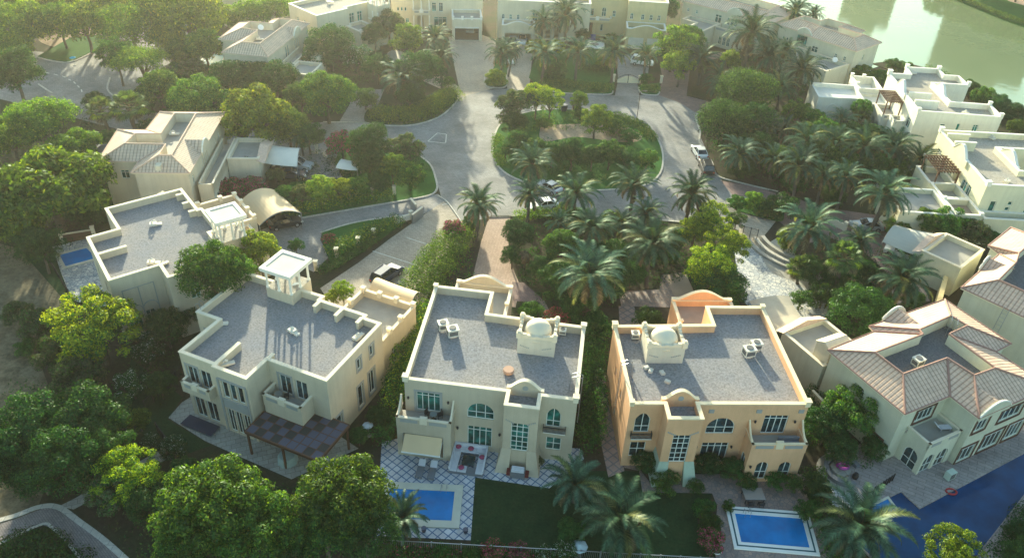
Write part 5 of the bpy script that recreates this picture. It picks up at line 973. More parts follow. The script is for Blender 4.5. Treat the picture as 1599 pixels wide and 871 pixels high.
# ---------------------------------------------------------------- trees: (x, y, radius px, kind, crown-centre height m, where)
T = [
(22, 112, 40, 'rnd', 6, "at the left edge below the road junction"), (62, 190, 62, 'umb', 7, "just left of the two fan palms"), (15, 215, 48, 'umb', 7, "at the left edge above the giant flat crown"), (78, 300, 100, 'umb', 8, "that is the biggest crown on the left"), (20, 345, 60, 'umb', 6, "at the left edge below the giant flat crown"), (62, 385, 34, 'rnd', 4, "in the shade just above the small left pool"),
(222, 100, 46, 'umb', 7, "right of the left-hand road junction"), (180, 85, 26, 'mid', 6, "at the corner of the left road junction"), (205, 50, 48, 'haz', 7, "behind the junction trees, top left"), (132, 38, 38, 'haz', 8, "above the small corner lawn, top left"), (92, 32, 30, 'haz', 8, "left of the tree over the corner lawn"), (38, 40, 42, 'haz', 7, "in the top left corner"), (18, 75, 28, 'haz', 5, "at the left edge above the road"), (290, 30, 52, 'haz', 9, "tallest in the hazy group left of the top left villa"), (245, 20, 40, 'haz', 9, "at the top edge, left part"), (170, 10, 40, 'haz', 9, "at the top edge near the left corner"), (90, 2, 38, 'haz', 8, "cut by the top edge near the left corner"), (20, 8, 35, 'haz', 8, "cut by the top left corner of the view"),
(320, 75, 30, 'mid', 5, "left of the turquoise pool"), (285, 85, 26, 'mid', 4, "between the junction tree and the turquoise pool"), (262, 60, 26, 'haz', 6, "in the gap above the turquoise pool garden"), (395, 22, 26, 'haz', 6, "behind the roof of the top left villa"), (432, 14, 26, 'haz', 6, "between the top left villa and the ivory villa"), (355, 30, 24, 'haz', 4, "beside the low grey-roofed building"), (300, 112, 22, 'olive', 3, "below the turquoise pool"), (282, 118, 20, 'bush', 2, "beside the walled corner of the turquoise pool"),
(362, 128, 36, 'rnd', 4, "in front of the top left villa, leftmost"), (400, 125, 30, 'rnd', 4, "in front of the top left villa's arched window"), (430, 128, 34, 'rnd', 4, "below the top left villa, second from its garage"), (470, 150, 26, 'mid', 4, "below the garage of the top left villa"), (510, 150, 42, 'mid', 5, "with pink tips beside the grey driveway gate"), (310, 160, 42, 'mid', 4, "behind the tiled roof of the upper left villa"), (275, 165, 18, 'bush', 2, "behind the left end of the upper left tiled roof"),
(405, 185, 50, 'bri', 6, "that is the brightest crown above the white canopy"), (380, 200, 34, 'bri', 4, "directly behind the upper left villa"), (450, 200, 32, 'mid', 4, "right of the bright crown, over the white canopy"), (482, 215, 24, 'rnd', 3, "beside the gate post of the upper left driveway"), (387, 258, 17, 'bush', 2.4, "clipped square beside the upper left villa's garage"),
(515, 72, 34, 'rnd', 5, "between the top left villa and the ivory villa"), (497, 92, 24, 'rnd', 4, "touching the top left villa's side stair"), (558, 90, 22, 'wht', 3.5, "in front of the ivory villa's terrace"), (590, 105, 22, 'rnd', 3.5, "right of the frangipani by the ivory villa"), (585, 55, 20, 'rnd', 4, "beside the terrace of the ivory villa"), (608, 38, 24, 'olive', 5, "between the ivory villa and the cream garage villa"), (634, 66, 26, 'bri', 5, "in front of the cream garage villa"), (655, 115, 36, 'rnd', 5, "behind the curved hedge, right of the large palm"), (640, 150, 22, 'rnd', 3, "at the foot of the large palm by the curved hedge"), (570, 155, 18, 'bush', 2, "behind the black driveway gate"),
(578, 222, 32, 'rnd', 4.5, "beside the pink bougainvillea, upper"), (575, 250, 26, 'rnd', 3, "beside the pink bougainvillea, lower"), (632, 235, 28, 'olive', 3.5, "on the kerbed corner lawn left of the road"), (612, 262, 20, 'bri', 3.5, "pale one in the middle of the corner shrubs"), (640, 275, 24, 'mid', 2.5, "on the corner lawn nearest the road bend"), (592, 285, 18, 'rnd', 2.2, "low one left of the corner lawn"), (560, 290, 17, 'mid', 2.4, "fourth from the corner along the driveway hedge"), (530, 295, 20, 'yel', 2.5, "over the driveway hedge"), (500, 297, 21, 'bri', 3.2, "pale green over the driveway hedge"), (470, 305, 19, 'olive', 2.5, "left part of the driveway hedge"), (445, 305, 16, 'mid', 2.2, "at the tip of the beige canopy"), (430, 275, 14, 'olive', 1.6, "pale one beside the dark car under the white canopy"), (600, 262, 17, 'rnd', 2.5, "next to the small white-roofed shelter"),
(150, 512, 66, 'yel', 5, "large and yellow, left of the flat-roofed villa"), (60, 510, 30, 'olive', 2, "on the bare sandy land"), (28, 490, 22, 'olive', 1.6, "small, at the left edge of the sandy land"), (85, 555, 30, 'olive', 2.5, "under the big yellow tree's left side"), (120, 590, 36, 'olive', 2.5, "in the shade below the yellow tree"), (45, 545, 18, 'bush', 1, "reddish shade on the bare land"),
(258, 510, 30, 'rnd', 3, "in the garden below the arched-relief wall"), (228, 545, 26, 'wht', 2.5, "left of the front left villa's corner"), (250, 600, 22, 'rnd', 2, "in the shaded lawn left of the front left villa"), (205, 600, 24, 'wht', 2, "in the shaded garden between sand and lawn"), (290, 490, 20, 'rnd', 2.5, "squeezed against the front left villa's rear wall"), (216, 655, 18, 'bri', 1.6, "small and bright beside the garden fence"), (235, 690, 14, 'wht', 1.2, "near the garden gate"), (330, 425, 50, 'mid', 9, "between the two flat-roofed villas on the left"), (368, 422, 26, 'mid', 8.5, "touching the front left villa's roof"), (406, 395, 32, 'bri', 6.5, "glowing left of the cupola"), (462, 385, 12, 'bush', 1.6, "small, on the driveway corner above the cupola"),
(60, 665, 58, 'rnd', 4, "upper left of the big dark thicket"), (140, 650, 55, 'rnd', 4, "upper right of the big dark thicket"), (20, 710, 52, 'rnd', 4, "left end of the big dark thicket"), (100, 715, 56, 'rnd', 4, "middle of the big dark thicket"), (160, 700, 42, 'rnd', 3.5, "right end of the big dark thicket"), (60, 735, 40, 'rnd', 3, "lowest of the big dark thicket"), (200, 745, 50, 'yel', 3, "between the thicket and the garden path"), (175, 770, 36, 'olive', 2.2, "greyish, beside the brick path junction"), (235, 785, 34, 'rnd', 2.5, "dark, left of the two large front trees"),
(332, 790, 76, 'mid', 6.5, "very large at the bottom, left of the pair"), (390, 820, 66, 'mid', 5, "lower half of the large bottom left pair"), (300, 840, 52, 'mid', 4.5, "at the bottom edge, left of the pair"), (537, 775, 66, 'mid', 6.5, "very large at the bottom beside the tiled pool"), (505, 810, 60, 'mid', 5, "below the pergola at the bottom"), (570, 825, 48, 'rnd', 4.5, "at the bottom left of the bright blue pool"), (455, 850, 36, 'rnd', 3, "filling the bottom between the large pair"), (270, 700, 20, 'wht', 1.3, "beside the left villa's patio edge"), (560, 680, 14, 'rnd', 1.4, "at the pergola's right corner"), (590, 650, 18, 'rnd', 1.6, "between the pergola and the sand villa"), (285, 735, 22, 'rnd', 2, "dark, above the bottom left tree"),
(806, 165, 28, 'olive', 4, "at the left end of the central island"), (838, 150, 22, 'yel', 4.5, "tall at the back of the central island"), (860, 158, 22, 'yel', 4.5, "orange-yellow at the back of the central island"), (800, 190, 22, 'rnd', 2.5, "low at the left kerb of the island"), (930, 188, 24, 'bri', 3.5, "lime-coloured in the middle of the island"), (905, 158, 14, 'bri', 3, "small above the sand of the island"),
(808, 222, 20, 'rnd', 2.6, "first of the dark row across the island"), (834, 236, 21, 'mid', 2.6, "second of the dark row across the island"), (862, 240, 22, 'rnd', 2.6, "third of the dark row across the island"), (893, 240, 26, 'rnd', 3, "fourth and widest of the dark row across the island"), (925, 245, 20, 'rnd', 2.6, "fifth of the dark row across the island"), (952, 240, 22, 'mid', 3, "sixth of the dark row across the island"), (980, 250, 20, 'rnd', 2.6, "seventh of the dark row across the island"), (1010, 250, 18, 'mid', 2.0, "last of the dark row across the island"), (790, 235, 14, 'bush', 1.5, "at the west kerb of the island"),
(878, 385, 28, 'mid', 4, "right of the withered palm"), (808, 365, 24, 'rnd', 3, "beside the pink driveway, upper"), (800, 400, 18, 'rnd', 2, "beside the pink driveway, lower"), (878, 440, 34, 'rnd', 3.5, "left of the tall front palm"), (905, 480, 30, 'rnd', 2.5, "below the tall front palm"), (868, 500, 20, 'pnk', 1.5, "beside the sand villa's domed tower"), (830, 490, 18, 'bush', 1.2, "in the courtyard behind the sand villa"), (930, 510, 24, 'rnd', 1.6, "between the two domed villas"), (1110, 345, 32, 'yel', 4, "upper in the yellow clump beside the stone path"), (1085, 360, 26, 'yel', 3, "left in the yellow clump beside the stone path"), (1135, 385, 34, 'yel', 4, "right in the yellow clump beside the stone path"), (1110, 420, 40, 'yel', 3.5, "lower in the yellow clump beside the stone path"), (1125, 450, 38, 'rnd', 2.6, "dark foot of the yellow clump, behind the peach villa"), (1010, 500, 20, 'bush', 1.2, "in the courtyard of the peach villa"), (985, 430, 24, 'rnd', 2, "in the palm garden beside the mauve drive"), (955, 455, 20, 'bush', 1.4, "in the palm garden above the peach villa"), (900, 345, 24, 'rnd', 2, "under the palms south of the parked white cars"), (1150, 345, 14, 'bush', 1.4, "beside the stone path gate"),
(1165, 145, 46, 'dome', 4.5, "upper of the two, right of the ring road"), (1130, 192, 42, 'dome', 4, "lower of the two, right of the ring road"), (1180, 195, 34, 'rnd', 3.5, "behind the two dome-shaped trees"), (1052, 75, 34, 'bri', 5, "beside the yellow villa's garage"), (1062, 105, 26, 'bri', 4, "lower half of the tree by the yellow villa"), (1075, 62, 24, 'mid', 5, "behind the tree by the yellow villa"), (1140, 95, 16, 'bri', 1.8, "lime-green beside the top right villa's steps"), (1038, 15, 22, 'rnd', 5, "between the yellow villa and the tiled villa"), (1086, 62, 9, 'dome', 2.4, "tiny topiary by the arched windows"), (1245, 175, 20, 'mid', 3, "in the palm grove below the white garage"), (1270, 185, 18, 'mid', 3, "against the arch-relief wall of the white garage"), (1345, 170, 16, 'mid', 4, "in front of the white villa"), (1190, 225, 22, 'rnd', 2, "at the left edge of the palm grove"), (1160, 262, 22, 'rnd', 1.5, "beside the road at the palm grove"), (1365, 215, 22, 'rnd', 2, "below the white villa's arched porch"), (1392, 225, 18, 'rnd', 2, "with reddish tips below the white villa"), (1220, 325, 22, 'bush', 1.6, "rusty, beside the mauve driveway"), (1150, 318, 14, 'bush', 1, "on the small kerbed lawn, left"), (1178, 316, 17, 'bri', 1.5, "on the small kerbed lawn, middle"), (1200, 330, 14, 'bush', 1, "on the small kerbed lawn, right"),
(1345, 487, 44, 'rnd', 3.4, "glossy, behind the tiled-roof garage at right"), (1285, 465, 22, 'bush', 1.6, "on the rocky bank of the stone path"), (1270, 425, 26, 'rnd', 2, "in the garden right of the stone path"), (1340, 425, 26, 'rnd', 2, "between the fan palm and the dark palm"), (1250, 470, 16, 'bush', 1.4, "clipped beside the white flagstones"), (1228, 375, 16, 'bri', 1.6, "bright beside the curved steps"), (1480, 350, 28, 'mid', 3, "between the right edge villas, upper"), (1450, 345, 22, 'mid', 3, "between the right edge villas, left"), (1518, 365, 26, 'olive', 2.6, "brownish, between the right edge villas"), (1545, 375, 18, 'rnd', 2, "between the right edge villas, right"), (1480, 60, 1, 'bush', 1, ""),
(1345, 118, 18, 'mid', 2, "left of the white lakeside villa"), (1372, 122, 16, 'mid', 1.8, "touching the white lakeside villa's corner"), (1395, 103, 12, 'bush', 1.2, "on the lake bank, first"), (1412, 108, 12, 'bush', 1.2, "on the lake bank, second"), (1515, 140, 16, 'rnd', 1.8, "on the lake bank behind the white villa, upper"), (1535, 152, 18, 'mid', 1.8, "on the lake bank behind the white villa, middle"), (1560, 165, 18, 'rnd', 1.8, "on the lake bank behind the white villa, lower"), (1585, 178, 18, 'rnd', 1.8, "on the lake bank at the right edge"), (1590, 200, 16, 'mid', 1.6, "behind the white villa at the right edge"), (1540, 190, 20, 'rnd', 2, "beside the white villa's rear wing"),
(1332, 640, 42, 'mid', 3.6, "between the peach villa and the tiled villa"), (1290, 665, 30, 'rnd', 2.6, "against the peach villa's right wall"), (1310, 700, 26, 'rnd', 2, "above the round garden seat"), (1365, 700, 20, 'rnd', 1.4, "against the green-cream wall near the iron gate"), (1490, 865, 44, 'yel', 3, "at the bottom edge in front of the dark-blue pool"), (1595, 835, 22, 'rnd', 1.6, "in the bottom right corner"), (1275, 760, 22, 'rnd', 1.5, "between the striped pool and the round seat"), (1260, 800, 18, 'bush', 1.2, "right of the striped pool"), (1600, 870, 30, 'rnd', 2, "lowest in the right corner"),
(1040, 754, 20, 'bush', .9, "in front of the peach villa's bay, wide"), (1008, 722, 20, 'rnd', 1.2, "left of the peach villa's bay"), (1105, 726, 20, 'rnd', 1.1, "between bay and terrace doors of the peach villa"), (1143, 732, 19, 'rnd', 1.3, "left of the peach villa's arched doors"), (1165, 752, 14, 'bush', .8, "beside the steps, left arched door"), (1212, 750, 15, 'bush', .9, "between the two arched doors"), (1238, 754, 14, 'bush', .9, "right of the two arched doors"), (1090, 705, 13, 'bush', 1, "under the peach villa's wide arched window"), (1085, 760, 12, 'bush', .6, "at the right foot of the bay buttress"),
(1100, 795, 16, 'bush', 1, "top of the crescent flower bed"), (1108, 818, 16, 'bush', .9, "middle of the crescent flower bed"), (1112, 845, 20, 'pnk', .9, "purple, at the striped pool's lower corner"), (892, 830, 22, 'rnd', 1.6, "on the shaded lawn beside the front palm"), (880, 865, 20, 'wht', 1, "along the bottom fence, right"), (1138, 790, 9, 'bush', .5, "tiny at the striped pool's top left corner"), (1272, 790, 10, 'bush', .8, "tiny at the striped pool's top right corner"), (840, 720, 9, 'olive', .7, "small potted-looking plant by the grill"),
(535, 228, 24, 'pnk', 2.6, "beside the upper left driveway, tallest"), (360, 298, 22, 'pnk', 1.5, "between the two left villas, left"), (395, 295, 20, 'pnk', 1.5, "behind the beige canopy"), (375, 310, 16, 'pnk', 1.2, "beside the left cupola"), (515, 375, 11, 'pnk', 1, "at the tip of the narrow lawn"), (708, 360, 17, 'pnk', 1.6, "at the top of the bright hedge"), (735, 350, 14, 'rnd', 1.4, "at the foot of the palm by the pink driveway"), (535, 455, 18, 'yel', 1.4, "beside the cupola terrace"), (520, 465, 14, 'yel', 1.2, "lit yellow against the terrace wall"),
(770, 860, 18, 'pnk', .8, "along the bottom fence, left of centre"), (810, 862, 16, 'pnk', .8, "along the bottom fence, centre"), (735, 868, 14, 'bush', .7, "along the bottom fence, below the pool corner"), (850, 866, 15, 'wht', .8, "along the bottom fence, between pink shrubs and palm"), (690, 862, 14, 'bush', .6, "below the bright blue pool"),
(775, 125, 16, 'bri', .9, "on the kerbed bed between the two top driveways"), (700, 130, 10, 'bush', 1.0, "clipped ball beside the top driveway"), (945, 100, 14, 'bri', 1, "on the front lawn of the yellow villa"), (835, 75, 16, 'yel', 2.5, "left on the beige villa's lawn"), (868, 75, 14, 'yel', 2.5, "right on the beige villa's lawn"), (1010, 125, 10, 'bush', 1, "by the yellow villa's gate"), (985, 55, 1, 'bush', 1, ""), (862, 112, 22, 'rnd', 1.6, "on the lawn under the beige villa's palms"), (955, 62, 10, 'bush', 1.5, "beside the blue panel of the yellow villa"), (910, 55, 12, 'rnd', 1.5, "left of the yellow villa's dark door"), (745, 100, 1, 'bush', 1, ""),
(230, 172, 12, 'bush', 1, "between the fan palms and the tiled roof"), (150, 160, 18, 'rnd', 2, "left of the fan palms"), (185, 265, 22, 'bush', 1.6, "in the shade at the upper left villa's corner"), (205, 285, 18, 'rnd', 1.4, "at the foot of the upper left villa's wall"), (150, 330, 26, 'rnd', 1.8, "between the giant flat crown and the flat roof"), (140, 290, 18, 'olive', 1.5, "beside the giant flat crown, right"), (118, 330, 22, 'rnd', 1.4, "dark, under the giant flat crown")]
T += [(118, 228, 40, 'umb', 6, "between the giant flat crown and the tiled roof"), (250, 138, 32, 'mid', 4, "right of the fan palms, above the tiled roof"), (172, 222, 20, 'rnd', 2, "beside the grey-roofed gazebo"), (62, 262, 30, 'rnd', 4, "just above the giant flat crown"), (228, 200, 14, 'bush', 1.2, "against the rear of the upper left tiled villa"), (1180, 232, 26, 'rnd', 3, "in the left undergrowth of the palm grove"), (1220, 255, 28, 'mid', 2.6, "between the first two row palms of the grove"), (1275, 245, 28, 'rnd', 3, "in the middle of the grove, left"), (1310, 255, 28, 'mid', 3, "in the middle of the grove, right"), (1360, 260, 26, 'rnd', 2.8, "in the right half of the grove"), (1400, 262, 24, 'mid', 2.5, "at the grove's right edge"), (1330, 215, 24, 'rnd', 3, "at the grove's upper middle"), (1290, 205, 22, 'mid', 3, "below the garage's arch relief"), (1240, 285, 20, 'rnd', 1.6, "low, along the mauve driveway, left"), (1300, 305, 20, 'rnd', 1.4, "low, along the mauve driveway, right"),
(960, 400, 28, 'rnd', 2.4, "between the tall palm and the mauve drive"), (920, 395, 26, 'rnd', 2.4, "behind the tall front palm"), (850, 420, 22, 'rnd', 2, "dark, below the withered palm"), (1045, 375, 22, 'rnd', 2, "between the spreading palm and the yellow clump"), (1040, 400, 18, 'mid', 1.6, "left of the yellow clump's foot"), (885, 330, 16, 'mid', 1.5, "at the roadside under the island palms"), (955, 345, 18, 'mid', 1.5, "at the roadside, middle of the palm garden"),
(850, 195, 12, 'bush', .9, "at the edge of the island's sand, left"), (905, 180, 12, 'bush', .9, "at the edge of the island's sand, top"), (960, 200, 16, 'mid', 1.2, "at the edge of the island's sand, right"), (985, 215, 14, 'bush', .9, "at the right tip of the island's sand"), (1300, 440, 20, 'rnd', 1.6, "behind the short fan palm"), (1375, 470, 20, 'rnd', 1.6, "under the dark palm at the tiled villa"), (1425, 470, 18, 'rnd', 1.4, "between the dark palm and the yard wall"), (1430, 395, 18, 'mid', 1.6, "beside the grey-green canopy's foot"), (1400, 355, 18, 'mid', 1.5, "above the grey-green canopy")]
for k, (x, y) in enumerate([(1480, -28), (1515, -16), (1550, -6), (1585, 4), (1625, 16)]):
    p_ = G(x, y, 0); r_ = 'first second third fourth fifth'.split()[k]; q_ = p_+Vector((0, 0, 6)); me, tm, R0 = crown('rnd', k % 3, 4.5); rr = empty("broadleaf_tree", (p_.x, p_.y, 0), k, "dark tree mirrored in the lake from the far bank, %s from the left" % r_, "tree"); c_ = bpy.data.objects.new("crown", me); C.objects.link(c_); c_.parent = rr; c_.location = (0, 0, 5.5); c_.scale = (1, 1, 1.1); t_ = bpy.data.objects.new("trunk", tm); C.objects.link(t_); t_.parent = rr; t_.location = (0, 0, 5.5); t_.scale = (1, 1, .82)
for t in T:
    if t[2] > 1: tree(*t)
# ---------------------------------------------------------------- palms
for p in [
(745, 322, 34, 7, "beside the top of the pink driveway, standing alone"), (832, 258, 34, 8, "above the two white cars on the ring road"), (826, 305, 28, 6, "over the lower of the two white cars"), (900, 305, 36, 7.5, "right of the two white cars"), (990, 290, 36, 7.5, "in front of the island's lower right kerb"), (1075, 302, 36, 7.5, "beside the road left of the small kerbed lawn"), (925, 355, 36, 6.5, "in the middle of the palm garden, left"), (1005, 335, 32, 6, "in the middle of the palm garden, right"), (1020, 385, 48, 8, "spreading above the mauve brick drive"), (930, 430, 54, 9, "tall, directly behind the gap between the domed villas"), (965, 350, 26, 5, "small, between the two middle garden palms"), (870, 350, 24, 5, "small, above the withered palm"),
(625, 128, 36, 6, "largest, behind the curved hedge"), (690, 92, 26, 6.5, "beside the cream garage villa's driveway"), (683, 62, 26, 6, "in front of the cream garage villa's door"), (780, 85, 26, 6, "between the two top driveways, left"), (795, 78, 20, 6, "between the two top driveways, right"), (847, 82, 28, 7, "first on the beige villa's lawn"), (902, 82, 28, 7, "second on the beige villa's lawn"), (960, 82, 28, 7, "left of the yellow villa's gate"), (1012, 88, 22, 6, "right of the yellow villa's gate"), (888, 26, 32, 8, "against the beige villa's facade, tallest"), (848, 35, 24, 7, "against the beige villa's garage corner"), (1097, 92, 30, 6, "beside the plum-coloured driveway"), (1122, 118, 22, 4, "behind the dome-shaped trees, left"), (1128, 138, 24, 4, "poking out above the dome-shaped trees"),
(1172, 50, 42, 9, "largest by the lake, at the top right villa"), (1195, 88, 30, 6.5, "below the big lakeside palm"), (1225, 80, 26, 6, "left of the beige villa's lower roof"), (1240, 18, 26, 8, "against the bright lake, left"), (1272, 24, 17, 7, "against the bright lake, right"), (1252, 108, 34, 7, "beside the beige lakeside villa's lower roof"), (1222, 135, 30, 6, "left of the white villa's garage"), (1157, 240, 30, 5, "beside the black parked car"), (1192, 205, 26, 4.5, "at the grove's upper left"), (1225, 200, 22, 4, "at the grove's upper edge, left"), (1258, 222, 34, 6, "in the upper middle of the grove"), (1252, 262, 34, 7, "first of the row above the mauve driveway"), (1288, 275, 28, 6, "second of the row above the mauve driveway"), (1322, 278, 28, 7, "third of the row above the mauve driveway"), (1298, 228, 32, 6, "in the middle of the grove"), (1345, 228, 36, 7, "in the right part of the grove"), (1392, 232, 34, 6.5, "left of the brown roof pergola"), (1375, 305, 44, 8, "over the right edge villa's garage roof"), (1440, 252, 30, 5.5, "in front of the pale yellow villa's terraces"), (1260, 362, 46, 6.5, "with orange fruit above the curved steps"), (1338, 378, 30, 4.5, "beside the grey-green canopy's drive"), (1405, 432, 46, 6.5, "dark, above the tiled villa's curved gable"), (1315, 190, 24, 4, "below the white villa's link roof"), (1210, 250, 26, 4.5, "at the grove's lower left"), (1390, 190, 1, 1, ""), (470, 215, 22, 4, "bare-looking, above the white canopy"), (275, 120, 18, 3, "spiky, near the turquoise pool"),
(900, 752, 46, 3.5, "at the sand villa's patio corner"), (962, 815, 62, 5, "huge, at the bottom centre"), (1345, 830, 68, 5.5, "huge, left of the dark-blue pool at the bottom"), (632, 808, 38, 4, "thin, over the left end of the bright blue pool"), (1300, 470, 18, 1.5, "young, left of the glossy dark tree")]:
    if p[2] > 1: palm(*p)
palm(820, 392, 22, 4, "with drooping grey fronds left of the green garden tree", 'dry')
for p in [(205, 168, 28, 6, "right of the pair behind the tiled roof"), (162, 172, 22, 5, "left of the pair behind the tiled roof"), (1322, 405, 27, 7, "yellow-green, beside the curved steps"), (1252, 420, 20, 3, "short, beside the white flagstone path"), (1255, 205, 18, 3.5, "under the white garage's arch relief"), (1345, 190, 17, 3.5, "small, in front of the white villa")]: palm(*p, 'fan')
# ---------------------------------------------------------------- hedges
hedge([(580, 181), (620, 186), (660, 180), (690, 163), (708, 148)], 5, 1.5, "thick bright curved hedge along the ring road, upper left", [L_BRI, L_YEL], 1.0)
hedge([(650, 470), (675, 430), (700, 395), (722, 372)], 5.2, 2.4, "broad bright hedge between the big driveway and the pink driveway", [L_HEDGE, L_BRI], 1.3)
hedge([(612, 655), (628, 590), (640, 540), (655, 490)], 2.6, 2.6, "tall hedge squeezed between the front left villa and the sand villa", [L_MID, L_YEL], .9)
hedge([(596, 700), (612, 655)], 2.6, 2.0, "dark hedge end beside the diamond-tiled patio", [L_DARK, L_MID], .9)
hedge([(918, 710), (924, 640), (928, 570), (932, 520)], 3.0, 2.4, "dark hedge in the gap between the sand villa and the peach villa", [L_MID, L_DARK], .9)
hedge([(1256, 700), (1262, 660), (1275, 620)], 2.4, 1.8, "dark hedge along the right wall of the peach villa", [L_DARK, L_MID], .9)
hedge([(1268, 740), (1280, 790), (1292, 840), (1300, 880)], 2.2, 1.3, "hedge between the striped pool and the dark-blue pool garden", [L_DARK, L_MID], .8)
hedge([(445, 335), (500, 328), (560, 316), (610, 308)], 3.2, 1.5, "mixed hedge along the curved left driveway", [L_MID, L_YEL], .9)
hedge([(515, 402), (545, 388), (585, 368), (625, 352)], 3.0, 1.7, "flowering hedge on the narrow triangular lawn", [L_MID, L_YEL], .8)
hedge([(500, 430), (530, 415), (565, 392), (590, 375)], 1.8, 1.1, "low hedge on the upper side of the big driveway", [L_MID, L_DARK], .9)
hedge([(845, 134), (880, 135), (920, 140), (955, 142)], 3.2, 1.2, "clipped hedge in front of the beige villa's lawn", [L_HEDGE, L_BRI], .9)
hedge([(905, 112), (930, 114), (950, 116)], 2.2, 1.6, "dark clipped hedge left of the yellow villa's gate", [L_DARK, L_HEDGE], .9)
hedge([(1000, 142), (1028, 143)], 2.4, 1.0, "short clipped hedge right of the yellow villa's gate", [L_HEDGE, L_BRI], .9)
hedge([(762, 130), (774, 133), (788, 130)], 2.2, .9, "short curved hedge between the two top driveways", [L_BRI, L_YEL], .9)
hedge([(805, 343), (850, 338), (900, 342)], 2.4, 1.2, "low yellow-green hedge south of the two white cars", [L_BRI, L_YEL], .9)
hedge([(777, 215), (776, 245), (785, 262)], 1.8, .9, "low hedge along the left kerb of the central island", [L_BRI, L_HEDGE], .9)
hedge([(960, 182), (1000, 198), (1020, 220)], 2.5, .8, "low hedge along the upper right kerb of the central island", [L_HEDGE, L_BRI], .9)
hedge([(600, 866), (700, 872), (800, 876), (880, 880)], 2.0, 1.0, "flowering hedge along the bottom garden fence", [L_MID, L_PNK], .8, tip=.08)
hedge([(1445, 115), (1500, 140), (1560, 172), (1610, 200)], 4.0, 1.5, "dense hedge along the lake bank behind the white villa", [L_MID, L_BRI], .8)
hedge([(1640, 55), (1599, 40), (1560, 26), (1500, 2), (1470, -15)], 2.5, 1.2, "green bank edge across the lake", [L_MID, L_BRI], .7)
hedge([(-10, 905), (20, 872), (58, 852), (92, 872), (105, 905)], 4.6, 1.0, "dark clipped hedge mass inside the brick path bend, bottom left corner", [L_DARK, L_MID], 1.0)
hedge([(1560, 880), (1585, 850), (1610, 800)], 3.0, 1.0, "dark hedge beyond the dark-blue pool, bottom right", [L_DARK, L_MID], .8)
# ---------------------------------------------------------------- uncountable ground planting
bed([(795, 350), (1060, 352), (1090, 400), (1060, 440), (960, 450), (930, 520), (870, 500), (800, 430)], "mixed dark low shrubs under the palms behind the domed villas", [L_DARK, L_MID], .9, 1.2, .8)
bed([(1100, 180), (1220, 170), (1400, 190), (1440, 250), (1390, 300), (1240, 300), (1130, 275), (1105, 240)], "dark undergrowth below the palm grove", [L_DARK, L_MID], 1.0, 1.2, .6)
bed([(1215, 385), (1290, 370), (1400, 400), (1440, 470), (1330, 520), (1290, 460)], "dark undergrowth beside the curved steps", [L_DARK, L_MID], .8, .9, .7)
bed([(500, 240), (640, 240), (672, 270), (600, 300), (450, 330), (440, 290)], "mixed shrubs behind the driveway hedge", [L_DARK, L_MID], .9, 1.2, .7)
bed([(250, 115), (340, 110), (560, 160), (500, 190), (340, 185), (200, 170)], "dense hazy undergrowth in front of the top left villa", [L_DARK, L_MID], 1.0, 1.4, .6)
bed([(0, 190), (130, 170), (180, 250), (190, 320), (120, 400), (0, 410)], "dark undergrowth beneath the flat-crowned trees on the left", [L_DARK, L_OLV], 1.2, 1.0, .4)
bed([(190, 480), (290, 510), (300, 560), (250, 640), (200, 620)], "shaded undergrowth left of the front left villa", [L_DARK, L_MID], .8, .8, .5)
bed([(0, 600), (180, 600), (215, 690), (160, 745), (0, 750)], "dark undergrowth of the lower left thicket", [L_DARK, L_MID], 1.0, 1.0, .5)
bed([(230, 720), (290, 740), (600, 760), (600, 900), (220, 900)], "shaded undergrowth beneath the large bottom trees", [L_DARK, L_MID], 1.0, .8, .4)
bed([(1265, 640), (1380, 690), (1350, 730), (1280, 720)], "shaded planting beside the round garden seat", [L_DARK, L_MID], .8, .8, .6)
bed([(780, 195), (850, 175), (960, 180), (1020, 215), (1000, 225), (850, 200), (800, 225)], "low planting round the sand of the central island", [L_HEDGE, L_BRI], .8, .9, .6)
bed([(800, 262), (850, 230), (1000, 240), (1020, 262), (950, 288), (850, 284)], "dark planting on the lower half of the central island", [L_DARK, L_MID], 1.0, 1.8, .8)
bed([(660, 480), (700, 470), (735, 445), (750, 375), (730, 372)], "rusty and green planting beside the pink driveway", [L_MID, L_RUST], .7, .9, .6)
bed([(0, 0), (330, -40), (330, 60), (250, 90), (160, 40), (60, 60), (0, 100)], "hazy undergrowth of the far left wood", [L_UMB, L_MID], 1.6, 1.6, .35, size=.35)
bed([(1430, 330), (1560, 350), (1560, 385), (1440, 360)], "brownish shrubs between the right edge villas", [L_OLV, L_RUST], .8, 1.2, .7)
bed([(540, 60), (600, 70), (610, 130), (560, 135), (490, 130)], "shaded garden planting between the top villas", [L_DARK, L_MID], .9, 1.0, .6)
bed([(1150, 60), (1230, 60), (1270, 140), (1230, 170), (1150, 110)], "planting below the lakeside palms", [L_DARK, L_MID], .9, 1.0, .6)
bed([(590, 870), (740, 846), (900, 870), (900, 900), (590, 900)], "flower bed along the bottom fence with pink blooms", [L_DARK, L_PNK], .6, .5, .5, tip=.05)
bed([(1300, 805), (1350, 800), (1345, 850), (1330, 885), (1300, 890)], "dark planting under the huge bottom right palm", [L_DARK, L_MID], .8, .6, .5)
bed([(150, 800), (230, 765), (260, 860), (215, 880)], "thin scrub beside the brick path", [L_OLV, L_DARK], .7, .4, .25)
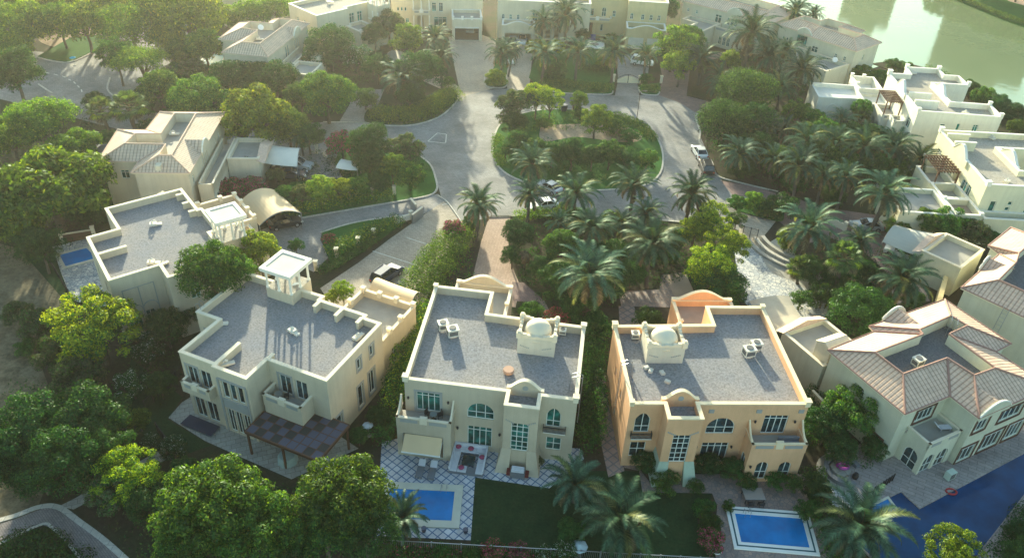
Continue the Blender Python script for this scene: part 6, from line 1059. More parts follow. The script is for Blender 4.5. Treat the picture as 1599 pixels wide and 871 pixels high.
# ---------------------------------------------------------------- cars
TYRE = plain("tyre", (.02, .02, .02), .8); RIMM = plain("wheel_rim", (.5, .5, .52), .35, .8); CGL = glass("car_glass", (.015, .02, .025), .08); HEADL = plain("headlight_glass", (.75, .75, .7), .2); TAILL = plain("taillight_red", (.35, .02, .015), .3)
def paint(n, c):
    m = plain(n, c, .28, .1, .03); b = m.node_tree.nodes["Principled BSDF"]; b.inputs["Coat Weight"].default_value = .6; return m
CW, CK, CB, CS = paint("car_paint_white", (.78, .78, .74)), paint("car_paint_black", (.012, .013, .018)), paint("car_paint_dark_blue", (.015, .03, .07)), paint("car_paint_silver", (.42, .44, .45))
def car(front, rear, kind, col, label, z=.02, group=None):
    a, b = G(*front, .7), G(*rear, .7); c = (a+b)/2; d = a-b; r = empty("parked_car" if kind != 'suv' else "parked_suv", (c.x, c.y, z), math.atan2(d.y, d.x), label, "car", group)
    L, W, Hh_ = (4.6, 1.82, 1.45) if kind == 'sedan' else (4.8, 1.95, 1.8)
    if kind == 'sedan': body = [(-2.3, .35), (-2.28, .85), (-2.1, .98), (-1.5, 1.02), (-.95, 1.02), (.75, 1.0), (1.6, .88), (2.15, .74), (2.3, .55), (2.28, .3)]; cab = [(-1.75, 1.0), (-1.05, 1.43), (.1, 1.46), (.95, .98)]
    else: body = [(-2.35, .4), (-2.38, 1.0), (-2.3, 1.12), (-1.5, 1.15), (.95, 1.12), (1.9, 1.0), (2.3, .85), (2.4, .6), (2.38, .38)]; cab = [(-2.25, 1.12), (-1.95, 1.76), (-1.4, 1.82), (.25, 1.8), (1.15, 1.1)]
    def section(prof, w0, w1, mb, m=0):
        """profile swept across the width with narrowed shoulders"""
        ys = [(-w0, .0), (-w0*.985, 1), (w0*.985, 1), (w0, 0)]; n = len(prof); mn = min(p[1] for p in prof); mx = max(p[1] for p in prof)
        rows = []
        for s_ in (-1, -.86, -.4, .4, .86, 1):
            row = []
            for x, zz in prof:
                f = (zz-mn)/(mx-mn); w_ = w0+(w1-w0)*f; lift = -.05*(abs(s_) == 1)*(f > .5); row.append((x*(1-.02*(abs(s_) == 1)), s_*w_, zz+lift))
            rows.append(row)
        v = [p for row in rows for p in row]; k = len(rows); f = [(i*n+j, (i+1)*n+j, (i+1)*n+(j+1) % n, i*n+(j+1) % n) for i in range(k-1) for j in range(n)]
        f += [tuple(range(n)), tuple(range(k*n-1, (k-1)*n-1, -1))]; mb.add(v, f, m)
    mb = MB(); section(body, W/2, W/2*.93, mb); o = mb.build("body", col, r, smooth=False)
    for x in (-1.42, 1.42):
        for s_ in (-1, 1):
            wm = MB(); k = 16; y0, y1 = s_*(W/2-.2), s_*(W/2+.02)
            v = [(x+.34*math.cos(6.283*j/k), y, .34+.34*math.sin(6.283*j/k)) for y in (y0, y1) for j in range(k)]
            wm.add(v, [(j, (j+1) % k, k+(j+1) % k, k+j) for j in range(k)]+[tuple(range(k)), tuple(range(2*k-1, k-1, -1))]); wo = wm.build("wheel", TYRE, r)
            rm = MB(); v = [(x+.2*math.cos(6.283*j/k), y, .34+.2*math.sin(6.283*j/k)) for y in (y1, y1+s_*.02) for j in range(k)]; rm.add(v, [(j, (j+1) % k, k+(j+1) % k, k+j) for j in range(k)]+[tuple(range(k)), tuple(range(2*k-1, k-1, -1))]); rm.build("rim", RIMM, wo)
    gm = MB(); section(cab, W/2*.90, W/2*.74, gm); gm.build("cabin_windows", CGL, r)
    rf = MB(); top = [p for p in cab if p[1] > 1.3]; x0, x1 = min(p[0] for p in top), max(p[0] for p in top); zt = max(p[1] for p in top)
    rf.box(x0+.02, -W/2*.70, zt-.03, x1, W/2*.70, zt+.035)
    if kind == 'suv': rf.box(x0+.1, -W/2*.68, zt+.035, x1-.1, -W/2*.64, zt+.1).box(x0+.1, W/2*.64, zt+.035, x1-.1, W/2*.68, zt+.1)
    rf.build("roof", col, r); pl = MB()
    for s_ in (-1, 1):
        for (pa, pb) in ((cab[0], cab[1]), (cab[-1], cab[-2])):
            pl.tube([(pa[0], s_*W/2*.895, pa[1]), (pb[0], s_*W/2*.75, pb[1])], .05, 6)
        pl.tube([(-.35, s_*W/2*.9, 1.0), (-.4, s_*W/2*.755, zt-.02)], .04, 6)
    pl.build("window_pillars", col, r)
    for s_ in (-1, 1):
        MB().box(L/2-.30, s_*.72-.17, .6, L/2-.005, s_*.72+.17, .75).build("headlight", HEADL, r); MB().box(-L/2-.02, s_*.74-.14, .72, -L/2+.15, s_*.74+.14, .9).build("taillight", TAILL, r); MB().box(.55, s_*(W/2+.08)-.09, .98, .72, s_*(W/2+.08)+.09, 1.1).build("wing_mirror", col, r)
    return r
gk = "white cars parked along the ring road's lower left"
car((1086, 226), (1099, 247), 'sedan', CW, "white saloon parked at the right kerb in front of the black car")
car((1098, 247), (1108, 273), 'suv', CK, "black off-roader parked at the right kerb behind the white saloon")
car((843, 284), (872, 298), 'sedan', CS, "silver-white saloon at the island kerb under the palm, upper of two", z=.02); car((834, 321), (862, 317), 'sedan', CW, "white saloon half hidden by palms, lower of two below the island")
car((620, 416), (588, 440), 'suv', CB, "dark blue off-roader on the big driveway above the sand villa"); car((796, 99), (797, 84), 'suv', CW, "white off-roader on the beige villa's driveway"); car((793, 78), (794, 70), 'sedan', CW, "white saloon behind the off-roader outside the beige villa's garage")
car((1014, 98), (992, 95), 'suv', CW, "white off-roader inside the yellow villa's gate"); car((462, 343), (428, 350), 'sedan', CK, "dark saloon under the beige shade canopy"); car((471, 271), (440, 271), 'sedan', CB, "dark blue saloon under the white shade canopy"); car((476, 258), (452, 256), 'suv', CS, "silver off-roader behind the dark blue saloon under the white canopy")
car((1392, 388), (1425, 398), 'sedan', CW, "white saloon under the grey-green canopy at right"); car((1340, 350), (1368, 352), 'sedan', CS, "silver saloon in the shade of the right edge villa's garage"); car((815, 66), (816, 58), 'suv', CW, "white off-roader inside the beige villa's garage"); car((801, 68), (801, 60), 'sedan', CW, "white saloon inside the beige villa's garage, left bay"); car((734, 48), (736, 40), 'sedan', CW, "white car deep inside the cream villa's garage")
# ---------------------------------------------------------------- shade canopies
def canopy(label, c4, z, rise, fab, posts=True, nm="shade_canopy"):
    """arched fabric sheet: c4 = four corners in the photo at height z, arch runs from side 0-3 to side 1-2"""
    w2 = [G(*p, z) for p in c4]; c = sum(w2, Vector((0, 0, 0)))/4; r = empty(nm, (c.x, c.y, 0), 0, label, "canopy"); a, b, cc, d = [v-Vector((c.x, c.y, 0)) for v in w2]; mb = MB(); n = 14; V = []
    for t_ in (0, .05):
        for i in range(n+1):
            f = i/n; up_ = Vector((0, 0, rise*4*f*(1-f)-t_)); 
            for j in range(4): g = j/3; p0 = a.lerp(b, f); p1 = d.lerp(cc, f); V.append(p0.lerp(p1, g)+up_-Vector((0, 0, .12*4*g*(1-g))))
    m = (n+1)*4; f_ = [(i*4+j, (i+1)*4+j, (i+1)*4+j+1, i*4+j+1) for i in range(n) for j in range(3)]+[(m+i*4+j+1, m+(i+1)*4+j+1, m+(i+1)*4+j, m+i*4+j) for i in range(n) for j in range(3)]
    f_ += [(i*4, m+i*4, m+(i+1)*4, (i+1)*4) for i in range(n)]+[((i+1)*4+3, m+(i+1)*4+3, m+i*4+3, i*4+3) for i in range(n)]
    mb.add(V, f_); mb.build("fabric", fab, r, smooth=False)
    for p, q in ((a, b), (d, cc)):
        MB().tube([p.lerp(q, i/10)+Vector((0, 0, rise*4*(i/10)*(1-i/10)-.1)) for i in range(11)], .05, 6).build("arched_rib", STEEL, r)
    for p in (a, b, cc, d): MB().tube([(p.x, p.y, 0), (p.x, p.y, z-.05)], .06, 8).build("post", STEEL, r)
    return r
canopy("beige arched shade canopy beside the left villa's lit cupola", [(376, 314), (432, 298), (470, 332), (405, 352)], 2.7, 1.1, FABB)
canopy("white arched shade canopy beside the upper left villa's garage", [(408, 254), (420, 226), (470, 232), (464, 260)], 2.6, 1.0, FABW)
canopy("grey-green arched shade canopy right of the dark palm", [(1378, 377), (1400, 354), (1466, 366), (1440, 402)], 2.6, 1.2, FABG)
canopy("beige shade canopy behind the cupola villa's terrace", [(575, 458), (592, 434), (655, 456), (640, 484)], 2.7, .8, FABB)
canopy("flat beige shade canopy between the peach villa and the tiled garage", [(1170, 470), (1232, 462), (1256, 505), (1212, 518)], 2.8, .35, plain("shade_fabric_sand", (.50, .43, .32), .85))
canopy("small shelter with a cream roof beside the upper left driveway", [(524, 262), (533, 248), (562, 252), (558, 266)], 2.2, .15, FABW)
# gazebo with grey roof left of the upper left villa
p = G(170, 236, 2.6); gz = empty("gazebo", (p.x, p.y, 0), R(5), "small gazebo with a dark grey hipped roof left of the upper left villa", "gazebo")
MB().add([(-2.6, -2.3, 2.6), (2.6, -2.3, 2.6), (2.6, 2.3, 2.6), (-2.6, 2.3, 2.6), (-.8, 0, 3.7), (.8, 0, 3.7)], [(0, 1, 5, 4), (1, 2, 5), (2, 3, 4, 5), (3, 0, 4), (3, 2, 1, 0)]).build("roof", plain("grey_slate", (.12, .13, .15), .7), gz)
for x in (-2.2, 2.2):
    for y in (-1.9, 1.9): MB().box(x-.12, y-.12, 0, x+.12, y+.12, 2.6).build("post", BROWNM, gz)
# roof pergolas on the white and pale yellow villas
def slat_pergola(H, x0, y0, x1, y1, zf, zt, label):
    r = empty("roof_pergola", H.root.location, H.root.rotation_euler.z, label, "pergola"); mb = MB()
    for k in range(8): x = x0+(x1-x0)*k/7; mb.box(x-.07, y0-.25, zt, x+.07, y1+.25, zt+.16)
    mb.build("slats", BROWNM, r); m2 = MB()
    for k in range(7): y = y0+(y1-y0)*k/6; m2.box(x0-.25, y-.06, zt+.165, x1+.25, y+.06, zt+.29)
    m2.build("cross_slats", BROWNM, r)
    for x in (x0, x1):
        for y in (y0, y1): MB().box(x-.09, y-.09, zf, x+.09, y+.09, zt).build("post", BROWNM, r)
slat_pergola(O_, -3.6, 6.4, -1.1, 11.1, 3.8, 6.9, "small brown slatted pergola on the white lakeside villa's upper terrace"); slat_pergola(P_, -3.9, 7.0, -.9, 12.0, 3.4, 6.3, "brown slatted pergola on the pale yellow villa's terrace")
P_.flat([(-4.5, 7.1), (-.6, 7.1), (-.6, 12.6), (-4.5, 12.6)], 4.4, 3.4, {}, roof=DECKG, name="terrace_floor")
# ---------------------------------------------------------------- roof equipment
def ac(px, py, label, rz=0, z=7.45, s=1.0, fan=True, big=True):
    p = G(px, py, z); s *= .82; r = empty("air_conditioner", (p.x, p.y, z), R(rz), label, "air conditioner", "air conditioners on the flat roofs")
    MB().box(-.6*s, -.5*s, .15, .6*s, .5*s, 1.0*s+.1).box(-.66*s, -.56*s, 1.0*s+.1, .66*s, .56*s, 1.0*s+.14).build("casing", ACM, r)
    MB().lathe([(.4*s, 0), (.4*s, .05), (.36*s, .06)], (0, 0, 1.0*s+.14), 16).build("fan_grille", ACG, r)
    MB().box(-.5*s, -.51*s, .3, .5*s, -.5*s, .9*s).box(-.605*s, -.4*s, .3, -.6*s, .4*s, .9*s).build("side_grille", ACG, r)
    MB().box(-.6*s, -.45*s, 0, -.45*s, .45*s, .15).box(.45*s, -.45*s, 0, .6*s, .45*s, .15).build("feet", STEEL, r)
ac(692, 514, "air conditioner on the sand villa's roof, left of the pair", 20); ac(707, 524, "air conditioner on the sand villa's roof, right of the pair", 20, s=1.1); ac(1168, 555, "air conditioner on the peach villa's roof, lower left of the pair", 15, s=1.1); ac(1179, 545, "air conditioner on the peach villa's roof, upper right of the pair", 15)
ac(991, 528, "air conditioner beside the peach villa's domed tower", 4, s=.8); ac(878, 522, "air conditioner beside the sand villa's domed tower", -6, s=.7); ac(1431, 570, "air conditioner on the dark sunken roof of the right tiled villa", 28, 7.3, 1.0)
def duct(px, py, label, rz, z=7.45, s=.8):
    p = G(px, py, z); r = empty("roof_vent_unit", (p.x, p.y, z), R(rz), label, "roof vent", "white roof vents"); MB().box(-.75*s, -.4*s, .12, .2*s, .4*s, .5*s).box(.2*s, -.25*s, .05, .9*s, .3*s, .3*s).build("casing", ACM, r); MB().tube([(-.4*s, 0, .5*s), (-.4*s, 0, .75*s), (-.1*s, 0, .85*s), (.15*s, 0, .7*s)], .13*s, 8).build("bent_pipe", ACM, r)
for a in [(459, 520, "white roof vent in the middle of the cupola villa's roof", -40), (560, 528, "white roof vent at the right edge of the cupola villa's roof", 60), (345, 507, "white roof vent at the left rim of the cupola villa's roof", 10), (355, 570, "white roof vent beside the front fin wall of the cupola villa", 30), (365, 442, "white roof vent at the back left rim of the cupola villa's roof", 20), (243, 352, "white roof vent in the middle of the left villa's roof", 20), (256, 306, "white roof vent at the back rim of the left villa's roof", 40), (240, 412, "white roof vent near the arched-relief wall of the left villa", 10), (256, 414, "small white roof vent right of the arched-relief wall", 60, 7.45, .7), (272, 211, "white roof vent in the upper left villa's sunken roof", 10, 7.2), (405, 63, "white roof vent in the top left villa's sunken roof", 10, 7.2), (515, 5, "white roof vent on the ivory villa's roof", 20, 7.4), (1425, 116, "white roof vent on the white lakeside villa's rear roof", 10), (1507, 178, "white roof vent on the white lakeside villa's front roof", 20), (1547, 217, "white roof vent on the pale yellow villa's roof", 120), (1572, 285, "rusty roof vent on the pale yellow villa's lower roof", 40)]: duct(*a)
def dish(px, py, z, label, rz):
    p = G(px, py, z); r = empty("satellite_dish", (p.x, p.y, z), R(rz), label, "satellite dish"); mb = MB()
    pr = [(.02, 0), (.2, .02), (.4, .07), (.55, .14)]; mb.lathe(pr, (0, 0, 0), 20); o = mb.build("dish", WHITE, r); o.location = (0, 0, .8); o.rotation_euler = (R(50), 0, 0); MB().tube([(0, 0, 0), (0, 0, .8)], .05).build("mast", STEEL, r)
dish(465, 458, 7.6, "satellite dish beside the square cupola", 30); dish(408, 50, 7.4, "satellite dish in the top left villa's sunken roof", 30); dish(1302, 100, 3.7, "satellite dish on the beige lakeside villa's lower roof", 0)
for k, (x, y) in enumerate([(1009, 575), (1016, 580), (1034, 583), (1042, 597)]):
    p = G(x, y, 7.42); o = MB().box(-.28, -.2, 0, .28, .2, .22).box(-.24, -.16, .22, .24, .16, .27).build("concrete_block", ACM); o.location = p; o.rotation_euler[2] = k*.7+.5; tag(o, ["loose pale block nearest the peach villa's domed tower", "loose pale block second from the domed tower", "loose pale block third from the domed tower", "loose pale block just behind the curved gable"][k], "block", "loose blocks on the peach villa's roof")
p = G(794, 582, 7.4); o = MB().lathe([(.35, 0), (.5, .1), (.55, .35), (.5, .5)], (0, 0, 0), 18).build("clay_basin", plain("clay_pink", (.45, .28, .2), .8)); o.location = p; tag(o, "round clay-coloured basin on the sand villa's roof beside the curved gable", "basin")
def roof_ladder(H, x, y, sgn, label):
    r = empty("roof_ladder", H.root.location, H.root.rotation_euler.z, label, "ladder"); 
    for dy in (0, .5): MB().tube([(x-sgn*.9, y+dy, 7.4), (x-sgn*.8, y+dy, 9.2), (x-sgn*.3, y+dy, 9.4), (x+sgn*.25, y+dy, 9.2), (x+sgn*.25, y+dy, 3.5)], .035).build("side_rail", STEEL, r)
    mb = MB()
    for k in range(14): mb.tube([(x+sgn*.25, y, 3.7+k*.35), (x+sgn*.25, y+.5, 3.7+k*.35)], .02, 5)
    mb.build("rungs", STEEL, r)
roof_ladder(Cc, 16.25, 2.0, 1, "metal ladder over the right parapet of the sand villa"); roof_ladder(D, 0, -7.0, -1, "metal ladder over the left parapet of the peach villa")
# ---------------------------------------------------------------- street furniture
p = G(994, 188, 0); r = empty("street_lamp", (p.x, p.y, .1), 0, "slim dark street lamp on the upper kerb of the central island", "street lamp"); MB().lathe([(.14, 0), (.12, .3), (.06, .5), (.05, 5.2)], (0, 0, 0), 10).tube([(0, 0, 5.2), (.35, 0, 5.5), (.8, 0, 5.5)], .04).build("post", IRON, r); MB().box(.5, -.15, 5.35, 1.15, .15, 5.5).build("lamp_head", IRON, r)
def gatewall(a, b, h, label, mat=COP, nm="garden_wall", t_=.22, n=0, cap=COP):
    pa, pb = G(*a), G(*b); pa.z = pb.z = 0; c = (pa+pb)/2; r = empty(nm, (c.x, c.y, 0), math.atan2((pb-pa).y, (pb-pa).x), label, "wall"); L = (pb-pa).length
    MB().box(-L/2, -t_/2, 0, L/2, t_/2, h-.08).build("wall", mat, r); MB().box(-L/2-.03, -t_/2-.04, h-.08, L/2+.03, t_/2+.04, h).build("coping", cap, r)
    for k in range(n): x = -L/2+L*k/(n-1); MB().box(x-.22, -.22, 0, x+.22, .22, h+.35).box(x-.28, -.28, h+.35, x+.28, .28, h+.45).build("post", cap, r)
def post(px, py, label, h=1.4):
    p = G(px, py, 0); o = MB().box(-.22, -.22, 0, .22, .22, h).box(-.29, -.29, h, .29, .29, h+.12).build("wall_post", COP); o.location = p; tag(o, label, "post", "pale garden wall posts")
def fence(a, b, h, label, mat=IRON, mesh=None, nm="garden_fence", np_=8):
    pa, pb = G(*a), G(*b); pa.z = pb.z = 0; c = (pa+pb)/2; r = empty(nm, (c.x, c.y, 0), math.atan2((pb-pa).y, (pb-pa).x), label, "fence"); L = (pb-pa).length; mb = MB()
    n = int(L/.16)
    for k in range(n+1): x = -L/2+L*k/n; mb.box(x-.012, -.012, .05, x+.012, .012, h-.05)
    mb.build("bars", mat, r); MB().box(-L/2, -.03, h-.05, L/2, .03, h).build("top_rail", mat, r)
    for k in range(np_): x = -L/2+L*k/(np_-1); MB().box(x-.05, -.05, 0, x+.05, .05, h+.08).build("post", mat, r)
fence((582, 858), (905, 876), 1.5, "thin metal fence along the bottom edge of the tiled patio and lawn", STEEL); fence((905, 876), (1120, 888), 1.5, "thin metal fence along the bottom edge right of the huge palm", STEEL)
fence((247, 675), (275, 714), 1.4, "short dark fence beside the path at the front left garden"); fence((73, 402), (118, 478), 1.3, "dark metal fence beside the small left pool deck"); fence((1362, 772), (1392, 752), 1.1, "black iron fence beside the round garden seat"); fence((228, 640), (310, 562), 1.3, "dark fence behind the shaded lawn of the front left villa")
gatewall((98, 378), (148, 370), 1.2, "dark-panelled garden wall with pale posts behind the small left pool", BROWNM, n=2)
gatewall((618, 350), (642, 342), .9, "low white wall behind the grey tilted panel at the driveway fork", COPW, n=2); gatewall((642, 330), (650, 340), 2.2, "tilted grey wall panel with a pale cap at the driveway fork", STEEL, nm="entrance_wall"); gatewall((644, 350), (660, 338), 1.6, "second grey wall panel facing the big driveway", STEEL, nm="entrance_wall")
for k, (x, y) in enumerate([(470, 320), (508, 320), (545, 312), (582, 308), (616, 304)]): post(x, y, "pale post in the driveway hedge, %s from the beige canopy" % ["first", "second", "third", "fourth", "fifth"][k])
for k, (x, y) in enumerate([(494, 422), (526, 402), (560, 385), (584, 372)]): post(x, y, "pale post on the upper side of the big driveway, %s from the cupola" % ["first", "second", "third", "fourth"][k])
for x, y, l in [(1332, 362, "right of the mauve driveway's hedge"), (495, 240, "at the upper left driveway entrance"), (958, 128, "left of the yellow villa's gate"), (998, 130, "right of the yellow villa's gate"), (1032, 130, "at the end of the yellow villa's short hedge")]: post(x, y, "pale gate post "+l)
# arched gate of the yellow villa
pa, pb = G(963, 130), G(997, 131); c = (pa+pb)/2; L = (pb-pa).length; r = empty("driveway_gate", (c.x, c.y, 0), math.atan2((pb-pa).y, (pb-pa).x), "arched driveway gate with cream panels in front of the yellow villa", "gate")
for s_ in (-1, 1):
    x0, x1 = (-L/2, -.04) if s_ < 0 else (.04, L/2); n = 9; top = lambda x: 1.0+.8*math.cos(x/(L/2)*math.pi/2)
    lf = MB().extr(Vector((0, 0, 0)), Vector((1, 0, 0)), Vector((0, 1, 0)), [(x0, .1)]+[(x0+(x1-x0)*k/n, top(x0+(x1-x0)*k/n)-.35) for k in range(n+1)]+[(x1, .1)], -.03, .03).build("gate_leaf", COPD, r)
    MB().tube([(x0+(x1-x0)*k/n, 0, top(x0+(x1-x0)*k/n)) for k in range(n+1)], .05).tube([(x0, 0, .1), (x0, 0, top(x0))], .05).tube([(x1, 0, .1), (x1, 0, top(x1))], .05).build("iron_frame", IRON, lf)
fence((573, 168), (600, 172), 1.6, "dark gate of the grey driveway beside the curved hedge", IRON, nm="driveway_gate", np_=3)
fence((1158, 372), (1180, 378), 2.0, "ornate dark gate at the head of the white flagstone path", IRON, nm="garden_gate", np_=3)
gatewall((1288, 345), (1318, 360), 1.0, "low pale wall with a post below the grove's palms", COP, n=2); gatewall((1290, 660), (1262, 630), 2.0, "cream boundary wall between the peach villa and the tiled villa", W_A)
q = LP(Q_, [(-2.1, 2.4), (-4.1, 8.6)]); wl = MB(); a_, b_ = Vector((*q[0], 0)), Vector((*q[1], 0)); T_ = (b_-a_); L = T_.length; T_.normalize(); N_2 = Vector((T_.y, -T_.x, 0)); wl.obox(a_, T_, N_2, 0, L, -.2, .2, 0, 2.5).obox(a_, T_, N_2, 0, L, -.28, .28, 2.5, 2.6); tag(wl.build("garden_wall", W_L), "sunlit cream yard wall below the ladder villa at right", "wall")
# billboard-free side things: F garage side pipes, curved garden steps
for k, rad in enumerate((9.0, 8.0, 7.0)):
    c0 = G(1262, 375, 0); mb = MB(); n = 16; a0, a1 = R(185), R(262); P_in = []; P_out = []
    for i in range(n+1): a = a0+(a1-a0)*i/n; P_out.append((c0.x+rad*math.cos(a), c0.y+rad*math.sin(a))); P_in.append((c0.x+(rad-.55)*math.cos(a), c0.y+(rad-.55)*math.sin(a)))
    mb.prism(P_out+P_in[::-1], 0.01, .35+.22*k); tag(mb.build("curved_step", [DECKG, KERB, DECKG][k]), ["outermost curved stone step beside the white flagstones", "middle curved stone step beside the white flagstones", "innermost curved stone step beside the white flagstones"][k], "step", "curved garden steps")
c0 = G(1233, 398, 0)
# ---------------------------------------------------------------- garden furniture
CUSH = plain("cushion_white", (.60, .60, .64), .9); CPINK = plain("cushion_pink", (.32, .06, .13), .9); WICK = plain("wicker_grey", (.16, .17, .19), .8)
ca = Cc.root.rotation_euler.z
def at(H, x, y, z=.02): q_ = LP(H, [(x, y)])[0]; return (q_[0], q_[1], z)
r = empty("outdoor_sofa", at(Cc, 6.5, -1.7), ca, "white square corner sofa with pink cushions on the diamond-tiled patio", "sofa")
MB().ring([(-1.65, -1.65), (1.65, -1.65), (1.65, 1.65), (-1.65, 1.65)], [(-.85, -.85), (.85, -.85), (.85, .85), (-.85, .85)], 0, .28).build("base", WICK, r)
for k, (x0, y0, x1, y1) in enumerate([(-1.6, .9, -.55, 1.6), (-.52, .9, .52, 1.6), (.55, .9, 1.6, 1.6), (-1.6, -.3, -.9, .85), (.9, -.3, 1.6, .85), (-1.6, -1.6, -.9, -.35), (.9, -1.6, 1.6, -.35), (-.85, -1.6, .0, -.9)]): MB().box(x0, y0, .285, x1, y1, .46).build("seat_cushion", CUSH, r)
MB().box(-1.65, 1.5, .47, 1.65, 1.68, .85).box(-1.68, -1.6, .47, -1.5, 1.49, .8).box(1.5, -1.6, .47, 1.68, 1.49, .8).build("backrest", CUSH, r)
tb = empty("coffee_table", at(Cc, 6.5, -1.75), ca, "low dark square table inside the white patio sofa", "table"); MB().box(-.6, -.6, .32, .6, .6, .38).build("table_top", PANED, tb)
for x in (-.5, .5):
    for y in (-.5, .5): MB().box(x-.04, y-.04, 0, x+.04, y+.04, .32).build("leg", WICK, tb)
for k, (x, y, l) in enumerate([(-1.25, 1.3, "pink cushion in the sofa's upper left corner"), (.0, 1.25, "pink cushion in the middle of the sofa's back row"), (1.25, .35, "pink cushion on the sofa's right arm"), (-.5, -1.25, "pink cushion on the sofa's front seat")]):
    o = MB().lathe([(.05, 0), (.26, .05), (.3, .12), (.2, .2), (.04, .22)], (0, 0, 0), 12).build("cushion", CPINK, None, True); a = at(Cc, 6.5+x, -1.7+y); o.location = (a[0], a[1], .49); tag(o, l, "cushion", "pink sofa cushions")
for k, x in enumerate((2.2, 3.35)):
    r = empty("sun_lounger", at(Cc, x, -3.6), ca, ["grey sun lounger below the awning, left of the two", "grey sun lounger below the awning, right of the two"][k], "sun lounger", "sun loungers under the awning")
    MB().box(-.33, -1.0, .26, .33, .35, .34).build("seat", WICK, r); MB().add([(-.33, .35, .3), (.33, .35, .3), (.33, 1.0, .62), (-.33, 1.0, .62), (-.33, .35, .24), (.33, .35, .24), (.33, 1.0, .56), (-.33, 1.0, .56)], [(0, 1, 2, 3), (7, 6, 5, 4), (0, 4, 5, 1), (1, 5, 6, 2), (2, 6, 7, 3), (3, 7, 4, 0)]).build("backrest", CUSH, r)
    for a in (-.28, .28):
        for b in (-.9, .8): MB().box(a-.03, b-.03, 0, a+.03, b+.03, .26).build("leg", WICK, r)
r = empty("barbecue_grill", at(Cc, 11.4, -2.65), ca, "dark barbecue grill with red side shelves before the sand villa's bay", "grill")
MB().box(-.7, -.35, .12, .7, .35, .85).build("body", WICK, r); MB().box(-.6, -.3, .85, .6, .3, 1.1).box(-.55, -.2, 1.1, .55, .2, 1.2).build("lid", CUSH, r); [MB().box(a_, -.3, .3, a_+.35, .3, .7).build("side_shelf", plain("grill_dark_red", (.14, .02, .02), .5), r) for a_ in (-1.06, .71)]
for a in (-.6, .6): MB().tube([(a, -.3, .08), (a, .3, .08)], .08, 10).build("wheel", TYRE, r)
def table_set(H, x, y, z, label, chairs, rad=.55, nm="round_table", col=None, n=3):
    r = empty(nm, at(H, x, y, z), H.root.rotation_euler.z, label, "table"); MB().lathe([(rad, 0), (rad, .04)], (0, 0, .7), 20).build("table_top", col or STEEL, r); MB().lathe([(.3, 0), (.05, .05), (.04, .7)], (0, 0, 0), 10).build("leg", IRON, r)
    for k in range(n):
        a = 6.283*k/n+.6; cx, cy = x+math.cos(a)*(rad+.3), y+math.sin(a)*(rad+.3); ch = empty("garden_chair", at(H, cx, cy, z), H.root.rotation_euler.z+a, "%s, %s" % (chairs, ["nearest the house", "on the far side", "on the near side", "on the right"][k]), "chair", chairs)
        MB().box(-.24, -.24, .4, .24, .24, .46).build("seat", col or IRON, ch); MB().box(.2, -.24, .46, .25, .24, .9).build("backrest", col or IRON, ch)
        for u_ in (-.2, .2):
            for v_ in (-.2, .2): MB().box(u_-.02, v_-.02, 0, u_+.02, v_+.02, .4).build("leg", IRON, ch)
table_set(Cc, 2.9, -.8, 4.26, "small round table on the sand villa's balcony", "dark chair on the sand villa's balcony", rad=.35); table_set(A, 9.6, 2.0, 4.46, "small round table on the cupola villa's right balcony", "dark chair on the cupola villa's right balcony", n=2, rad=.4)
# table and chairs by the striped pool
r = empty("dining_table", at(D, 11.9, -15.4), D.root.rotation_euler.z, "dark square patio table with a grid top above the striped pool", "table"); MB().box(-.95, -.7, .68, .95, .7, .73).build("table_top", STEEL, r)
for x in (-.85, .85):
    for y in (-.6, .6): MB().box(x-.04, y-.04, 0, x+.04, y+.04, .68).build("leg", IRON, r)
for k, (x, y) in enumerate([(-.5, .95), (.5, .95), (-.5, -.95), (.5, -.95)]):
    ch = empty("garden_chair", at(D, 11.9+x, -15.4+y), D.root.rotation_euler.z, "dark chair at the square patio table, %s" % ["back left", "back right", "front left", "front right"][k], "chair", "chairs round the square patio table"); MB().box(-.24, -.24, .4, .24, .24, .45).build("seat", IRON, ch); MB().box(-.24, .2 if y > 0 else -.24, .45, .24, .24 if y > 0 else -.2, .88).build("backrest", IRON, ch)
    for u_ in (-.2, .2):
        for v_ in (-.2, .2): MB().box(u_-.02, v_-.02, 0, u_+.02, v_+.02, .4).build("leg", IRON, ch)
r = empty("balcony_bench", at(D, 15.2, -12.6, 4.26), D.root.rotation_euler.z, "dark cushioned bench on the peach villa's balcony", "bench"); MB().box(-1, -.35, .25, 1, .35, .45).build("seat", WICK, r); MB().box(-1, .2, .45, 1, .35, .85).build("backrest", WICK, r)
for x in (-.9, .9):
    for y in (-.28, .28): MB().box(x-.04, y-.04, 0, x+.04, y+.04, .25).build("leg", IRON, r)
r = empty("covered_furniture", at(A, 12.2, -1.0), A.root.rotation_euler.z, "pale green cover thrown over furniture beneath the pergola", "furniture cover"); MB().lathe([(1.0, 0), (.95, .5), (.8, .85), (.3, .95)], (0, 0, 0), 9).build("cover", plain("cover_pale_green", (.34, .42, .40), .7), r)
r = empty("outdoor_daybed", at(A, 16.2, -.3), A.root.rotation_euler.z+.3, "white daybed at the right end of the pergola", "daybed"); MB().box(-.5, -1, .15, .5, 1, .5).build("mattress", CUSH, r); MB().box(-.52, -1.02, 0, .52, 1.02, .14).build("frame", WICK, r)
r = empty("door_canopy_mat", at(A, 1.8, -1.2), A.root.rotation_euler.z, "dark blue shade cloth before the cupola villa's left garden doors", "shade"); MB().box(-1.9, -.7, .25, 1.9, .7, .3).build("cloth", plain("cloth_navy", (.02, .03, .06), .8), r); MB().box(-1.85, -.65, 0, 1.85, .65, .24).build("plinth", WICK, r)
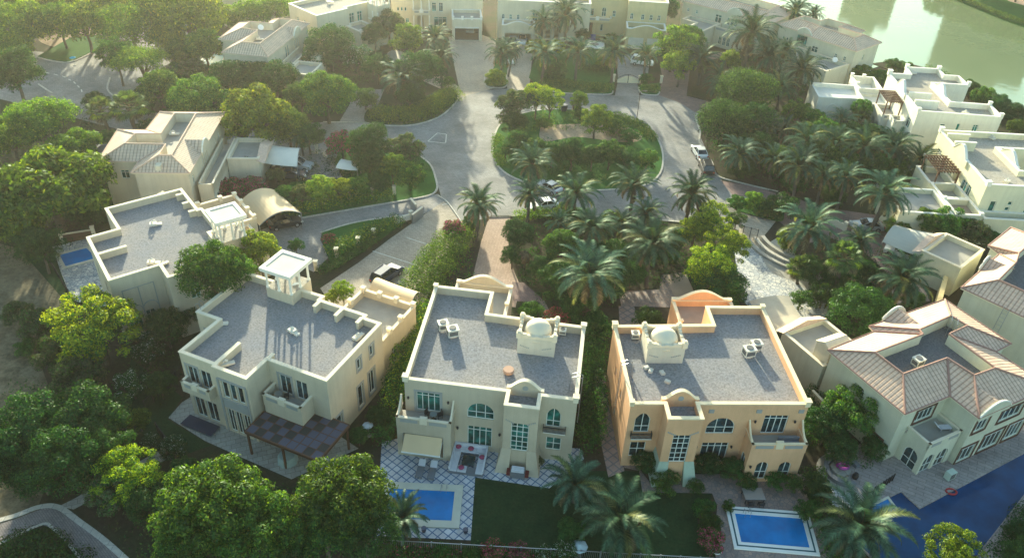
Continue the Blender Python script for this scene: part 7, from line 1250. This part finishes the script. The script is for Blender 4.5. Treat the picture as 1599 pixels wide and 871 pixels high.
def parasol(px, py, h, col, label, rad=1.2):
    p = G(px, py, h); r = empty("closed_parasol" if rad < .5 else "parasol", (p.x, p.y, 0), 0, label, "parasol"); MB().lathe([(rad, h-.3*rad), (rad*.98, h-.27*rad), (.04, h+.12*rad)], (0, 0, 0), 8).build("fabric", col, r); MB().tube([(0, 0, 0), (0, 0, h+.1)], .03).build("pole", STEEL, r); MB().lathe([(.3, 0), (.28, .08)], (0, 0, 0), 12).build("base", DECKG, r)
parasol(574, 662, 1.6, plain("parasol_pale_blue", (.45, .55, .62), .8), "small pale blue parasol between the pergola and the sand villa", .55); parasol(905, 850, 1.6, plain("parasol_pale_aqua", (.42, .52, .55), .8), "pale aqua parasol beneath the huge bottom centre palm", .75); parasol(113, 89, 1.7, plain("parasol_cyan", (.05, .45, .6), .8), "tiny cyan parasol on the corner lawn, top left", .6)
for k, (x, y) in enumerate([(662, 830), (727, 832)]): p = G(x, y, 0); o = MB().lathe([(.14, 0), (.22, .3), (.2, .5), (.24, .55)], (0, 0, 0), 12).build("plant_pot", CB); o.location = (p.x, p.y, .02); tag(o, ["dark glazed pot below the bright blue pool", "dark glazed pot at the tiled patio's lower right corner"][k], "plant pot", "dark pots by the bright blue pool")
def pool_ladder(px, py, rz, label):
    p = G(px, py, 0); r = empty("pool_ladder", (p.x, p.y, .1), R(rz), label, "pool ladder")
    for x in (-.25, .25): MB().tube([(x, .35, 0), (x, .35, .6), (x, .1, .75), (x, -.1, .6), (x, -.15, -.05)], .03).build("rail", STEEL, r)
pool_ladder(693, 768, -6, "steel ladder at the top edge of the bright blue pool"); pool_ladder(1166, 806, 4, "steel ladder at the top left of the striped pool")
p = G(1118, 858, 0); r = empty("bicycle_wheel_ornament", (p.x, p.y, .03), 0, "white spoked wheel lying beside the crescent flower bed", "wheel"); MB().tube([(.5*math.cos(6.283*k/20), .5*math.sin(6.283*k/20), .05) for k in range(21)], .045).build("rim", WHITE, r); mb = MB()
for k in range(6): mb.tube([(0, 0, .05), (.48*math.cos(1.047*k), .48*math.sin(1.047*k), .05)], .02, 5)
mb.build("spokes", WHITE, r)
# round sunken seat in the garden right of the peach villa
p = G(1316, 738, 0); r = empty("round_garden_seat", (p.x, p.y, 0), 0, "round stone garden seat with an inner ring and a colourful float on it", "seat"); n = 28
circ = lambda q_, a0=0, a1=360: [(q_*math.cos(R(a0+(a1-a0)*i/n)), q_*math.sin(R(a0+(a1-a0)*i/n))) for i in range(n)]
MB().prism(circ(2.5), .0, .1).build("paved_disc", DECKG, r); o_ = circ(1.9, 20, 300); i_ = circ(1.45, 20, 300); MB().prism(o_+i_[::-1], .1, .55).build("seat_ring", WICK, r); MB().lathe([(1.0, 0), (.95, .25), (.6, .3)], (-.2, .3, .1), 20).build("table", PATIO_A, r); MB().lathe([(.25, 0), (.3, .4), (.2, .7)], (.9, -.7, .1), 12).build("fire_pot", IRON, r)
o = MB().tube([(.55*math.cos(6.283*k/16), .38*math.sin(6.283*k/16), 0) for k in range(17)], .14, 8).build("pool_float", plain("float_magenta", (.35, .05, .3), .4), None, True); o.location = (p.x, p.y+.45, .52); tag(o, "magenta inflatable ring lying on the round garden seat's table", "pool float")
o = MB().tube([(.5*math.cos(6.283*k/16), .35*math.sin(6.283*k/16), 0) for k in range(17)], .09, 8).build("pool_float", plain("float_red", (.4, .03, .04), .4), None, True); q_ = LP(F, [(3.4, -5.3)])[0]; o.location = (q_[0], q_[1], .2); tag(o, "red inflatable ring at the edge of the dark-blue pool", "pool float")
r = empty("air_conditioner", at(F, 4.6, -4.0, .16), F.root.rotation_euler.z, "pale green ground-standing air conditioner on the grey deck", "air conditioner"); MB().box(-.45, -.3, .05, .45, .3, .95).build("casing", plain("ac_pale_green", (.5, .58, .5), .6), r); MB().box(-.35, -.31, .15, .35, -.3, .85).build("grille", ACG, r); MB().box(-.4, -.25, 0, .4, .25, .05).build("feet", STEEL, r)
o = MB().box(-.5, -.2, .2, .5, .2, .35).build("white_lounge_chair", CUSH); q_ = LP(F, [(5.4, -1.0)])[0]; bpy.data.objects.remove(o)
r = empty("lounge_chair", (q_[0], q_[1], 3.76), F.root.rotation_euler.z+1.2, "white reclining chair on the tiled villa's balcony", "chair"); MB().box(-.3, -.8, .25, .3, .3, .33).build("seat", CUSH, r); MB().add([(-.3, .3, .3), (.3, .3, .3), (.3, .85, .8), (-.3, .85, .8), (-.3, .35, .25), (.3, .35, .25), (.3, .9, .75), (-.3, .9, .75)], [(0, 1, 2, 3), (7, 6, 5, 4), (0, 4, 5, 1), (1, 5, 6, 2), (2, 6, 7, 3), (3, 7, 4, 0)]).build("backrest", CUSH, r)
for a in (-.26, .26):
    for b in (-.7, .25): MB().box(a-.03, b-.03, 0, a+.03, b+.03, .25).build("leg", CUSH, r)
p = G(928, 72, 0); r = empty("entrance_steps", (p.x, p.y, 0), R(-3), "white curved entrance steps of the yellow villa", "steps"); MB().box(-2.2, -2, 0, 2.2, 2.5, .15).box(-1.7, -1, .15, 1.7, 2.5, .3).build("steps", COPW, r); MB().lathe([(1.0, 0), (.9, .04)], (0, .3, .3), 20).build("round_mat", DECKP, r)
p = G(921, 65, 0); o = MB().box(-1.4, -.05, 0, 1.4, .05, 1.4).box(-1.45, -.06, 1.4, 1.45, .06, 1.46).build("blue_panel", plain("panel_blue", (.03, .06, .25), .5)); o.location = (p.x-.2, p.y+.5, 0); tag(o, "upright blue panel beside the yellow villa's steps", "panel")
for x, y, l, m_ in [(880, 173, "dark blue wheeled bin beside the island's sand", CB), (898, 174, "black wheeled bin beside the island's sand", CK)]:
    p = G(x, y, .1); r = empty("wheeled_bin", (p.x, p.y, .1), .2, l, "bin"); MB().add([(-.45, -.4, 0), (.45, -.4, 0), (.45, .4, 0), (-.45, .4, 0), (-.6, -.5, 1.1), (.6, -.5, 1.1), (.6, .5, 1.1), (-.6, .5, 1.1)], [(0, 3, 2, 1), (4, 5, 6, 7), (0, 1, 5, 4), (1, 2, 6, 5), (2, 3, 7, 6), (3, 0, 4, 7)]).build("body", m_, r); MB().box(-.64, -.54, 1.1, .64, .54, 1.18).build("lid", m_, r)
# ---------------------------------------------------------------- air
hz = MB().box(-330, -70, -1, 330, 480, 64).build("haze", None); hz.data.materials.clear()
hm = bpy.data.materials.new("haze_air"); hm.use_nodes = True; t = hm.node_tree; t.nodes.clear(); out = t.nodes.new("ShaderNodeOutputMaterial"); pv = t.nodes.new("ShaderNodeVolumePrincipled")
pv.inputs["Color"].default_value = (.97, .96, .91, 1); pv.inputs["Density"].default_value = .0002; pv.inputs["Anisotropy"].default_value = .66; lnk(t, pv.outputs[0], out.inputs["Volume"]); hz.data.materials.append(hm); tag(hz, "warm pale morning haze over the whole neighbourhood", "haze", kind="stuff")
